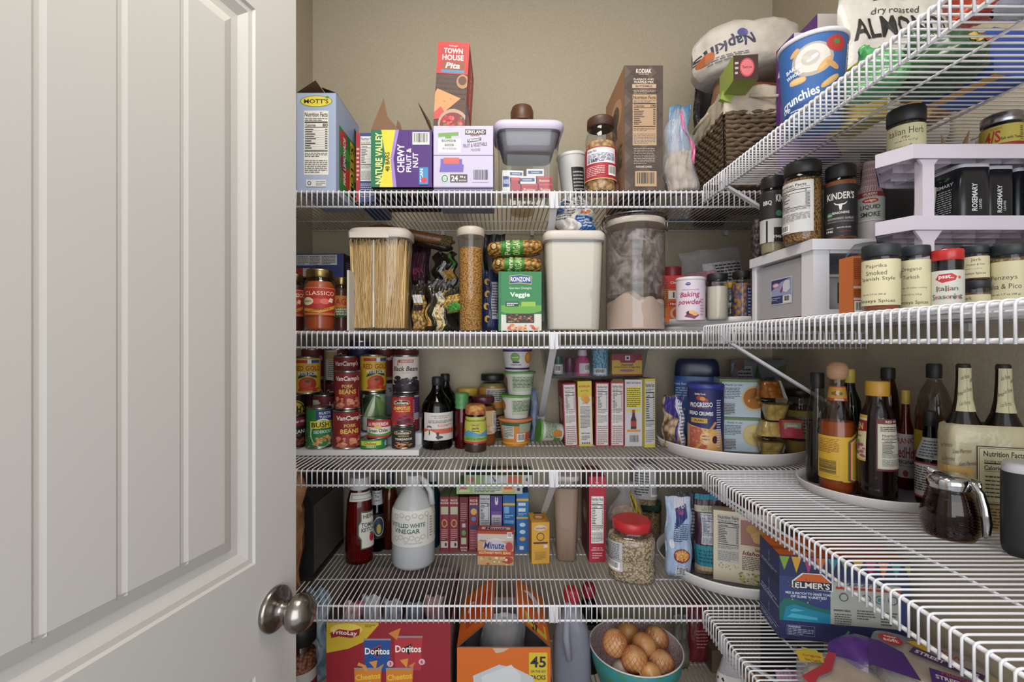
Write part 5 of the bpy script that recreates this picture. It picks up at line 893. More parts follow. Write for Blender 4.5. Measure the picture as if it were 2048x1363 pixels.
# ---------- turntable on the third shelf ----------
tz3 = turntable('white turntable of snacks in the corner of the third shelf', .6655, 1.362, .203, z3, .036)
prog = [R(0, 0, 1, 1, '#22275a'), T('Quality Foods', .44, .92, .04, '#d8d4c8', .12), Dots(.38, .83, .5, .88, 1, ['#a83a2c'], .03, 1, 2)[0], E(.44, .86, .04, .035, '#a8402c'), E(.47, .85, .03, .03, '#c88a3c'), P([(.33, .72), (.56, .76), (.56, .82), (.33, .78)], '#22275a'), R(.34, .70, .56, .705, '#a83a3a'), T('PROGRESSO', .445, .755, .075, '#e0dcd8', .26, 3), T('BREAD CRUMBS', .44, .62, .06, '#e0dcd8', .28), R(.33, .47, .52, .545, '#b8923c'), T('PLAIN', .43, .508, .035, '#2a2420', .1), P([(.2, .45), (.55, .38), (.68, .38), (.72, 0), (.2, 0)], '#c89a5c'), P([(.3, .4), (.45, .4), (.5, .25), (.52, .1), (.45, 0), (.3, 0)], '#a85a48'), P([(.36, .02), (.4, .02), (.62, .48), (.6, .5)], '#b88a4c'), E(.5, .24, .055, .105, '#cfa870'), E(.5, .24, .048, .09, '#a8742f'), E(.5, .24, .046, .087, '#cfb080'), T("AMERICA'S", .5, .27, .03, '#2a2420', .08), T('FAVORITE', .5, .22, .03, '#2a2420', .08), E(.6, .22, .03, .06, '#3a1a24')]+Dots(.32, .1, .5, .4, 40, ['#b86a58', '#984a3c', '#c87a68'], .012, 1, 14)+Ln(.62, .1, .68, .85, 20, '#c8c8d8')
V('bread_crumb_can', 'navy bread crumb canister with a blue plastic lid', 'canister', 1375, 1447, 766, 1.292, tz3, [('can', [(0, .98), (.008, 1), (.95, 1)], '#22275a'), ('plastic_lid', [(.925, 1.03), (.93, 1.06), (.985, 1.06), (1, 1)], M('#343a8a', .35))], [('label', .02, .93, 2.6, None, prog)])
V('formula_tub', 'blue rounded tub with a dark lid behind the bread crumb canister', 'tub', 1348, 1438, 717, 1.452, tz3, [('tub', [(0, .93), (.02, 1), (.78, 1), (.80, .97)], M('#27549a', .35), 4, .7), ('lid', [(.79, 1.0), (.80, 1.02), (.92, .98), (.97, .93), (1, .8)], M('#1c2340', .3), 4, .7)],
  [('label', .1, .74, 1.6, '#2f64a8', [T('trust for brain development', .5, .93, .06, '#c8d4e8', .7)]+Ln(.2, .7, .8, .88, 4, '#b8c8e0')+Dots(.08, .45, .35, .7, 9, ['#c8b890'], .03, 1.2, 4))], e=4, ratio=.7)
bag('nut_bag', 'bag of walnuts with a purple and white wrapper leaning at the left of the turntable', 'bag', 1326, 1368, 792, 892, 1.335, tz3, .045, M('#b0906c', .35, 'chunk', c2='#4a3828', sc=50), base=tz3, crinkle=.005, seed=95, rz=-14, items=[P([(.1, 1), (1, 1), (1, .62), (.75, .55), (.1, .7)], '#3a2f7a'), P([(.6, .98), (.95, .9), (1, 0), (.75, 0)], '#c4c2cc'), P([(.65, .55), (.75, .55), (.5, 0), (.4, 0)], '#3a2f7a')]+Ln(.78, .1, .96, .85, 12, '#5a5a70'))
bag('silver_bag', 'silver-grey bag printed with green leaves standing behind the fruit cups', 'bag', 1458, 1590, 720, 850, 1.50, tz3, .04, M('#6f7076', .35, 'foil', c2='#7f8086'), base=tz3, crinkle=.002, seed=96, items=[R(.1, .6, .34, .92, '#a8a8ac')]+Ln(.11, .62, .33, .9, 6, '#2a2a30')+[P([(.42, .95), (.5, .7), (.44, .6), (.36, .75)], '#3f5a34'), P([(.75, .9), (.9, .95), (.95, .75), (.8, .7)], '#4f6a34'), E(.9, .78, .06, .12, '#7a5a44'), E(.14, .93, .08, .06, '#7a5a44'), T('HONEY', .6, .75, .06, '#1f1f24', .18), T('chia seed', .66, .5, .16, '#1f1f24', .4, 0, 1, .2)], top=.15)
def fruitpack(label, D, px, pyt, zb, cupcol, rz, halfcup, sleeve='#b8c8d4'):
    w, d, h = .105, .085, Z(pyt, D)-zb; x = X(px, D)
    root = thing('fruit_cup_pack', label, 'fruit cups', (x, D, zb+.0004), (0, 0, math.radians(rz)))
    mb = MB(); boxmesh(mb, w, d, h, sleeve, front=[R(0, 0, .06, 1, '#5a6a4a'), R(0, .92, 1, 1, '#6f8a5a'), R(.06, 0, 1, .92, sleeve), T('Ready to use', .35, .84, .06, '#3a3a4a', .5), E(.85, .5, .32, .34, '#c8b888'), E(.85, .5, .27, .28, cupcol), R(.08, .05, .38, .38, '#b0b4b8')]+Ln(.1, .48, .5, .78, 7, '#4a4e5a')+Ln(.09, .06, .37, .36, 7, '#3a3e4a')+Dots(.65, .35, .98, .65, 12, [cupcol, '#d8b868'], .06, 1, 5), top=[R(0, 0, 1, 1, '#8fa0b4'), R(.1, .2, .9, .8, '#a8b4c4')], right=[R(0, 0, 1, 1, '#bdb6ae')])
    mb.build('card_sleeve', root)
    mb = MB(); x1 = w/2+.0008                          # open end of the sleeve, cut to a wide point
    q = [(x1+.036, -.006, .002), (x1+.032, -.006, h*.98), (x1+.048, -.002, h*.98), (x1+.066, .0, h*.5), (x1+.052, -.002, .002)]
    mb.add(q+[(a+.0006, b+.0012, c) for a, b, c in q], [(0, 1, 2, 3, 4), (9, 8, 7, 6, 5)], M('#dcd7d0', .6)); o = mb.build('cut_flap', root)
    for up, nm in ((1, 'fruit_cup'), (0, 'fruit_cup')):
        for dx in (0,):
            mb = MB(); R_ = .034; hh = h/2-.002
            pr = [(0, R_*.6), (.003, R_*.66), (hh*.9, R_*.95), (hh*.92, R_*1.12), (hh, R_*1.12)]
            if up: pr = [(h-a, b) for a, b in pr][::-1]
            lf = Loft(pr, 4, 1, 32); lf.mesh(mb, M('#efe9da', .04, 'clear')); oo = mb.build(nm, root, (w/2+.012+(.012 if (halfcup and not up) else 0), -.034 if (halfcup and not up) else -.028, 0))
            mb = MB(); pr2 = [(.002, R_*.62), (hh*.86, R_*.9)]
            if up: pr2 = [(h-a, b) for a, b in pr2][::-1]
            lf = Loft(pr2, 4, 1, 32); lf.mesh(mb, M(cupcol if not (halfcup and not up) else '#d2c084', .35, 'chunk', c2='#bba260' if not halfcup or not up else '#8a4a14', sc=60)); mb.build('fruit', oo)
    return Z(pyt, D)+.001
fz = fruitpack('lower blue and white fruit cup pack with pale pear pieces', 1.29, 1482, 835, tz3, '#d2c084', -14, False)
fruitpack('upper fruit cup pack with an amber cup above and pale fruit below', 1.295, 1480, 758, fz, '#a86420', -14, True)
V('applesauce_cup', 'clear applesauce cup under a red carton sleeve', 'cup', 1566, 1622, 872, 1.245, tz3, [('cup', [(0, .72), (.05, .8), (.9, .98), (.92, 1.08), (.99, 1.08)], M('#efe9da', .04, 'clear')), ('applesauce', [(.02, .7), (.06, .78), (.84, .94)], M('#a8935a', .5)), ('lid_film', [(.985, 1.07), (1, 1.05)], M('#b8b0a8', .3))])
BX('applesauce_sleeve', 'red and pink apple printed carton sleeve resting on the applesauce cup', 'carton', 1566, 1604, 840, 1.20, Z(872, 1.235)+.002, .06, '#a8404a', rz=-10, front=[R(0, .7, 1, 1, '#b05a4c'), R(.1, .5, .9, .85, '#9ab08a'), E(.4, .35, .3, .28, '#c04a5c'), E(.75, .3, .25, .25, '#b03a4c'), T('apple', .5, .68, .18, '#e8dcc8', .6)], top=[R(0, 0, 1, 1, '#7a2c30')])
glassjar('nut_butter_jar', 'squat brown jar with a dark lid behind the applesauce cup', 1568, 1630, 777, 1.40, tz3, M('#5a3018', .5), M('#2a1c18', .4), [('label', .1, .62, 2.4, '#a8a488', [R(0, .8, 1, 1, '#c0b04a')]+Ln(.4, .1, .75, .75, 6, '#3a4a6a'))], lr=.95, fh=.7)
# ================= fourth shelf, back wall =================
z4 = A[4]
# black countertop appliance with rounded top edges
root = thing('toaster', 'black countertop appliance with a glossy side, at the left end of the fourth shelf', 'appliance', (-.580, 1.395, z4+.0004))
mb = MB(); hh = .25; pr = [(-.052, 0), (-.058, .01), (-.058, hh-.05), (-.050, hh-.022), (-.03, hh-.004), (0, hh), (.03, hh-.004), (.050, hh-.022), (.058, hh-.05), (.058, .01), (.052, 0)]
vs = [(x, y, z) for y in (-.118, .125) for x, z in pr]; n = len(pr)
mb.add(vs, [(i, (i+1) % n, n+(i+1) % n, n+i) for i in range(n)]+[tuple(range(n))[::-1], tuple(range(n, 2*n))], M('#1b1b1c', .35), False); mb.build('housing', root)
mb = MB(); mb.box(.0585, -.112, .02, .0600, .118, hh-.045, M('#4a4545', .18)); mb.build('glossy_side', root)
mb = MB(); mb.box(-.0575, -.121, .0, .0595, .127, .012, M('#141414', .5)); mb.build('base', root)
bag('bread_wrap', 'brown paper wrapped loaf beside the door edge on the fourth shelf', 'bread', 560, 613, 931, 1100, 1.235, z4, .07, M('#a07048', .5, 'foil', c2='#7a4a2a'), base=z4, crinkle=.009, seed=101, shape=[(0, .4, .5), (.4, .55, .8), (.5, .9, .9), (.62, 1, 1), (.7, .7, .6), (.8, .9, .9), (1, .5, .3)])
KET = [(0, .82), (.012, .93), (.05, .97), (.1, .93), (.13, 1), (.45, .96), (.72, .86), (.80, .74), (.84, .66), (.86, .62)]
bottle('ketchup_bottle', 'red ketchup squeeze bottle with a white cap', 690, 748, 952, 1.395, z4, KET, M('#c88a8a', .05, 'clear'), M('#7d1a22', .35), M('#c5c2c0', .4), .86, .66, .84, [('label', .18, .62, .95, None, [P([(.1, 0), (.9, 0), (.9, .25), (1, .35), (1, .65), (.9, .75), (.9, 1), (.5, .97), (.1, 1), (.1, .75), (0, .65), (0, .35), (.1, .25)], '#3a5a4a'), P([(.14, .03), (.86, .03), (.86, .26), (.96, .37), (.96, .63), (.86, .74), (.86, .96), (.5, .93), (.14, .96), (.14, .74), (.04, .63), (.04, .37), (.14, .26)], '#c8c5bc'), T('HEINZ', .5, .85, .11, '#2a2a24', .6), T('TOMATO', .5, .63, .12, '#2a2a24', .75), T('KETCHUP', .5, .5, .11, '#2a2a24', .75), E(.55, .28, .12, .12, '#a82c2c'), R(.45, .38, .6, .42, '#3a6a3a')], .42), ('neck_label', .735, .83, 1.3, '#c8c5bc', [R(.05, .2, .95, .8, '#8a9a8a'), R(.1, .3, .9, .7, '#c8c5bc')], .2)], e=2.2, ratio=.8)
bottle('sauce_bottle', 'black bottle with a white script neck band behind the ketchup', 738, 770, 962, 1.47, z4, BBQ[:4]+[(.5, 1), (.6, .92), (.7, .7), (.85, .6), (.9, .6)], DKG, M('#1a1214', .4), LIDB, .9, .62, .8, [('neck_label', .68, .88, 1.9, '#bcbab8', [T('The', .5, .6, .2, '#2a2a2a', .2), T('original', .5, .3, .15, '#2a2a2a', .3), T('Worcester', .5, .85, .15, '#2a2a2a', .4, 0, 1, .2)]), ('label', .2, .55, 1.2, '#1d1a1c', [E(.6, .5, .3, .4, '#b8b4a8'), E(.6, .5, .26, .36, '#2a3a5a'), E(.6, .4, .12, .2, '#b8a03c')])])
bottle('sauce_bottle', 'amber sauce bottle with a bright green collar behind the vinegar jug', 762, 796, 944, 1.49, z4, [(0, .9), (.02, 1), (.66, 1), (.76, .85), (.82, .55), (.88, .5)], M('#c8a070', .05, 'clear'), M('#6a3f18', .4), M('#1c1f3a', .4), .86, .52, .8, extra=[('collar', [(.8, .62), (.81, .7), (.845, .7), (.85, .62)], M('#4f9a2c', .4))])
VIN = [(0, .8), (.01, .92), (.04, 1), (.56, 1), (.62, .98), (.70, .85), (.78, .66), (.86, .42), (.89, .34), (.93, .33)]
vj = bottle('vinegar_jug', 'translucent white vinegar jug with a white scrolled label', 784, 870, 948, 1.385, z4, VIN, M('#cfcfd0', .25, 'frost'), M('#b9bcc0', .3), M('#c2c0be', .4), .90, .34, .30, [('label', .27, .66, 2.1, '#c8c5be', [T('DISTILLED WHITE', .42, .6, .12, '#2f5548', .42), T('VINEGAR', .42, .44, .13, '#2f5548', .3), T('64 FL OZ (2 QT) 1.89 L', .5, .1, .04, '#55554f', .26), R(.66, .15, .67, .9, '#8a8878')]+Ln(.69, .2, .74, .8, 8, '#7a7868')+Ln(.78, .15, .95, .85, 10, '#7a7868')+[E(.3+.07*i, .83+.05*(i % 2), .028, .06, '#9a9884') for i in range(6)]+[E(.3+.07*i, .83+.05*(i % 2), .022, .048, '#c8c5be') for i in range(6)]+[E(.3+.06*i, .22+.05*(i % 2), .028, .06, '#9a9884') for i in range(6)]+[E(.3+.06*i, .22+.05*(i % 2), .022, .048, '#c8c5be') for i in range(6)])])
mb = MB(); Rv = .062; mb.tube([(.02, -.012, .255), (.034, -.022, .245), (.050, -.03, .215), (.054, -.033, .18)], .0085, M('#cfcfd0', .25, 'frost'), 10); mb.build('handle', vj)
bottle('cleaner_bottle', 'teal bottle peeking out behind the vinegar jug on its right', 852, 880, 940, 1.50, z4, [(0, .9), (.02, 1), (.7, 1), (.8, .6), (.88, .5)], M('#7ab0b8', .1, 'clear'), M('#2a6a74', .4), M('#a9a7a6', .4), .86, .55, .7)
# side-dish boxes standing like books
rr1 = [R(0, .84, 1, 1, '#7a2430'), T('RICE', .5, .935, .035, '#d0c4b8', .85), T('RONI', .5, .885, .035, '#d0c4b8', .85), R(.1, .68, .9, .82, '#a8a890'), E(.5, .52, .33, .075, '#b08a4c'), E(.5, .52, .22, .05, '#7a2430')]+Ln(.15, .22, .85, .42, 6, '#b88a8a')+[R(.12, .08, .88, .2, '#b8aca8'), E(.65, .14, .12, .035, '#2a2a2a')]
sd = [('first wine red rice side box beside the vinegar jug, with a gold seal', 880, 898, 993, '#7a2430', rr1, '#4a5a2c'), ('second wine red rice side box, with a gold seal', 899, 917, 993, '#7a2430', rr1, '#4a5a2c'), ('third wine red rice side box, printed upside down', 919, 936, 994, '#641c24', [T('RICE', .5, .03, .03, '#d0c4b8', .85, 180), T('RONI', .5, .08, .03, '#d0c4b8', .85, 180), R(.2, .14, .8, .26, '#a8a890'), E(.5, .35, .25, .05, '#5a8a4a'), R(.3, .45, .7, .52, '#b8a0a0')]+Ln(.15, .56, .85, .9, 9, '#a87a7a'), '#5a1c24'),
      ('fourth red rice side box, with a blue and gold picture', 938, 957, 993, '#7d2630', [T('RICE', .5, .93, .04, '#d0c4b8', .8), T('RONI', .5, .87, .035, '#d0c4b8', .8), R(.1, .68, .9, .83, '#2c3a6a'), E(.5, .73, .33, .06, '#c89a4a'), E(.5, .6, .25, .04, '#4a7ab0'), R(.1, .42, .9, .48, '#2c3a6a')]+Ln(.15, .05, .85, .4, 12, '#b88a8a'), '#5a2430'),
      ('white edged pasta box with a nutrition table, in the middle of the row', 959, 980, 990, '#b4b4ba', Nut(.04, .3, .96, .98, '#bcbcc0'), '#8a8a94'), ('purple macaroni box with a white rabbit mark', 982, 1004, 991, '#b4b0b8', [R(0, .72, 1, 1, '#4a2f7a'), E(.5, .87, .13, .035, '#c8c4d0'), R(.36, .88, .46, .97, '#c8c4d0'), R(.54, .88, .64, .97, '#c8c4d0'), R(0, .66, 1, .72, '#6a4a94'), E(.5, .35, .22, .06, '#7a8a70')]+Ln(.15, .42, .85, .62, 6)+[R(.0, .0, .06, 1, '#5a3f84'), R(.94, 0, 1, 1, '#5a3f84')], '#3c2664'),
      ('darker of the two bright blue macaroni boxes', 1006, 1030, 990, '#1f5a9a', [R(0, .82, 1, .86, '#c8a02c'), R(.1, .68, .5, .8, '#6a9ac8'), R(.1, .5, .9, .56, '#6a9ac8'), R(0, .36, 1, .38, '#c8a02c')]+Ln(.15, .6, .85, .66, 2, '#a8c4e0')+Ln(.15, .1, .85, .34, 7, '#8ab0d8'), '#1c4a84'), ('right bright blue macaroni box with yellow bands and tiny pots', 1033, 1057, 985, '#2464a8', [R(0, .86, 1, .9, '#c8a02c'), R(0, .56, 1, .59, '#c8a02c'), R(.15, .68, .75, .74, '#b8ccd8'), R(.15, .78, .75, .83, '#b8ccd8'), E(.5, .46, .25, .035, '#b8ccd8'), E(.5, .34, .25, .035, '#b8ccd8'), E(.5, .22, .25, .035, '#c89a4a'), R(.25, .04, .6, .1, '#d0d0d0')]+Ln(.15, .62, .85, .66, 2, '#a8c4e0'), '#2464a8')]
for lb, a, b, y, col, fr, tp in sd:
    BX('side_dish_box', lb, 'box', a, b, y, 1.452, z4, .095, col, front=fr, top=[R(0, 0, 1, 1, tp)], left=[R(0, 0, 1, 1, tp)], right=[R(0, 0, 1, 1, tp)])
zt = Z(985, 1.452)+.001
gb_ = [R(0, .0, 1, 1, '#8fa86a'), R(.25, .12, .7, .9, '#b4bca8'), E(.1, .5, .06, .3, '#a84a5a'), R(.05, .2, .2, .5, '#a8c08a'), E(.78, .5, .1, .3, '#c8a060'), R(.72, .5, .85, .9, '#b8583c'), R(.88, .1, 1, .95, '#a8aca8'), E(.94, .5, .025, .2, '#3a3a3a')]+Ln(.27, .2, .68, .85, 4, '#55604a')
BX('flat_meal_box', 'green pasta meal box lying flat on top of the row of side boxes', 'box', 913, 1045, 968, 1.437, zt, .10, '#8fa86a', h=.0285, front=gb_, top=[R(0, 0, 1, 1, '#5a7a3c'), E(.5, .5, .3, .3, '#a8743c')])
BX('flat_meal_box', 'upper flat meal box with an orange end, lying on the green one', 'box', 932, 1064, 940, 1.440, zt+.0295, .10, '#8fa86a', h=.0285, front=[R(0, 0, 1, 1, '#7a9a5a'), R(.28, .1, .62, .9, '#aeb0b0'), E(.08, .5, .05, .3, '#a84a5a'), T('V', .44, .5, .6, '#4a3a6a', .1), R(.62, .1, .84, .9, '#b0503a'), R(.86, 0, 1, 1, '#b0b0ac'), E(.93, .5, .025, .2, '#3a3a3a')], top=[R(0, 0, 1, 1, '#3a4a24'), E(.65, .5, .25, .35, '#a8743c'), R(.0, 0, .3, 1, '#2a3a4a')])
BX('rice_box', 'small tan box of ready rice standing in front of the blue and purple boxes', 'box', 955, 1027, 1062, 1.366, z4, .042, '#b89068', rz=-3, front=[R(0, .92, 1, 1, '#a03a20'), R(.0, .72, 1, .92, '#b8aea4'), P([(.2, .72), (.5, .8), (.85, .72)], '#c8beb0'), E(.47, .58, .32, .16, '#b8aec0'), T('Minute', .47, .58, .2, '#27346a', .56, 0, 1, .2), T('VEGAN', .15, .72, .05, '#3a3a30', .18), R(0, .26, 1, .42, '#a8401f'), T('SOUTHWEST PINTO BEANS', .48, .36, .07, '#e0c88a', .88), E(.88, .55, .1, .14, '#a83a3a'), E(.85, .15, .14, .1, '#a03a34')]+Dots(.1, .02, .85, .24, 22, ['#d8c8a0', '#c8b070', '#a8482c', '#7a9a4a'], .045, .9, 15)+Bar(.82, .82, .95, .98), top=[R(0, 0, 1, 1, '#a03a20'), R(.1, .3, .9, .7, '#c8beb0'), T('Minute', .5, .5, .4, '#27346a', .6)])
BX('cheese_pasta_box', 'yellow cheese and pasta box turned slightly, with a red oval logo', 'box', 1063, 1099, 1044, 1.375, z4, .08, '#c8942c', rz=4, front=[E(.5, .86, .36, .07, '#c0b8a8'), T('Velveeta', .5, .86, .06, '#a8281f', .6, 3), E(.5, .65, .22, .1, '#3a2a1c'), E(.5, .65, .18, .08, '#c8942c'), R(.1, .48, .9, .52, '#2a2a3a'), R(.68, .38, .9, .46, '#c8c0b4'), R(.1, .08, .9, .34, '#c09034')]+Ln(.2, .1, .8, .3, 7, '#8a6a2c'), top=[R(.3, .85, .75, 1, '#222a4a'), E(.5, .5, .3, .25, '#b0402c'), E(.5, .5, .24, .18, '#c8a878')], left=[R(0, 0, 1, 1, '#a87a24')])
V('rice_jar', 'tall clear oval container full of pale speckled rice', 'container', 1106, 1158, 946, 1.415, z4, [('container', [(0, .72), (.01, .8), (.3, .86), (.85, 1), (.93, 1), (.95, .97)], CLR, 4, 1.0), ('rice', [(.008, .7), (.02, .76), (.3, .82), (.84, .95), (.85, .8)], M('#a88c78', .7, 'grain', c2='#8a7060'), 4, 1.), ('lid', [(.945, 1.02), (.95, 1.05), (.985, 1.05), (1, 1)], M('#b0a8a0', .4), 4, 1.)], e=4, n=40)
BX('rice_box', 'tall red rice box with a white nutrition table near the jar with the red lid', 'box', 1178, 1211, 953, 1.385, z4, .125, '#a82038', front=[T('Easy', .5, .93, .02, '#d8b0b0', .4)]+Nut(.14, .22, .88, .77, cal='170')+[T('visit us at', .5, .17, .02, '#e0c0c0', .6), T('minuterice.com', .5, .145, .02, '#e0c0c0', .75)]+Ln(.2, .04, .8, .12, 3, '#d8b0b0'), left=[R(0, 0, 1, 1, '#641c2a'), E(.45, .5, .3, .14, '#8a6a5a'), E(.4, .48, .15, .07, '#b8a890'), E(.5, .85, .3, .06, '#2a2a3a')], top=[R(0, 0, 1, 1, '#7a2030')])
pcj = V('popcorn_jar', 'big clear jar of popcorn kernels with a bright red lid', 'jar', 1216, 1311, 1036, 1.31, z4, [('jar', [(0, .85), (.012, .94), (.05, 1), (.20, 1), (.26, .95), (.36, .95), (.42, 1), (.70, 1), (.76, .94), (.79, .82), (.80, .78), (.84, .78)], CLR, 3, .95), ('kernels', [(.008, .83), (.02, .92), (.06, .97), (.2, .97), (.26, .925), (.36, .925), (.42, .97), (.69, .97), (.73, .85)], M('#c2ae90', .6, 'chunk', c2='#7a6044', sc=170), 3, .95), ('lid', [(.83, .78), (.84, .82), (.965, .82), (.985, .79), (1, .72)], M('#b82c30', .35), 2, 1)], [('nutrition_label', .2, .7, .62, '#b4b0b4', Ln(.1, .35, .9, .95, 11, '#55555a')+Bar(.3, .05, .9, .3), -.5)], e=3, ratio=.95)
bag('pasta_shell_bag', 'clear gathered bag of dry snacks with a yellow ribbon behind the popcorn jar', 'bag', 1214, 1290, 965, 1080, 1.455, z4, .08, FILM, base=z4, crinkle=.006, seed=111, parts=[('fill', 'dry_snacks', .9, M('#b8925c', .5, 'chunk', c2='#8a5a50', sc=60), .75), ('print', 'yellow_ribbon', [P([(.5, .85), (.65, .95), (1, .6), (.95, .35)], '#a8902c'), P([(.55, .84), (.6, .86), (.95, .5), (.92, .45)], '#3a2f18')])], shape=[(0, .95, .8), (.3, 1, 1), (.6, .9, .8), (.8, .55, .4), (.88, .35, .35), (1, .6, .5)])
jz = z4
V('bulgur_jar', 'jar of small brown grains with a green lid, under another jar at the back', 'jar', 1281, 1322, 1003, 1.515, jz, [('jar', [(0, .95), (.02, 1), (.85, 1)], CLR), ('grains', [(.01, .93), (.8, .96)], M('#a08258', .7, 'chunk', c2='#5a4428', sc=260)), ('lid', [(.85, 1), (.86, 1.04), (1, 1.02)], M('#24402c', .4))], e=4)
V('bulgur_jar', 'clear jar of pale grains with a nutrition label, stacked on the green lidded one', 'jar', 1266, 1314, 922, 1.51, Z(1003, 1.515)+.001, [('jar', [(0, .97), (.02, 1), (.85, 1), (.95, .9)], CLR), ('grains', [(.01, .95), (.3, .97)], M('#b8a078', .7, 'chunk', c2='#7a6040', sc=260)), ('lid', [(.93, .94), (.94, .98), (1, .95)], M('#8a8a8c', .3))], [('label', .15, .95, 1.5, '#a8a6a4', Ln(.1, .1, .6, .9, 10, '#3a3a3a')+Bar(.65, .1, .9, .4))], e=4)
# turntable with bags
tz4 = turntable('white turntable of bagged goods in the corner of the fourth shelf', .6655, 1.362, .203, z4, .036)
bag('baking_bag', 'pale blue bag with a toast picture at the left of the lower turntable', 'bag', 1331, 1382, 992, 1145, 1.285, tz4, .05, M('#8ba0bd', .35, 'foil', c2='#9fb0c8'), base=tz4, crinkle=.003, seed=121, rz=-10, roll=0, items=[R(.3, .86, .8, 1, '#c0bec6'), P([(.35, .6), (.8, .75), (.8, .92), (.35, .85)], '#2a2f6a'), E(.55, .82, .15, .04, '#8a3a6a')]+Ln(.3, .45, .85, .68, 9, '#3a4470')+[E(.22, .42, .1, .06, '#c8ccd4'), E(.55, .28, .3, .085, '#7a2434'), E(.55, .285, .26, .07, '#c8924c'), E(.5, .3, .12, .03, '#d8ac6c')]+Bar(.35, .03, .85, .15, '#c4c6cc'))
bag('dark_bag', 'dark grey foil bag right behind the pale blue bag', 'bag', 1352, 1396, 985, 1140, 1.37, tz4, .05, M('#3a3c46', .3, 'foil', c2='#6a6c78'), base=tz4, crinkle=.004, seed=122, rz=-6, items=Ln(.3, .4, .8, .8, 9, '#a8a8b0'))
bag('quinoa_bag', 'teal and maroon quinoa bag with a white nutrition panel', 'bag', 1389, 1440, 988, 1150, 1.30, tz4, .055, M('#3f2230', .35, 'foil', c2='#38202c'), base=tz4, crinkle=.002, seed=123, rz=-8, items=[R(0, 0, 1, .12, '#b09c80'), R(0, .12, 1, .38, '#2a7a88')]+Ln(.1, .16, .9, .34, 4, '#1a4a58')+[R(0, .93, 1, 1, '#2a7a94'), R(0, .78, 1, .86, '#a8a08c'), T('QUINOA', .55, .82, .05, '#5a7a6a', .6)]+Nut(.2, .4, .85, .77, '#b8b8c0', '#2a3060'))
pot = [R(0, 0, 1, 1, '#cdc1ab')]+Nut(.06, .27, .4, .95, '#b8b4ac', cal='150')+Dots(.07, .18, .4, .26, 30, ['#8a8478'], .008, 1, 9)+[R(.42, .55, .95, .9, '#a07068'), E(.66, .7, .09, .07, '#c8a468'), E(.58, .78, .08, .06, '#b89458'), E(.76, .78, .08, .06, '#c09a5c'), E(.68, .64, .08, .05, '#d0ae74'), T('love', .72, .5, .05, '#a0302c', .16), T('Idaho', .58, .44, .06, '#7a2c24', .25, 0, 1, .3)]+Ln(.44, .2, .72, .4, 8, '#5a5048')+Dots(.4, .0, .95, .16, 90, ['#8a9a4a', '#a8a860', '#6a7a34', '#c0b878'], .018, .6, 17)
BX('potato_box', 'beige instant potato box standing on the fourth shelf turntable', 'box', 1436, 1548, 1026, 1.232, tz4, .035, '#b8a68c', rz=-20, front=pot, top=[R(0, 0, 1, 1, '#9a8a70')], left=[R(0, 0, 1, 1, '#a89678')])
bag('brown_bag', 'brown and red bag behind the potato box', 'bag', 1440, 1520, 1000, 1120, 1.40, tz4, .06, M('#6a4a3c', .35, 'foil', c2='#7a3a3c'), base=tz4, crinkle=.004, seed=124, items=[R(0, .8, 1, 1, '#7a2434')])
# ================= lowest shelf, back wall =================
z5 = A[5]
V('crumble_jar', 'clear jar of reddish flakes with a big black lid, beside the door knob', 'jar', 566, 634, 1246, 1.232, z5, [('jar', [(0, .9), (.02, 1), (.74, 1), (.8, .93), (.82, .85), (.84, .85)], CLR), ('flakes', [(.01, .9), (.7, .95), (.72, .6)], M('#9a5a3c', .6, 'chunk', c2='#4a2418', sc=120)), ('lid', [(.82, .93), (.83, 1), (.96, 1), (.985, .95), (1, .85)], LIDB)], [('label', .1, .56, 2.2, '#7a2034', [R(0, .75, 1, 1, '#b4b2ac'), R(.55, .15, .8, .55, '#b4b2ac')]+Ln(.56, .2, .79, .5, 4))])
bag('blue_white_bag', 'crumpled blue and white plastic bag behind the black lidded jar', 'bag', 612, 660, 1180, 1370, 1.38, z5, .07, M('#5f8aac', .25, 'foil', c2='#b4bcc4'), base=z5, crinkle=.012, seed=131)
def opencarton(name, label, px0, px1, pyt, D, zb, dep, col, front, left=None, right=None, inner='#8a7468', flaps=(), h=None):
    w = (px1-px0)*D/F; h = Z(pyt, D)-zb; t = .0025
    root = thing(name, label, 'carton', (X((px0+px1)/2, D), D, zb+.0004)); mb = MB()
    boxmesh(mb, w, dep, h, col, opentop=True, front=front, left=left, right=right)
    i = M(inner, .8); a, b = -w/2+t, w/2-t
    mb.add([(a, t, t), (b, t, t), (b, t, h), (a, t, h)], [(3, 2, 1, 0)], i); mb.add([(a, dep-t, t), (b, dep-t, t), (b, dep-t, h), (a, dep-t, h)], [(0, 1, 2, 3)], i)
    mb.add([(a, t, t), (a, dep-t, t), (a, dep-t, h), (a, t, h)], [(0, 1, 2, 3)], i); mb.add([(b, t, t), (b, dep-t, t), (b, dep-t, h), (b, t, h)], [(3, 2, 1, 0)], i)
    mb.add([(a, t, t), (b, t, t), (b, dep-t, t), (a, dep-t, t)], [(0, 1, 2, 3)], i)
    mb.build('carton_body', root)
    for q, m_, its in flaps:
        mb = MB(); q = [Vector((x*w/2, y, h+z)) for x, y, z in q]; n = (q[1]-q[0]).cross(q[3]-q[0]).normalized()*.0012
        mb.add([p-n for p in q], [tuple(range(len(q)))[::-1]], i); mb.add([p+n for p in q], [tuple(range(len(q)))], m_)
        if its:
            def fm(x, y, o, q=q, n=n):
                p = q[0].lerp(q[1], x).lerp(q[3].lerp(q[2], x), y); return p+n.normalized()*(o+.0014)
            gfx(mb, its, 1, 1, fm, off0=.0003)
        mb.build('flap', root)
    return root, w, h
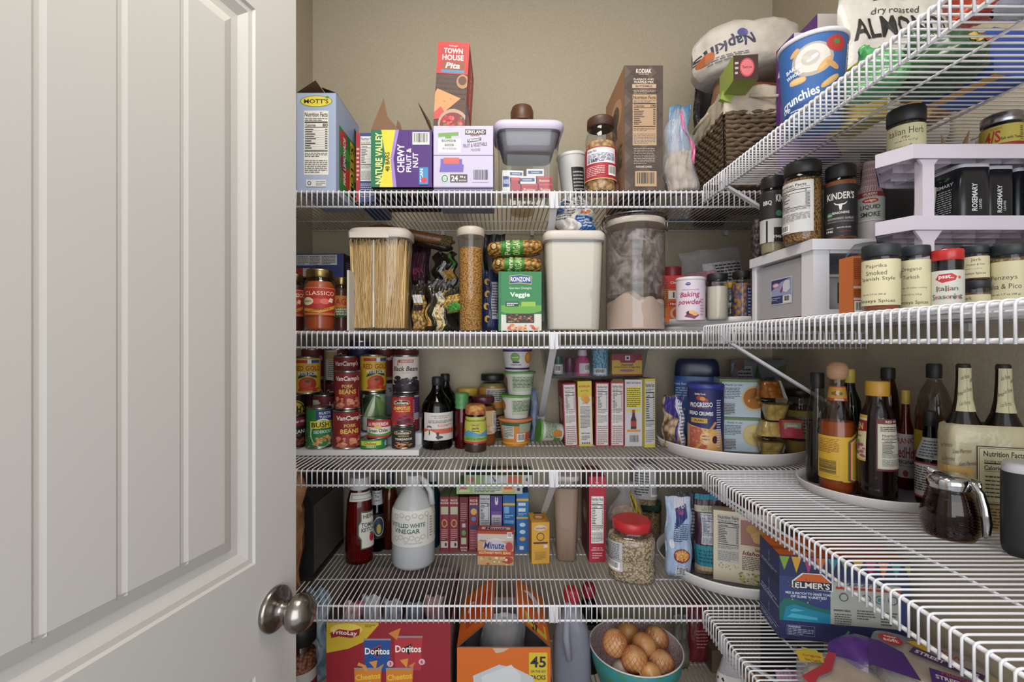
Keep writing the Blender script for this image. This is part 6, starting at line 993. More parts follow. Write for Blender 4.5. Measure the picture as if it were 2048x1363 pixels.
fl = [R(0, 0, 1, 1, '#8c1f2a'), P([(0, .72), (.18, .76), (.3, .82), (.42, .97), (.42, 1), (0, 1)], '#c2a42c'), E(.16, .93, .13, .055, '#e0c060'), P([(.03, .9), (.1, .935), (.2, .92), (.27, .94), (.265, .88), (.2, .855), (.1, .87), (.04, .855)], '#8a1c22'), T('FritoLay', .15, .897, .05, '#e8dcd0', .2, -4), E(.15, .96, .035, .02, '#d8c83c')]+Ln(.31, .95, .4, .98, 2, '#5a4a1c')
def chip(u, v, w_, h_, c, t, bl, n):
    return [P([(u-w_, v+h_), (u+w_, v+h_), (u+w_*.9, v-h_), (u-w_*.9, v-h_)], c), R(u-w_, v+h_*.9, u+w_, v+h_, '#8a8a90'), P([(u-w_*.6, v+h_*.3), (u+w_*.1, v-h_*.15), (u+w_*.3, v+h_*.65)], '#a8302a'), P([(u-w_*.5, v+h_*.25), (u+w_*.08, v-h_*.08), (u+w_*.25, v+h_*.55)], '#16161a'), T(t, u, v+h_*.25, h_*.4, '#e8e4e0', w_*1.8)]+[P([(u-w_*.6, v-h_*.4), (u-w_*.1, v-h_*.85), (u+.0, v-h_*.3)], '#d08a3c'), P([(u-.0, v-h_*.75), (u+w_*.5, v-h_*.5), (u+w_*.3, v-h_*.85)], '#c87a30')]+([E(u+w_*.95, v-h_*.5, .026, .028, '#d8a8b0'), T(n, u+w_*.95, v-h_*.5, .03, '#7a1c2c', .03)] if n else [])
fl += chip(.41, .70, .11, .15, '#234a8a', 'Doritos', 0, '3')+chip(.66, .72, .115, .155, '#a83238', 'Doritos', 0, '6')
def chee(u, v, sub, c2): return [P([(u-.11, v+.15), (u+.11, v+.15), (u+.09, v-.3), (u-.1, v-.3)], '#c87a28'), R(u-.11, v+.135, u+.11, v+.15, '#8a8a90'), T('Cheetos', u, v+.07, .055, '#e0b83c', .2, 6), T(sub, u, v+.01, .03, '#7ab0d0', .1, 6), P([(u-.06, v-.06), (u+.1, v-.03), (u+.09, v-.3), (u-.04, v-.3)], c2), E(u+.04, v-.05, .03, .03, '#d89a3c')]
fl += chee(.335, .44, 'Puffs', '#3a7aa8')+chee(.59, .44, '', '#a8302a')+[P([(.26, .64), (.32, .61), (.34, .55), (.31, .56), (.29, .6), (.25, .61)], '#d08a3c'), P([(.5, .9), (.6, .95), (.57, .84)], '#c87a3c')]
root, w, h = opencarton('chip_variety_carton', 'large open red carton of assorted chip bags', 653, 901, 1243, 1.185, z5, .255, '#8c1f2a', fl, inner='#5f4b48', right=[R(0, 0, 1, 1, '#7a7270')]+Ln(.1, .1, .9, .9, 14, '#3a3434'),
   flaps=[([(-1, 0, 0), (1, 0, 0), (.98, -.003, .004), (-.98, -.003, .004)], M('#a8303a'), None), ([(-1, .25, 0), (-1, 0, 0), (-.93, .02, .035), (-.93, .2, .04)], M('#b0823c'), None), ([(1, 0, 0), (1, .25, 0), (1.03, .24, .04), (1.03, .02, .035)], M('#a8404a'), None), ([(1, .25, 0), (-1, .25, 0), (-.95, .262, .012), (.95, .262, .012)], M('#a83a3a'), None)])
cols = [('#8a2434', '#c8c8cc'), ('#b8b8bc', '#8a8a94'), ('#c8c6c4', '#6a7a9a'), ('#9aa8b8', '#3a4a6a'), ('#b0b0b4', '#a8403c')]
lbs = ['red and white chip bag at the front left inside the open red carton', 'white chip bag second from the left inside the open red carton', 'silver chip bag in the middle of the open red carton', 'grey blue chip bag right of the middle inside the open red carton', 'white crinkled chip bag at the back right inside the open red carton']
for k in range(5):
    a = [686, 724, 764, 806, 850][k]; DD = [1.26, 1.30, 1.33, 1.36, 1.385][k]
    bag('chip_bag', lbs[k], 'chip bag', a, a+40, 1200, 1400, DD, z5, .05, M(cols[k][0], .25, 'foil', c2=cols[k][1]), base=z5+.035, crinkle=.007, seed=140+k, shape=[(0, .8, .3), (.3, 1, 1), (.8, .95, .9), (1, .95, .05)])
    o = bpy.context.scene.collection.objects[-1]
for o in list(COL.objects):
    if o.name.startswith('chip_bag'): o.scale.z = [1.0, 1.05, 1.0, .95, 1.05][int(o.name[-3:])-0 if o.name[-1].isdigit() else 0]
gf = [R(0, 0, 1, 1, '#c8641c'), P([(.38, .99), (.42, .93), (.5, .95), (.56, .99)], '#b8a890'), R(.77, .58, .965, .94, '#c8b02c'), T('45', .868, .83, .13, '#2a2a3a', .17), T('ON THE GO!', .868, .72, .03, '#2a2a3a', .16), T('PACKS', .868, .65, .055, '#2a2a3a', .16), P([(.17, .67), (.45, .8), (.62, .76), (.82, .65), (.8, 0), (.3, 0), (.2, .35)], '#b8bcc0'), P([(.26, .66), (.58, .8), (.68, .68), (.68, .0), (.34, .0)], '#c8cacc'), E(.5, .3, .15, .25, '#c86a2c'), E(.5, .3, .14, .23, '#d0d0d0'), R(.36, .2, .64, .38, '#d0d0d0'), T('Goldfish', .48, .32, .16, '#1f1f22', .34, 6, 1, .15), T('PEPPERIDGE', .5, .46, .03, '#a82c2c', .12), E(.6, .12, .1, .08, '#c8942c')]
root, w, h = opencarton('fish_cracker_carton', 'open orange carton of fish cracker packs with peaked flaps', 914, 1101, 1294, 1.185, z5, .235, '#c8641c', gf, inner='#8f8684', left=[R(0, 0, 1, 1, '#b85a1a')],
   flaps=[([(-1, .23, 0), (-1, 0, 0), (-.22, .02, .066), (-.22, .21, .072)], M('#c8601a'), [P([(.2, .2), (.8, .2), (.7, .9), (.3, .9)], '#b8481f'), T('Goldfish', .5, .5, .25, '#e0d8cc', .6, 60)]), ([(1, 0, 0), (1, .23, 0), (.28, .21, .072), (.28, .02, .066)], M('#c8601a'), [P([(.05, .1), (.3, .1), (.3, .75), (.08, .7)], '#c8b02c'), T('45', .17, .45, .3, '#2a2a3a', .2, 90), E(.62, .5, .25, .3, '#d0cfcc'), T('Goldfish', .62, .5, .2, '#1f1f22', .4, 60)])])
bag('fish_cracker_bag', 'white bag standing inside the orange carton', 'bag', 960, 1052, 1225, 1400, 1.36, z5, .05, M('#b8b4b4', .3, 'foil', c2='#a4a2a4'), base=z5+.004, crinkle=.004, seed=150)
bottle('juice_jug', 'clear handled jug of dark liquid with a red cap', 1104, 1182, 1176, 1.30, z5, [(0, .85), (.02, .97), (.3, 1), (.55, .95), (.68, .8), (.8, .5), (.88, .38), (.92, .36)], M('#8f92a2', .15, 'frost'), M('#2f2c38', .4), M('#a8283a', .4), .88, .38, .52, e=3, ratio=.8)
mb = MB(); mb.tube([(-.006, -.06, .30), (-.012, -.066, .26), (-.014, -.068, .21), (-.006, -.062, .15)], .009, M('#a0a2b0', .3, 'frost'), 10)
for o in COL.objects:
    if o.name == 'juice_jug': mb.build('handle', o)
bottle('dark_bottle', 'dark bottle with a red cap standing behind the clear jug', 1150, 1205, 1168, 1.43, z5, [(0, .9), (.02, 1), (.6, 1), (.8, .5), (.9, .4)], DKG, M('#1c1a20', .4), M('#8a1f30', .4), .86, .45, .7, lab=[('label', .3, .6, 1.5, '#2a2a34', [R(.4, .3, .8, .8, '#a8a8ac')])])
# bowl of onions
bx_, by_, br = X(1271, 1.29), 1.29, .126; bz = z5; bh = .155
bowl = thing('onion_bowl', 'big patterned bowl, teal outside and speckled inside, on the lowest shelf', 'bowl', (bx_, by_, bz+.0004))
mb = MB(); Loft([(0, .05), (.004, .056), (.02, .075), (.06, .1), (.11, .118), (bh, br), (bh+.002, br-.002)]).mesh(mb, M('#2c8494', .35, 'cover', c2='#3f7a54'), True, False); mb.build('bowl_outside', bowl)
mb = MB(); lf = Loft([(bh+.002, br-.002), (.11, .1155), (.06, .0975), (.02, .072), (.008, .04), (.0075, .0)], n=32); vs = []; fs = []; lf.mesh(mb, M('#b8a8aa', .4, 'speck', c2='#7a3a4a'), False, False); mb.build('bowl_inside', bowl)
mb = MB(); mb.tube([(math.cos(2*PI*k/48)*(br-.001), math.sin(2*PI*k/48)*(br-.001), bh+.001) for k in range(49)], .002, '#c4c2c0', 6, cap=False); mb.build('rim', bowl)
ol = ['yellow onion at the left front of the bowl, one of the largest', 'yellow onion at the back of the bowl, left of the middle', 'large yellow onion at the right of the bowl', 'yellow onion front and centre with its root spot facing out', 'yellow onion in the middle of the bowl behind the front one', 'yellow onion at the right front inside red netting', 'yellow onion low at the front right edge of the bowl', 'pale white onion low at the left front of the bowl', 'onion lying at the bottom of the bowl under the others']
on = [(1229, 1285, 1.255, .034), (1255, 1266, 1.345, .033), (1312, 1277, 1.325, .034), (1268, 1317, 1.225, .034), (1288, 1290, 1.275, .033), (1322, 1325, 1.245, .034), (1300, 1349, 1.205, .030), (1243, 1338, 1.238, .028), (1272, 1345, 1.29, .036)]
for k, (px, py, D, r) in enumerate(on):
    mb = MB(); n = 24; pr = []; q = 12
    white = k == 7
    for i in range(q+1):
        t = PI*i/q; z = -math.cos(t)*r*.93; rr = math.sin(t)*r*(1+.03*math.cos(3*t))
        if i == q: z += r*.12
        if i == q-1: z += r*.05; rr *= .7
        pr.append((z, max(rr, .0015)))
    pr.append((pr[-1][0]+r*.22, .0022))
    lf = Loft(pr, n=n); lf.mesh(mb, M('#b7a796' if white else ['#c79a68', '#bd8c58', '#cca274'][k % 3], .38, 'onion', c2='#a59484' if white else ['#b57e48', '#a87040', '#b07a4c'][k % 3]))
    a = [(60, 20), (120, 40), (80, -50), (112, 12), (40, 100), (100, -20), (70, 0), (95, 30), (90, 0)][k]
    ob = mb.build('onion', None, (X(px, D), D, Z(py, D)), (math.radians(a[0]), math.radians(a[1]*.4), math.radians(a[1])))
    tag(ob, ol[k], 'onion', 'onions in the bowl')
def net(k, label):
    px, py, D, r = on[k]; mb = MB(); c = Vector((X(px, D), D, Z(py, D))); q = 16
    for s in (1, -1):
        for i in range(q):
            pts = []
            for j in range(11):
                t = -1.25+2.5*j/10; a = 2*PI*i/q+s*t*.7; rr = r*1.03
                pts.append((math.cos(a)*math.cos(t)*rr, math.sin(a)*math.cos(t)*rr, math.sin(t)*rr*.95))
            mb.tube(pts, .00035, M('#b0402c', .6), 3, cap=False)
    return mb, c
for k in (0, 2, 3, 5):
    mb, c = net(k, ''); par = [o for o in COL.objects if o.get('label') == ol[k]][0]
    o = mb.build('netting', par); o.matrix_parent_inverse = par.rotation_euler.to_matrix().to_4x4().inverted()
bag('red_bag', 'tall red foil bag standing right of the onion bowl', 'bag', 1372, 1420, 1205, 1400, 1.46, z5, .05, M('#7a2428', .35, 'foil', c2='#6a1c22'), base=z5, crinkle=.002, seed=160, items=Ln(.3, .3, .8, .6, 6, '#b87a70'))
bag('herb_bag', 'clear bag with dark green contents between the onion bowl and the red bag', 'bag', 1346, 1378, 1228, 1400, 1.43, z5, .035, M('#7a7468', .3, 'foil', c2='#4a4a34'), base=z5, crinkle=.003, seed=161)
BX('brown_carton', 'plain brown carton right of the red bag on the lowest shelf', 'carton', 1424, 1470, 1300, 1.40, z5, .13, '#7a6450', left=[R(0, 0, 1, 1, '#5a4a3c')])
# ================= second shelf, right wall =================
r2 = B[2]
# one-drawer plastic unit, its clear drawer front facing the room
root = thing('drawer_unit', 'white plastic drawer unit with a clear drawer front and a blue label', 'drawer unit', (0, 0, 0))
wp = M('#d4d3d8', .35); ux0, ux1, uy0, uy1, uz0, uz1 = .580, .735, .866, 1.078, r2+.0005, CZ+.194
mb = MB(); f_ = .012
mb.box(ux0-.004, uy0-.004, uz1-.020, ux1+.004, uy1+.004, uz1, wp); mb.build('top_panel', root)
mb = MB()
for a, b in ((uy0, uy0+.034), (uy1-.012, uy1)): mb.box(ux0, a, uz0, ux0+.02 if a > uy0 else ux0+.030, b, uz1-.020, wp)
mb.box(ux0+.03, uy0, uz0, ux1, uy0+.006, uz0+.018, wp); mb.box(ux0+.031, uy0, uz1-.026, ux1, uy0+.006, uz1-.02, wp);  mb.box(ux1-.02, uy0, uz0, ux1, uy0+.006, uz1-.02, wp)
mb.box(ux0, uy0, uz0, ux1, uy1, uz0+.006, wp); mb.box(ux0+.01, uy1-.004, uz0, ux1, uy1, uz1-.02, wp); mb.box(ux1-.004, uy0, uz0, ux1, uy1, uz1-.02, wp); mb.build('frame', root)
mb = MB(); dz1 = uz1-.026
mb.box(ux0+.004, uy0+.036, uz0+.008, ux0+.006, uy1-.014, dz1, M('#b8b6ba', .3, 'frost')); mb.build('drawer_front', root)
dr = root.children[-1] if root.children else root
mb = MB(); mb.box(ux0+.033, uy0+.015, uz0+.009, ux1-.01, uy0+.017, CZ+.125, M('#9f9ea3', .4)); mb.box(ux0+.033, uy0+.009, CZ+.125, ux1-.01, uy0+.018, CZ+.130, M('#a5a4a8', .4)); mb.box(ux0+.056, uy0+.0135, CZ+.076, ux0+.063, uy0+.0152, CZ+.115, M('#2a2628', .5)); mb.build('inner_tray', root)
def facepanel(name, parent, y_far, y_near, z0, z1, x, col, items):
    mb = MB(); w = y_far-y_near; h = z1-z0
    gfx(mb, [R(0, 0, 1, 1, col)]+items, w, h, lambda a, b, o: (x-o, y_far-a, z0+b)); return mb.build(name, parent)
facepanel('paper_label', root, 1.008, .935, CZ+.082, CZ+.136, ux0+.0035, '#c8c6ca', [R(.02, .3, .98, .97, '#8d93b4'), P([(.02, .97), (.02, .55), (.5, .85), (.98, .97)], '#2a3468'), R(.02, .03, .58, .33, '#2a3468'), E(.25, .75, .17, .1, '#b86a74'), E(.25, .75, .13, .06, '#c8c0c8'), P([(.58, .5), (.75, .42), (.92, .55), (.9, .85), (.7, .9), (.6, .75)], '#c8c2cc'), P([(.5, .42), (.6, .55), (.58, .7), (.45, .5)], '#7a3a6a')]+Bar(.64, .05, .94, .32)+Ln(.06, .15, .5, .28, 2, '#a8b0c8'))
V('measuring_cup', 'pale plastic cup inside the clear drawer front', 'cup', 1555, 1595, 594, 1.015, uz0+.007, [('cup', [(0, .8), (.1, .95), (1, 1)], M('#b8b0a0', .4))], tilt=(0, .1))
BX('pink_packet_box', 'pink packet inside the drawer, nearer the corner of the unit', 'packet', 1600, 1622, 560, .935, uz0+.007, .03, '#a85a84', h=.072)
BX('pink_packet_box', 'white and pink packet leaning in the drawer under the blue label', 'packet', 1527, 1556, 585, 1.050, uz0+.007, .012, '#b89a9c', h=.056)
# jars standing on the drawer unit
tu = uz1
def spice(label, px0, px1, pyt, D, zb, fill, lab, lt=.86, capcol=None, lidr=.97, turn=0, fh=.78, group=None, name='spice_jar', tilt=None, glass=None):
    return V(name, label, 'spice jar', px0, px1, pyt, D, zb, [('jar', [(0, .86), (.02, .97), (.04, 1), (lt-.09, 1), (lt-.04, .94), (lt-.01, .88)], glass or CLR), ('spice', [(.015, .85), (.04, .94), (fh, .95), (fh+.005, .6)], fill), ('lid', [(lt-.02, lidr-.03), (lt-.015, lidr), (.97, lidr), (.99, lidr-.04), (1, lidr-.1)], capcol or LIDB)], lab, turn, group=group, tilt=tilt)
kin = [R(0, 0, 1, 1, '#211f22'), T("KINDER'S", .5, .78, .14, '#dcd8d4', .34), P([(.42, .66), (.46, .62), (.54, .62), (.58, .66), (.56, .61), (.52, .59), (.51, .5), (.49, .5), (.48, .59), (.44, .61)], '#dcd8d4'), T('SEASONING', .5, .45, .045, '#dcd8d4', .2), E(.37, .42, .04, .055, '#3f7a5a'), T('USDA', .37, .42, .025, '#d8e0d8', .06), R(0, .25, 1, .38, '#2f2a2a'), T('WOODFIRED GARLIC', .5, .34, .04, '#a8a29c', .32), T('WITH HARDWOOD SMOKED SALT', .5, .28, .022, '#8a8480', .32), T('FOUNDED', .37, .16, .025, '#c8c4c0', .1), T('1946', .37, .1, .05, '#dcd8d4', .09), T('MASTER RECIPE', .54, .16, .025, '#c8c4c0', .16), T('signature', .55, .08, .04, '#a0342c', .14, 0, 0, .3)]
spice('black labelled seasoning jar right beside the liquid smoke bottle on the drawer unit', 1648, 1714, 334, .885, tu, M('#a8643c', .6, 'grain', c2='#7a4424'), [('label', .04, .72, 2.6, None, kin)], lt=.84)
spice('tall jar of golden seasoning showing its nutrition panel', 1565, 1645, 328, .915, tu, M('#a87a3c', .6, 'chunk', c2='#5a3c18', sc=260), [('label', .12, .74, 1.2, '#c8c6c2', Nut(.05, .2, .95, .97, '#ccc9c5', cal='0')+Bar(.1, .03, .5, .17), -.32), ('side_label', .2, .45, .25, '#1d3f2a', [], -1.15)], lt=.86)
spice('black and white seasoning jar at the left edge of the drawer unit top', 1520, 1570, 356, 1.018, tu, M('#b0a080', .6, 'grain', c2='#8f8060'), [('label', .14, .80, 2.6, '#c2c0c0', [R(0, .45, 1, 1, '#211f22'), R(.52, .0, 1, .28, '#211f22'), T('KINDER', .68, .84, .14, '#dcd8d4', .26), T('BBQ', .42, .76, .1, '#dcd8d4', .14), T('1946', .58, .1, .06, '#dcd8d4', .12), E(.6, .55, .05, .06, '#3f7a5a'), R(.4, .0, .43, .42, '#211f22')])], lt=.86)
V('herb_bag', 'dark mesh bag behind the leftmost jar on the drawer unit', 'bag', 1500, 1530, 440, 1.115, r2, [('bag', [(0, .6), (.1, .95), (.3, .8), (.45, 1), (.7, .9), (.85, 1), (1, .5)], M('#2a2224', .4, 'chunk', c2='#5a4a48', sc=90))])
smoke = [R(0, 0, 1, 1, '#a9b0a8'), R(0, .82, 1, 1, '#7a1f24'), T('HICKORY', .5, .93, .09, '#e0c8c0', .22), T('NATURAL SMOKE', .5, .85, .03, '#e0c8c0', .2), E(.5, .69, .125, .1, '#c8a090'), E(.5, .69, .115, .085, '#a02c24'), T('colgin', .5, .69, .1, '#e0d8d0', .16), T('LIQUID', .5, .46, .17, '#4a2f24', .28), T('SMOKE', .5, .22, .17, '#4a2f24', .28), R(0, 0, 1, .05, '#c4c0b8')]
V('liquid_smoke_bottle', 'white liquid smoke bottle with a striped red and white wrapped neck', 'bottle', 1713, 1768, 325, .893, tu, [('bottle', [(0, .9), (.02, 1), (.55, 1), (.64, .8), (.74, .62), (.97, .5), (1, .45)], M('#b8b2ac', .4))],
  [('label', .24, .60, 2.5, None, smoke), ('paper_wrap', .605, .97, 2.7, '#c4b4b6', [P([(i/26+.01*j, j/5+.01), (i/26+.012+.01*j, j/5+.01), (i/26+.035+.01*j, j/5+.17), (i/26+.023+.01*j, j/5+.17)], '#a04450') for i in range(26) for j in range(5)])], R0=.0215)
V('dark_lidded_jar', 'dark jar with a black lid behind the liquid smoke bottle', 'jar', 1722, 1778, 336, 1.02, r2, [('jar', STRAIGHT, M('#241c1a', .3)), ('lid', [(.86, 1.03), (.87, 1.06), (.98, 1.06), (1, 1)], LIDB)])
# two-level plastic rack
root = thing('spice_rack', 'white two-level plastic rack with clipped corners holding tins and small jars', 'spice rack', (0, 0, 0))
rk = M('#cac2ce', .35); kx0, kx1, ky0, ky1 = .600, .870, .705, .845
for zt_, nm in ((CZ+.3027, 'upper_shelf'), (CZ+.1940, 'lower_shelf')):
    mb = MB(); c = .022; t = .0215
    P8 = [(kx0+.024, ky0), (kx1-c, ky0), (kx1, ky0+c), (kx1, ky1-c), (kx1-c, ky1), (kx0+.096, ky1), (kx0+.078, ky1-.008), (kx0, ky0+.042)]
    n = 8; vs = [(x, y, zt_-t) for x, y in P8]+[(x, y, zt_) for x, y in P8]
    mb.add(vs, [(i, (i+1) % n, n+(i+1) % n, n+i) for i in range(n)], rk); mb.add(vs[n:], [tuple(range(n))], rk)
    cxm, cym = (kx0+kx1)/2, (ky0+ky1)/2
    mb.add([(cxm+(x-cxm)*.97, cym+(y-cym)*.95, zt_-.004) for x, y in P8], [tuple(range(n))[::-1]], rk)
    iv = [(cxm+(x-cxm)*.985, cym+(y-cym)*.97, zt_-t) for x, y in P8]+[(cxm+(x-cxm)*.985, cym+(y-cym)*.97, zt_-.004) for x, y in P8]
    mb.add(iv, [(n+i, n+(i+1) % n, (i+1) % n, i) for i in range(n)], rk)
    for k in range(6):
        xx = kx0+.03+k*.04; mb.box(xx, ky0+.004, zt_-t+.003, xx+.0012, min(ky1-.004, .742+(xx-.6)*1.19), zt_-.004, rk)
    for k in range(3): mb.box(kx0+.022+k*.030, ky0+.03+k*.04, zt_-t+.003, kx1-.004, ky0+.0312+k*.04, zt_-.004, rk)
    mb.build(nm, root)
for lx, ly in ((kx0+.042, ky0+.004), (kx1-.05, ky0+.004), (kx0+.146, ky1-.03), (kx1-.05, ky1-.03)):
    for za, zb_ in ((CZ+.1940, CZ+.2812), (r2+.0005, CZ+.1725)):
        mb = MB(); mb.box(lx, ly, za, lx+.018, ly+.014, zb_, rk)
        g_ = .006 if zb_ > CZ+.25 else .012
        for s_ in (-1, 1):                              # flared brackets where a leg meets the shelf above
            x = lx if s_ < 0 else lx+.018
            mb.add([(x, ly, zb_), (x+s_*g_, ly, zb_), (x, ly, zb_-g_*1.4), (x, ly+.004, zb_), (x+s_*g_, ly+.004, zb_), (x, ly+.004, zb_-g_*1.4)], [(0, 1, 2), (5, 4, 3), (0, 3, 4, 1), (1, 4, 5, 2)], rk)
        mb.build('leg', root)
up, lo = CZ+.3027, CZ+.1940
cream = '#c9c19d'
def penz(lines, col=cream):
    o = [R(0, 0, 1, 1, col)]
    for t, u, v, h, w in lines: o.append(T(t, u, v, h, '#3d3b2a', w, 0, 0))
    return o+Ln(.84, .1, .92, .3, 4, '#6a6850')
V('spice_jar', 'squat jar of Italian herb mix with a black lid on the upper rack level', 'spice jar', 1773, 1851, 221, .765, up, [('jar', [(0, .93), (.03, 1), (.66, 1), (.72, .96), (.78, .94)], CLR), ('spice', [(.02, .9), (.05, .95), (.66, .95), (.7, .8)], M('#4a4424', .7, 'chunk', c2='#1f1c10', sc=260)), ('lid', [(.70, 1.0), (.72, 1.06), (.96, 1.06), (1, 1.0)], LIDB)], [('label', .05, .62, 2.4, None, penz([('Italian Herb', .5, .76, .24, .42), ('Mix', .5, .55, .1, .08), ('net wt 1.5 oz (5 g)', .5, .42, .08, .25), ('Penzeys Spices', .5, .18, .2, .4)]))])
V('seasoning_jar', 'squat jar with a silver lid and a yellow and red label', 'jar', 1958, 2050, 232, .765, up, [('jar', [(0, .95), (.03, 1), (.72, 1), (.8, .92)], CLR), ('seasoning', [(.02, .92), (.7, .95)], M('#3a2a18', .6, 'grain', c2='#2a1c10')), ('lid', [(.76, .96), (.78, 1.0), (.95, 1.0), (.98, .95), (1, .88)], STEEL)], [('label', .04, .68, 2.6, '#b8a84a', [R(0, 0, 1, .36, '#9a2c28'), T('4/S', .42, .62, .42, '#b02c2c', .14), T('Salt with Taste', .58, .52, .1, '#33402a', .18), T('Original', .45, .9, .08, '#b06a2c', .1), T('All Purpose Seasoning', .5, .2, .1, '#d8b0a0', .28)]+Ln(.66, .4, .7, .9, 8, '#222222'))])
for k, (lb, a, b, y, D) in enumerate([('tall narrow black rosemary tin with a white lid, left one of the pair', 1912, 1973, 318, .724), ('tall narrow black rosemary tin with a white lid, right one of the pair', 1977, 2030, 322, .724), ('black tin with a barcode label at the right end of the lower rack level', 2036, 2085, 330, .73)]):
    w = (b-a)*D/F; h = CZ+.277-lo; root = thing('spice_tin', lb, 'spice tin', (X((a+b)/2, D), D+.02, lo+.0005), (0, 0, math.radians(-3)))
    for nm, pr, m_ in (('tin', [(0, .98), (.03, 1), (.92, 1), (.93, .97)], M('#17191f', .22)), ('lid', [(.93, .99), (.94, 1.0), (.99, 1.0), (1, .95)], M('#b2b0b6', .35))):
        mb = MB(); lf = Loft([(z*h, r*w/2) for z, r in pr], 7, 1.25 if k == 0 else 1.0, 40); lf.mesh(mb, m_); mb.build(nm, root)
    mb = MB(); lf = Loft([(0, w/2), (h*.92, w/2)], 7, 1.25 if k == 0 else 1., 40)
    if k < 2: its = [T('ROSEMARY', .42, .40, .18, '#c8cad0', .56, 90), T('LEAVES', .60, .26, .09, '#a8aab0', .2, 90)]
    else: its = [R(.3, .05, 1, .55, '#a8b0b8')]+Bar(.33, .08, .98, .5, '#a8b0b8', True)+[T('CINN', .8, .75, .1, '#c8cad0', .5)]
    lf.label(mb, 0, h*.92, w*.95, None, its); mb.build('printed_front', root)
    if k == 0:
        mb = MB(); lf.label(mb, 0, h*.92, w*1.15, None, [T('ROSEMARY', .5, .72, .07, '#c8cad0', .8)]+Ln(.15, .08, .85, .64, 12, '#a8aab0')+Dots(.2, .78, .8, .95, 8, ['#2c7a2c'], .05, .3, 3), turn=-w*1.12); mb.build('printed_side', root)
V('black_pouch', 'black folded pouch standing behind the rack leg on the lower level', 'pouch', 1852, 1900, 345, .80, lo, [('pouch', [(0, 1), (.5, .95), (1, .9)], M('#1c1c20', .45), 5, .5)], e=5, ratio=.5)
for k in range(3):
    BX('paper_packet', ['white folded paper packet, leftmost of three on the lower rack level', 'white folded paper packet, middle of three on the lower rack level', 'white folded paper packet, rightmost of three on the lower rack level'][k], 'packet', 1862+k*11, 1866+k*11, 345, .755+.001*k, lo, .035, '#a89c8c', roll=[6, 4, 3][k], h=.060)
for k in range(2):
    BX('dried_pepper', ['small tan dried pod on the upper rack level, the left one', 'small tan dried pod on the upper rack level, the right one'][k], 'dried pod', 1892+k*14, 1900+k*14, 268, .80, up, .006, '#8a6a44', roll=[-8, 14][k], h=.022) if False else V('dried_pod', ['small tan dried pod on the upper rack level, the left one', 'small tan dried pod on the upper rack level, the right one'][k], 'dried pod', 1890+k*16, 1904+k*18, 264, .80, up, [('pod', [(0, .7), (.3, 1), (.7, .6), (1, .1)], M('#8a6a44', .7), 2, .4)], tilt=(0, [-.15, .25][k]))
BX('dark_box', 'dark grey box leaning behind the spice rack beside the liquid smoke', 'box', 1775, 1850, 360, .90, r2, .05, '#3a3a3e', rz=0)
# front row
def multi(t, u, v, h, w):
    wd = {'I': .5, 'i': .5, 'l': .5, 't': .6}; ws = [wd.get(c, 1) for c in t]; k = w/sum(ws); x = u-w/2; o = []
    for i, c in enumerate(t):
        o.append(T(c, x+ws[i]*k/2, v-(h*.08 if c.islower() and c not in 'tli' else 0), h*(1 if c.isupper() or c in 'tli' else .8), ['#2f5a44', '#b03a44', '#3a4a44'][i % 3], ws[i]*k*.95, 0, 0)); x += ws[i]*k
    return o
V('spice_jar', 'smoked paprika jar at the front, largest of the cream labelled jars', 'spice jar', 1723, 1800, 492, .675, r2, [('jar', [(0, .94), (.02, 1), (.76, 1), (.82, .95), (.86, .93)], CLR), ('spice', [(.01, .9), (.03, .95), (.74, .95), (.76, .8)], M('#a0502c', .7, 'grain', c2='#8a4424')), ('lid', [(.82, 1.02), (.83, 1.06), (.975, 1.06), (1, 1.02)], M('#20262a', .45))],
  [('label', .09, .77, 2.55, None, penz([('Paprika', .45, .85, .1, .22), ('Smoked', .45, .71, .1, .22), ('Spanish Style', .46, .57, .1, .38), ('net wt 2.4 oz (66 g)', .42, .24, .045, .26), ('Penzeys Spices', .44, .09, .09, .42)])+[R(.72, .58+.03*i, .75, .6+.03*i, '#3a3828') for i in range(5)])])
V('spice_jar', 'Turkish oregano jar with a torn red sticker on its lid, behind the paprika', 'spice jar', 1797, 1862, 494, .677, r2, [('jar', [(0, .94), (.02, 1), (.76, 1), (.82, .95), (.86, .93)], CLR), ('spice', [(.01, .9), (.03, .95), (.74, .95), (.76, .8)], M('#4a5030', .7, 'chunk', c2='#2c3018', sc=300)), ('lid', [(.85, .97), (.86, 1.0), (.975, 1.0), (1, .96)], M('#20262a', .45))],
  [('label', .06, .78, 2.55, None, penz([('Oregano', .45, .8, .1, .26), ('Turkish', .45, .64, .08, .2), ('for all Italian cooking', .5, .41, .035, .3), ('net wt 0.5 oz (14 g)', .45, .27, .04, .26), ('Penzeys Spices', .47, .1, .09, .4)])), ('lid_sticker', .86, .99, .3, '#c0a8a8', Ln(.1, .1, .9, .9, 4, '#a04048'), .75)])
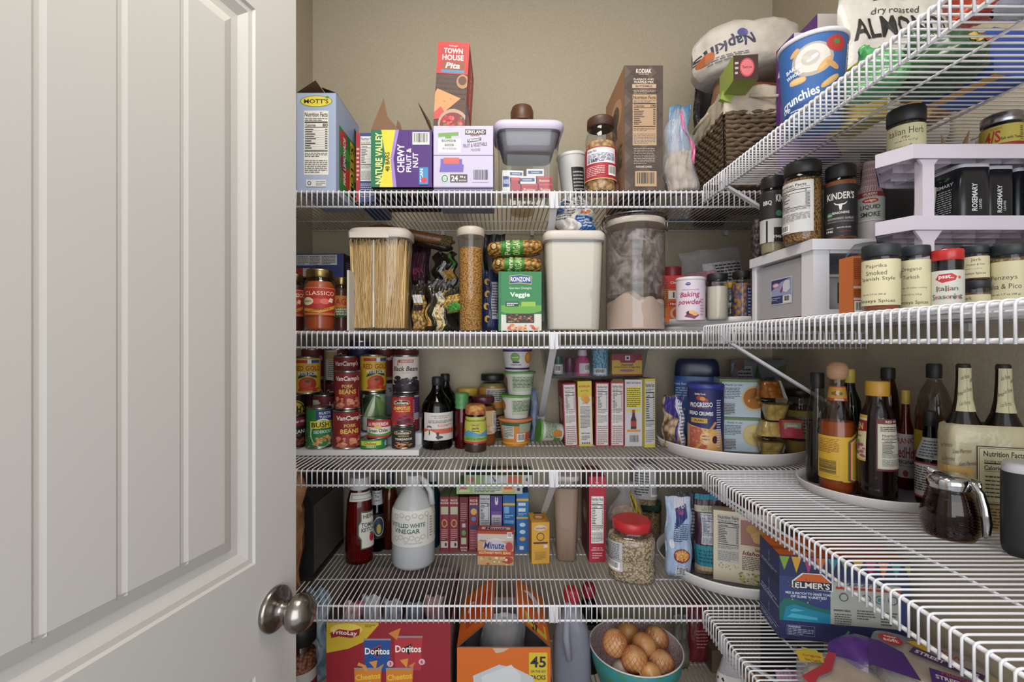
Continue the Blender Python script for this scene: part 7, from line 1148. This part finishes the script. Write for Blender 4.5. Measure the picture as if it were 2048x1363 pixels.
V('spice_jar', 'Italian seasoning jar with a glossy red lid and white label', 'spice jar', 1860, 1928, 501, .655, r2, [('jar', [(0, .96), (.02, 1), (.8, 1), (.84, .96)], M('#9a9aa0', .15, 'clear')), ('spice', [(.01, .93), (.6, .95), (.62, .7)], M('#6a7048', .7, 'chunk', c2='#8a8460', sc=300)), ('lid', [(.82, 1.0), (.83, 1.03), (.975, 1.03), (1, .96)], M('#b02a2a', .25))],
  [('label', .02, .65, 2.7, '#c6c4bc', [P([(.37, .78), (.41, .9), (.55, .92), (.61, .84), (.59, .74), (.45, .68)], '#b02f34'), T('psst..', .49, .82, .12, '#e8e0e0', .16), E(.64, .81, .02, .04, '#c0603c'), *multi('Italian', .5, .53, .15, .24), *multi('Seasoning', .5, .32, .15, .34), E(.47, .02, .1, .09, '#8a5a3c')]+Dots(.39, .0, .55, .1, 14, ['#a8683c', '#7a4a2c'], .014, 1.2, 3))])
z_ = r2
V('spice_jar', 'small lower jar with a black lid, under the jerk seasoning jar', 'spice jar', 1926, 1980, 562, .682, z_, [('jar', [(0, .95), (.03, 1), (.7, 1), (.78, .93)], CLR), ('spice', [(.02, .9), (.62, .95)], M('#7a5238', .7, 'grain', c2='#6a442c')), ('lid', [(.76, 1.0), (.78, 1.04), (.97, 1.04), (1, 1)], M('#20242a', .45))], [('label', .04, .55, 2.4, None, penz([('Jerk', .36, .75, .3, .14), ('Pork', .5, .3, .25, .2)]))])
V('spice_jar', 'small jar of jerk seasoning with a cream label, stacked on another small jar', 'spice jar', 1926, 1978, 493, .682, Z(562, .682)+.0005, [('jar', [(0, .95), (.03, 1), (.72, 1), (.8, .93)], CLR), ('spice', [(.02, .9), (.66, .95)], M('#6a4a30', .7, 'grain', c2='#5a3c24')), ('lid', [(.78, 1.0), (.8, 1.04), (.97, 1.04), (1, 1)], M('#20242a', .45))], [('label', .06, .68, 2.5, None, penz([('Jerk', .5, .82, .18, .16), ('Chicken & Fish', .48, .62, .09, .3), ('net wt 1.1 oz (31 g)', .46, .42, .06, .26), ('Penzeys Spices', .46, .2, .13, .38)]))])
V('spice_jar', 'wide cream labelled jar at the right edge, the last of the front row', 'spice jar', 1976, 2062, 491, .668, r2, [('jar', [(0, .94), (.02, 1), (.76, 1), (.82, .95), (.86, .93)], CLR), ('spice', [(.01, .9), (.03, .95), (.78, .95), (.8, .6)], M('#a8864c', .7, 'chunk', c2='#6a4a24', sc=200)), ('lid', [(.84, 1.0), (.85, 1.04), (.975, 1.04), (1, 1)], M('#20262a', .45))], [('label', .09, .74, 2.55, None, penz([('Penzeys', .44, .62, .13, .26), ('Salsa & Pico', .44, .43, .12, .34), ('net wt 1.7 oz (48 g)', .46, .24, .06, .28)]))])
BX('orange_box', 'orange box with a barcode squeezed between the drawer unit and the paprika jar', 'box', 1706, 1732, 512, .722, r2, .03, '#b8622f', front=Ln(.05, .6, .95, .97, 11, '#6a3018')+[P([(.3, .5), (.9, .62), (.95, .5)], '#a83a2c'), R(0, .44, 1, .48, '#c8b0b0'), R(0, .24, 1, .28, '#c8b0b0')]+Ln(.05, .3, .95, .42, 4, '#6a3018')+Bar(.05, .03, .95, .22))
V('glass_bowl_jar', 'clear round glass jar shoulder rising behind the paprika jar', 'jar', 1700, 1812, 462, .885, r2, [('jar', [(0, .8), (.04, .95), (.6, 1), (.8, .97), (.92, .75), (1, .6)], M('#dcdce0', .03, 'clear'))], R0=.045) if False else V('glass_bowl', 'clear glass bowl with a curved rim behind the paprika jar', 'bowl', 1715, 1760, 488, .79, r2, [('bowl', [(0, .7), (.05, .85), (.8, 1), (.92, .85), (1, .6)], M('#dcdce0', .03, 'clear'))], R0=.034)
V('dark_glass_jar', 'dark jar with a glass stopper behind the jerk seasoning jar', 'jar', 1888, 1970, 494, .79, r2, [('jar', [(0, .9), (.03, 1), (.78, 1), (.86, .6), (.9, .3), (.97, .34), (1, .2)], M('#2a2220', .25))], R0=.031)
# ================= third shelf, right wall =================
r3 = B[3]
tz = turntable('white turntable of sauces on the right wall shelf', .773, .980, .130, r3, .022, matc='#77757a')
# bottles
def glassbot(label, px0, px1, pyt, D, pr, glass, fill, capm, ct, cr, fh, labs=(), zb=None, **k):
    return bottle('sauce_bottle', label, px0, px1, pyt, D, tz if zb is None else zb, pr, glass, fill, capm, ct, cr, fh, labs, **k)
LONG = [(0, .85), (.02, .98), (.05, 1), (.55, 1), (.65, .88), (.73, .6), (.80, .44), (.9, .38), (.92, .4)]
glassbot('half-full soy sauce bottle with a black cap at the left of the turntable', 1611, 1658, 745, 1.032, [(0, .85), (.02, .98), (.05, 1), (.56, 1), (.64, .95), (.71, .74), (.78, .62), (.86, .58), (.88, .56)], M('#d4d2cc', .04, 'clear'), M('#16100e', .3), LIDB, .86, .60, .52)
chl = [P([(0, .02), (.42, .02), (.55, -.12), (1, -.12), (1, 1.0), (.75, 1.0), (.55, .84), (0, .84)], '#c09a2c')]+Ln(.04, .52, .38, .8, 9, '#8a5a2c')+Bar(.05, .1, .38, .42, '#c09a2c', True)+[P([(.5, .04), (.56, .0), (1, 0), (1, .96), (.76, .96), (.5, .76)], '#2c5a3a'), P([(.52, .05), (.57, .02), (1, .02), (1, .94), (.765, .94), (.52, .75)], '#b83a2c'), P([(.54, .06), (.58, .04), (1, .04), (1, .92), (.77, .92), (.54, .74)], '#cfc8b4'), P([(.555, .07), (.59, .055), (1, .055), (1, .905), (.775, .905), (.555, .73)], '#c9a02c'), T('CHOLULA', .82, .72, .12, '#a82c1c', .34), T('Hot Sauce', .8, .6, .05, '#a82c1c', .22), E(.8, .4, .08, .11, '#a84a2c'), E(.82, .4, .04, .07, '#3f7a3a'), E(.85, .16, .16, .045, '#a02a4a'), T('ORIGINAL', .87, .16, .05, '#e0d4d0', .26)]
glassbot('hot sauce bottle with a round wooden ball cap', 1636, 1713, 722, .965, [(0, .88), (.015, .97), (.04, 1), (.50, 1), (.58, .9), (.66, .66), (.72, .5), (.80, .42), (.86, .40)], M('#e4dccc', .03, 'clear'), M('#a04c20', .5), M('#b58f72', .6, 'wood', c2='#a87f60'), .86, .5, .54, [('label', .10, .50, 2.0, None, chl, .28), ('neck_label', .70, .81, 2.0, '#b8862c', [R(0, 0, 1, .18, '#a8342c'), R(0, .92, 1, 1, '#a8342c'), E(.45, .5, .06, .16, '#a8402c'), E(.52, .55, .06, .16, '#c8b090'), E(.38, .5, .05, .12, '#3f6a2c'), E(.6, .5, .05, .12, '#3f6a2c'), T('ORIGINAL', .55, .09, .14, '#e0d4c4', .24)])], capname='wooden_ball_cap', capprof=[(.855, .30), (.865, .44), (.885, .55), (.92, .60), (.955, .57), (.985, .42), (.998, .2), (1, .05)])
glassbot('tall dark bottle with a yellow cap behind the hot sauce', 1674, 1724, 738, 1.025, LONG[:3]+[(.6, 1), (.72, .9), (.82, .5), (.9, .42)], DKG, M('#1a120e', .35), M('#c0a83c', .4), .88, .44, .8, [('label', .1, .5, 1.5, '#8a8a3c', Ln(.5, .1, .95, .9, 8, '#2a2a1a'))])
rv = [R(0, .94, .3, 1, '#6a1c1c')]
glassbot('red wine vinegar bottle with a gold cap and ribbed base', 1713, 1796, 762, .905, [(0, .86), (.02, .97), (.05, 1), (.12, 1), (.14, .975), (.16, 1), (.18, .975), (.20, 1), (.22, .975), (.25, 1), (.5, .95), (.66, .86), (.74, .80), (.79, .64), (.83, .56), (.88, .52)], M('#b8a4a8', .03, 'clear'), M('#1f1218', .35), M('#b0842c', .4), .88, .60, .80,
  [('label', .34, .72, .85, '#c0b890', [R(0, .93, 1, 1, '#b8923c'), R(0, .0, 1, .04, '#b8923c'), P([(0, .6), (1, .65), (1, .88), (0, .9)], '#7a1c20'), T('EDEN', .5, .75, .14, '#d0b870', .7), T('vinegar', .6, .53, .06, '#5a5a3a', .6, 0, 0, .3)]+Dots(.3, .1, .95, .36, 26, ['#9a3a6a', '#b0507a', '#7a2a54'], .08, .35, 4)+[P([(.5, .36), (.7, .46), (.8, .36)], '#4a7a2c')], -.72), ('nutrition_label', .28, .70, 1.0, '#5a1c24', [R(.03, .04, .97, .9, '#bdb8a4'), T('RED WINE', .55, .945, .05, '#d0b8a0', .6)]+Nut(.1, .08, .92, .72, '#c0bcae')+Ln(.1, .76, .9, .86, 3, '#55504a'), .48)])
glassbot('amber bottle with a black flip cap behind the red wine vinegar', 1752, 1800, 735, 1.03, LONG[:3]+[(.6, 1), (.7, .95), (.8, .8), (.88, .6), (.9, .55)], M('#b07040', .05, 'clear'), M('#4a2414', .4), LIDB, .90, .62, .85)
glassbot('hot red pepper sauce bottle with a yellow cap and a white shield label', 1790, 1832, 780, .985, LONG[:3]+[(.5, 1), (.6, .8), (.7, .5), (.86, .4)], M('#c89070', .05, 'clear'), M('#7a2c18', .4), M('#c0a23c', .4), .86, .44, .84, [('label', .12, .56, 1.3, '#b4b2b0', [T("FRANK'S", .5, .85, .14, '#a82c2c', .85, 6), T('RedHot', .5, .58, .26, '#8a1f28', .85), T('ORIGINAL', .5, .36, .09, '#1f1f1f', .85), T('cayenne pepper', .5, .26, .05, '#8a1f28', .7, 0, 0, .2), E(.5, .1, .1, .08, '#a02a24')])])
glassbot('large clear bottle with a black cap and amber liquid at the back of the turntable', 1828, 1908, 727, .932, [(0, .9), (.02, 1), (.62, 1), (.72, .88), (.8, .68), (.86, .42), (.88, .38)], M('#dad6ce', .03, 'clear'), M('#7a3a1c', .35), LIDB, .89, .40, .60, [('label', .1, .50, 1.4, '#b8a02c', [R(.5, 0, 1, 1, '#a83428'), R(.55, .1, .95, .9, '#c0bca8'), R(.2, .1, .4, .6, '#a83428')]+Ln(.57, .15, .93, .85, 9, '#4a4a44'), -.3)])
glassbot('small dark sauce bottle with a white ingredient label beside the syrup pourer', 1829, 1893, 822, .887, LONG[:3]+[(.45, 1), (.56, .86), (.68, .55), (.85, .42), (.88, .42)], DKG, M('#1c1014', .35), LIDB, .84, .46, .8, [('label', .08, .46, 1.5, '#b8b4b0', [R(0, .0, 1, .05, '#b03a3a'), R(0, .95, 1, 1, '#8a2a34')]+Ln(.05, .2, .8, .9, 10, '#3a3a3a')+Bar(.62, .08, .95, .45, '#b8b4b0')), ('neck_label', .5, .72, 1.4, '#a8a4a0', Ln(.2, .1, .8, .9, 6, '#3a4a6a'))])
# twin pack of wrapped bottles
DP = .775; zp = r3
tp = thing('worcestershire_twin_pack', 'two dark sauce bottles shrink-wrapped together in a cream lettered sleeve', 'bottle pack', (X(1966, DP+.02), DP+.02, zp+.0004), (0, 0, -.35))
sc = lambda u, v, s=.09: T('Lea Perrins', u, v, .045, '#5a2f2c', s*1.2, 8, 0, .35)
for s_ in (-1, 1):
    mb = MB(); R_ = .0262; H_ = Z(727, DP+.035)-zp
    lf = Loft(prof(H_, R_, [(0, .9), (.02, 1), (.56, 1), (.64, .85), (.70, .6), (.78, .44), (.9, .37), (.97, .36)])); lf.mesh(mb, M('#15100f', .15)); bb = mb.build('bottle', tp, (s_*.0265, 0, 0))
    mb = MB(); Loft([(H_*.965, .37*R_), (H_*.99, .37*R_), (H_, .3*R_)]).mesh(mb, LIDB); mb.build('cap', bb)
    mb = MB(); lf.arc(); lf.label(mb, H_*.71, H_*.975, R_*2.1, '#bdb794', [T('Lea Perrins', u, v, .1, '#5a2f2c', .5, 8, 0, .35) for u, v in ((.4, .2), (.55, .5), (.42, .8), (.05, .4), (.95, .75))]+[R(.5, 0, .5, 0, '#5a2f2c'), R(.48, 0, .49, 1, '#8a3a3a')]); mb.build('neck_wrap', bb)
mb = MB(); R_ = .0550; lf = Loft([(.002, .052), (.012, .055), (H_*.56, .055), (H_*.62, .053), (H_*.635, .047)], 6, .5, 110); lf.mesh(mb, M('#bab192', .22, 'foil', c2='#b2a98a'), True, False)
mb.build('shrink_sleeve', tp)
mb = MB(); lf.arc(); lf.label(mb, .002, H_*.56, .150, None, [R(.36, .30, .80, .92, '#4a2a30'), R(.37, .31, .79, .91, '#bdb894'), R(.38, .32, .78, .90, '#4a2a30'), R(.385, .325, .775, .895, '#bdb894'), T('Nutrition Facts', .58, .84, .06, '#26241f', .33), R(.42, .73, .74, .745, '#26241f'), T('Serving size 1 tsp (5mL)', .58, .76, .03, '#26241f', .32), T('Calories', .50, .69, .05, '#26241f', .16), T('5', .71, .69, .055, '#26241f', .03), R(.42, .65, .74, .655, '#26241f')]+[R(.42, .6-.045*i, .74, .603-.045*i, '#4a4840') for i in range(6)]+Ln(.43, .37, .66, .62, 6, '#33302a', .3)+[R(.38, .02, .80, .29, '#a8905c')]+Ln(.40, .04, .78, .27, 7, '#55482c')+[R(0, .45, .34, .68, '#c09a5c'), T('BASE', .22, .55, .14, '#b08848', .14)]+[sc(u, v, .12) for u, v in ((.1, .9), (.25, .85), (.12, .75), (.3, .72), (.1, .35), (.26, .3), (.88, .85), (.9, .6), (.88, .35), (.2, .15), (.88, .12))], off=.0030); mb.build('sleeve_print', tp)
# glass syrup pourer
sy = thing('syrup_dispenser', 'ribbed glass syrup dispenser with a chrome top and handle', 'syrup dispenser', (X(1900, .762), .762, r3+.0004), (0, 0, -1.30))
H_ = Z(945, .762)-r3; R_ = .0385
ribs = [(0, .80)]
for i in range(15):
    z = .03+i*.048; env = Loft([(0, .80), (.08, .93), (.2, 1), (.38, .985), (.6, .84), (.8, .66)]).r(z)
    ribs += [(z, env), (z+.024, env*.925)]
ribs += [(.77, .66), (.80, .64)]
mb = MB(); Loft(prof(H_, R_, ribs), n=40).mesh(mb, M('#cbb8a8', .02, 'clear'), True, False); mb.build('ribbed_glass', sy)
mb = MB(); Loft(prof(H_, R_, [(.015, .72)]+[(a+.004, b*.93) for a, b in ribs[1:-6]]+[(.66, .60)]), n=40).mesh(mb, M('#1c0d0a', .05)); mb.build('syrup', sy)
CH = M('#c8c9cc', .08, 'metal')
mb = MB(); Loft(prof(H_, R_, [(.76, .70), (.775, .76), (.80, .74), (.82, .77), (.90, .76), (.92, .72), (.96, .66), (.985, .5), (1, .3)]), n=40).mesh(mb, CH); mb.build('chrome_top', sy)
mb = MB(); a = R_*.72
mb.tube([(a*.7, 0, H_*.93), (a*1.15, 0, H_*.90), (a*1.45, 0, H_*.78), (a*1.62, 0, H_*.58), (a*1.72, 0, H_*.36), (a*1.70, 0, H_*.20), (a*1.62, 0, H_*.14)], .006, CH, 10, rr=[.004, .005, .0055, .006, .0065, .005, .003]); mb.build('handle', sy)
mb = MB(); mb.tube([(a*.5, .012, H_*.95), (a*1.25, .008, H_*.93), (a*1.38, .0, H_*.86)], .0035, CH, 8); mb.build('thumb_lever', sy)
mb = MB(); mb.tube([(-a*.5, 0, H_*.94), (-a*1.05, 0, H_*.97), (-a*1.15, 0, H_*1.0)], .006, CH, 8); mb.build('spout', sy)
V('black_canister', 'matte black canister with a white top at the right edge of the photo', 'canister', 1998, 2120, 925, .690, r3, [('canister', [(0, .8), (.04, .95), (.12, 1), (.86, 1), (.9, .98)], M('#1c1c1f', .5), 3.5, 1.), ('white_top', [(.9, .96), (.93, .98), (.99, .9), (1, .7)], M('#b8b6ba', .4), 3.5, 1.)], e=3.5)
# ================= fourth shelf, right wall =================
r4 = B[4]
el = thing('slime_kit_box', 'dark blue craft slime kit box with an orange top and pennant bunting', 'box', (.622, 1.043, r4+.0005), (0, 0, math.radians(-9)))
w, d, h = .262, .110, .187; mb = MB()
def off(mb, x): mb.v = [(a+x, b, c) for a, b, c in mb.v]
bt = lambda u, v, s: [P([(u-s*.25, v-s), (u+s*.25, v-s), (u+s*.25, v+s*.5), (u+s*.1, v+s), (u-s*.1, v+s), (u-s*.25, v+s*.5)], '#a8a89c'), P([(u-s*.08, v+s), (u+s*.08, v+s), (u, v+s*1.4)], '#b83a2c'), R(u-s*.2, v-s*.6, u+s*.2, v+s*.2, '#5a6a6a')]
fr = [R(0, 0, 1, 1, '#33406f'), R(0, .75, 1, 1, '#2a3358'), R(.40, .12, .93, .72, '#a9aca4')]+[P([(i*.095, .985), (i*.095+.08, .985), (i*.095+.04, .82-.03*math.sin(i))], ['#7a9a3c', '#c89a34', '#a83a6a', '#c8642c', '#3a8a9a'][i % 5]) for i in range(11)]
fr += [P([(.10, .70), (.10, .62), (.42, .60), (.42, .70), (.34, .80), (.18, .80)], '#d8d8d8'), P([(.11, .69), (.19, .79), (.33, .79), (.41, .69)], '#c8602c'), R(.11, .61, .41, .70, '#23263c'), T("ELMER'S", .26, .655, .07, '#e4e2e0', .27), T('MIX & MATCH TO MAKE TONS', .23, .555, .03, '#d0d4e0', .36), T('OF SLIME VARIETIES!', .23, .515, .03, '#d0d4e0', .28)]
fr += [P([(0, .22), (0, .40), (.04, .48), (.10, .49), (.2, .45), (.3, .40), (.40, .38), (.40, .22)], '#1f6662'), P([(.03, .22), (.05, .38), (.12, .42), (.25, .37), (.4, .33), (.4, .22)], '#1d7f9a'), P([(.06, .26), (.1, .31), (.3, .28), (.3, .25)], '#4aa8c0'), P([(.08, .34), (.12, .37), (.2, .35), (.12, .33)], '#4aa8c0'), R(0, 0, 1, .22, '#2a2f5a'), R(.06, .05, .28, .17, '#8a90b0'), R(.062, .054, .278, .166, '#2a2f5a'), T('WARNING:', .12, .15, .025, '#c8ccd8', .1)]+Ln(.07, .06, .27, .135, 4, '#a8acc4')+Dots(.04, .42, .38, .75, 20, ['#b03a5a', '#3a8a6a', '#c89a34'], .006, 1.4, 6)
fr += [T('CRUNCHY SLIME', .66, .70, .035, '#22305a', .3), R(.44, .64, .93, .67, '#a8402c'), T('INGREDIENTS NEEDED:', .49, .39, .022, '#2a2a2a', .13)]+Ln(.43, .2, .56, .36, 6, '#55584c')+Ln(.6, .3, .74, .42, 4, '#55584c')+Ln(.78, .25, .9, .42, 5, '#55584c')+[E(u, .55, .035, .05, '#55606a') for u in (.5, .67, .77, .87)]+[E(u, .55, .026, .038, '#a9aca4') for u in (.5, .67, .77, .87)]+[E(.77, .55, .018, .026, '#2a8a8a')]
boxmesh(mb, w, d, h, '#2b2f56', front=fr, left=[R(0, 0, 1, 1, '#2f3768'), R(0, .62, 1, .72, '#262c54'), R(0, .35, 1, .37, '#8a90b8'), R(0, .12, 1, .13, '#8a90b8')]+bt(.5, .86, .07)+bt(.5, .5, .07)+bt(.5, .22, .06)+Ln(.1, .73, .9, .77, 2, '#b8bcd4')+Ln(.1, .38, .9, .44, 2, '#b8bcd4')+Ln(.1, .05, .9, .11, 2, '#b8bcd4'), top=[R(0, 0, 1, 1, '#bd5c24')]); off(mb, w/2)
mb.build('printed_carton', el)
# tortilla packs
def tortillas(label, cx, cy, rr, n, rz, tilt, cols, print_items, bagw, bagd, seed, purple=None):
    root = thing('tortilla_pack', label, 'tortillas', (cx, cy, r4+.0008), (0, 0, rz)); g = random.Random(seed)
    zt_ = .004
    for k in range(n):
        mb = MB(); q = 36; ox, oy = g.uniform(-.004, .004)+k*.0035, g.uniform(-.004, .004); vs = [(ox, oy, zt_+.0045)]; fs = []
        for ring, (f, dz) in enumerate(((.5, .0045), (.92, .0042), (1.0, .0022), (.97, .0))):
            for i in range(q):
                a = 2*PI*i/q; wv = .0012*math.sin(3*a+k)*f; vs.append((ox+math.cos(a)*rr*f*(1+.01*math.sin(5*a+k)), oy+math.sin(a)*rr*f, zt_+dz+wv))
        for i in range(q): fs.append((0, 1+i, 1+(i+1) % q))
        for r_ in range(3):
            for i in range(q): fs.append((1+r_*q+i, 1+(r_+1)*q+i, 1+(r_+1)*q+(i+1) % q, 1+r_*q+(i+1) % q))
        vs.append((ox, oy, zt_)); c = len(vs)-1
        for i in range(q): fs.append((c, 1+3*q+(i+1) % q, 1+3*q+i))
        mb.add(vs, fs, M('#c2ab8b', .7, 'cover', c2='#ad9270'), True); mb.build('tortilla', root); zt_ += .0062
    hh = zt_+.006; mb = MB(); lf = Loft([(.0, bagw*.97), (.003, bagw), (hh*.6, bagw), (hh-.002, bagw*.94), (hh, bagw*.8)], 5, bagd/bagw, 48); lf.mesh(mb, FILM); mb.build('bag_film', root)
    mb = MB(); gfx(mb, print_items, 2*bagw, 2*bagd, lambda x, y, o: (x-bagw, y-bagd, hh+o+.0006)); mb.build('bag_print', root)
    if purple:
        mb = MB(); gx = 12; vs = []; fs = []
        for j in range(7):
            for i in range(gx+1):
                u = i/gx; v = j/6; x = -bagw*(1.0+.75*v); y = (u-.5)*2*bagd*(1-.45*v); vs.append((x, y, hh*(1-.5*v)*(1-.75*(2*u-1)**2)+.002+.006*math.sin(11*u+4*v)*v+.010*math.sin(3*v)))
        n0 = len(vs); vs += [(x, y, z-.0012) for x, y, z in vs]
        for j in range(6):
            for i in range(gx): a = j*(gx+1)+i; fs.append((a, a+1, a+gx+2, a+gx+1)); fs.append((n0+a+gx+1, n0+a+gx+2, n0+a+1, n0+a))
        mb.add(vs, fs, M('#4a2a6f', .25, 'foil', c2='#5c3a84'), True); mb.build('gathered_end', root)
        mb = MB(); mb.tube([(-bagw*1.42, -.03, hh*.62), (-bagw*1.48, -.01, hh*.85), (-bagw*1.44, .012, hh*.80), (-bagw*1.36, .03, hh*.9)], .0022, '#2a8a54'); mb.build('twist_tie', root)
pr = [P([(.0, .0), (.42, .0), (.3, .5), (.1, .62), (0, .6)], '#4a2a6f'), E(.2, .74, .11, .12, '#b02c2c'), T('super', .2, .79, .05, '#e8dcd8', .12, 12), T('soft', .2, .72, .08, '#e8dcd8', .14, 12), P([(.34, .8), (.5, .95), (.62, .8), (.5, .7)], '#c8a02c'), T('MISSION', .62, .82, .09, '#a8342c', .4, -25), P([(.35, .56), (.9, .4), (.95, .55), (.4, .72)], '#4a2a5a'), T('STREET TACOS', .65, .56, .08, '#e0d8dc', .5, -16), R(.5, 0, 1, .34, '#4a2a6f'), T('STREET TACOS', .75, .2, .08, '#e0d8dc', .42, 0), T('tortillas', .75, .08, .04, '#b8a8c8', .25), T('MISSION', .72, .3, .05, '#c8502c', .25)]
tortillas('big pack of street taco tortillas with a red soft seal and a purple gathered end', .806, .880, .078, 8, math.radians(-38), 0, None, pr, .088, .080, 5, True)
pr2 = [P([(.0, .2), (.1, 0), (.22, .3), (.4, .5), (.55, 1), (.45, 1), (.3, .6)], '#a83038'), P([(.5, 0), (.9, 0), (.75, .3), (.55, .25)], '#2a7a4c'), P([(.02, .55), (.34, .66), (.36, .92), (.0, .84)], '#c0a22c'), T('No Lard', .2, .66, .06, '#6a2a1c', .2, 12), T('Original', .2, .76, .07, '#a83428', .24, 12), R(.1, .86, .3, .95, '#b0a83c')]
tortillas('flatter pack of tortillas with red, green and yellow print, nearest the shelf edge', .634, .872, .062, 5, math.radians(-25), 0, None, pr2, .066, .064, 6)
# ================= lowest shelf, right wall (seen through the wires) =================
r5 = B[5]
V('paper_towel_packet', 'white packet with a black and white dotted patch at the corner of the lowest shelf', 'packet', 1432, 1490, 1310, 1.10, r5, [('packet', [(0, .9), (.1, 1), (.8, .95), (1, .5)], M('#a8a4a8', .5, 'foil', c2='#8a8890'), 3, .7)], [('patch', .3, .85, 1.5, '#b8b6b4', Dots(.1, .05, .9, .95, 90, ['#2a2a2e'], .022, 1, 5))], e=3, ratio=.7)
bag('pink_bag', 'pink lettered bag lying under the lower right wires, the left one', 'bag', 1545, 1600, 1338, 1500, 1.13, r5, .10, M('#a05a84', .35, 'foil', c2='#b89ab0'), base=r5, crinkle=.006, seed=170, items=[T('cakes', .5, .7, .15, '#3a2030', .7)])
bag('pink_bag', 'magenta bag lying under the lower right wires, right of the pink one', 'bag', 1612, 1680, 1338, 1500, 1.13, r5, .10, M('#8a3a6a', .35, 'foil', c2='#a86a8f'), base=r5, crinkle=.006, seed=171)
bag('brown_snack_bag', 'brown and gold bag on the lowest right shelf, under the wire edge', 'bag', 1478, 1536, 1345, 1520, 1.19, r5, .06, M('#7a5234', .35, 'foil', c2='#5a3c24'), base=r5, crinkle=.006, seed=172)
BX('dark_food_box', 'dark lettered box under the lower right wires near the wall', 'box', 1560, 1740, 1240, 1.32, r5, .10, '#2a2c32', front=[T('Home', .35, .8, .12, '#a8a8b0', .3), T('lights', .25, .6, .1, '#a8a8b0', .2)], top=[R(0, 0, 1, 1, '#33343c'), T('Home', .5, .4, .3, '#a8a8b0', .3)])
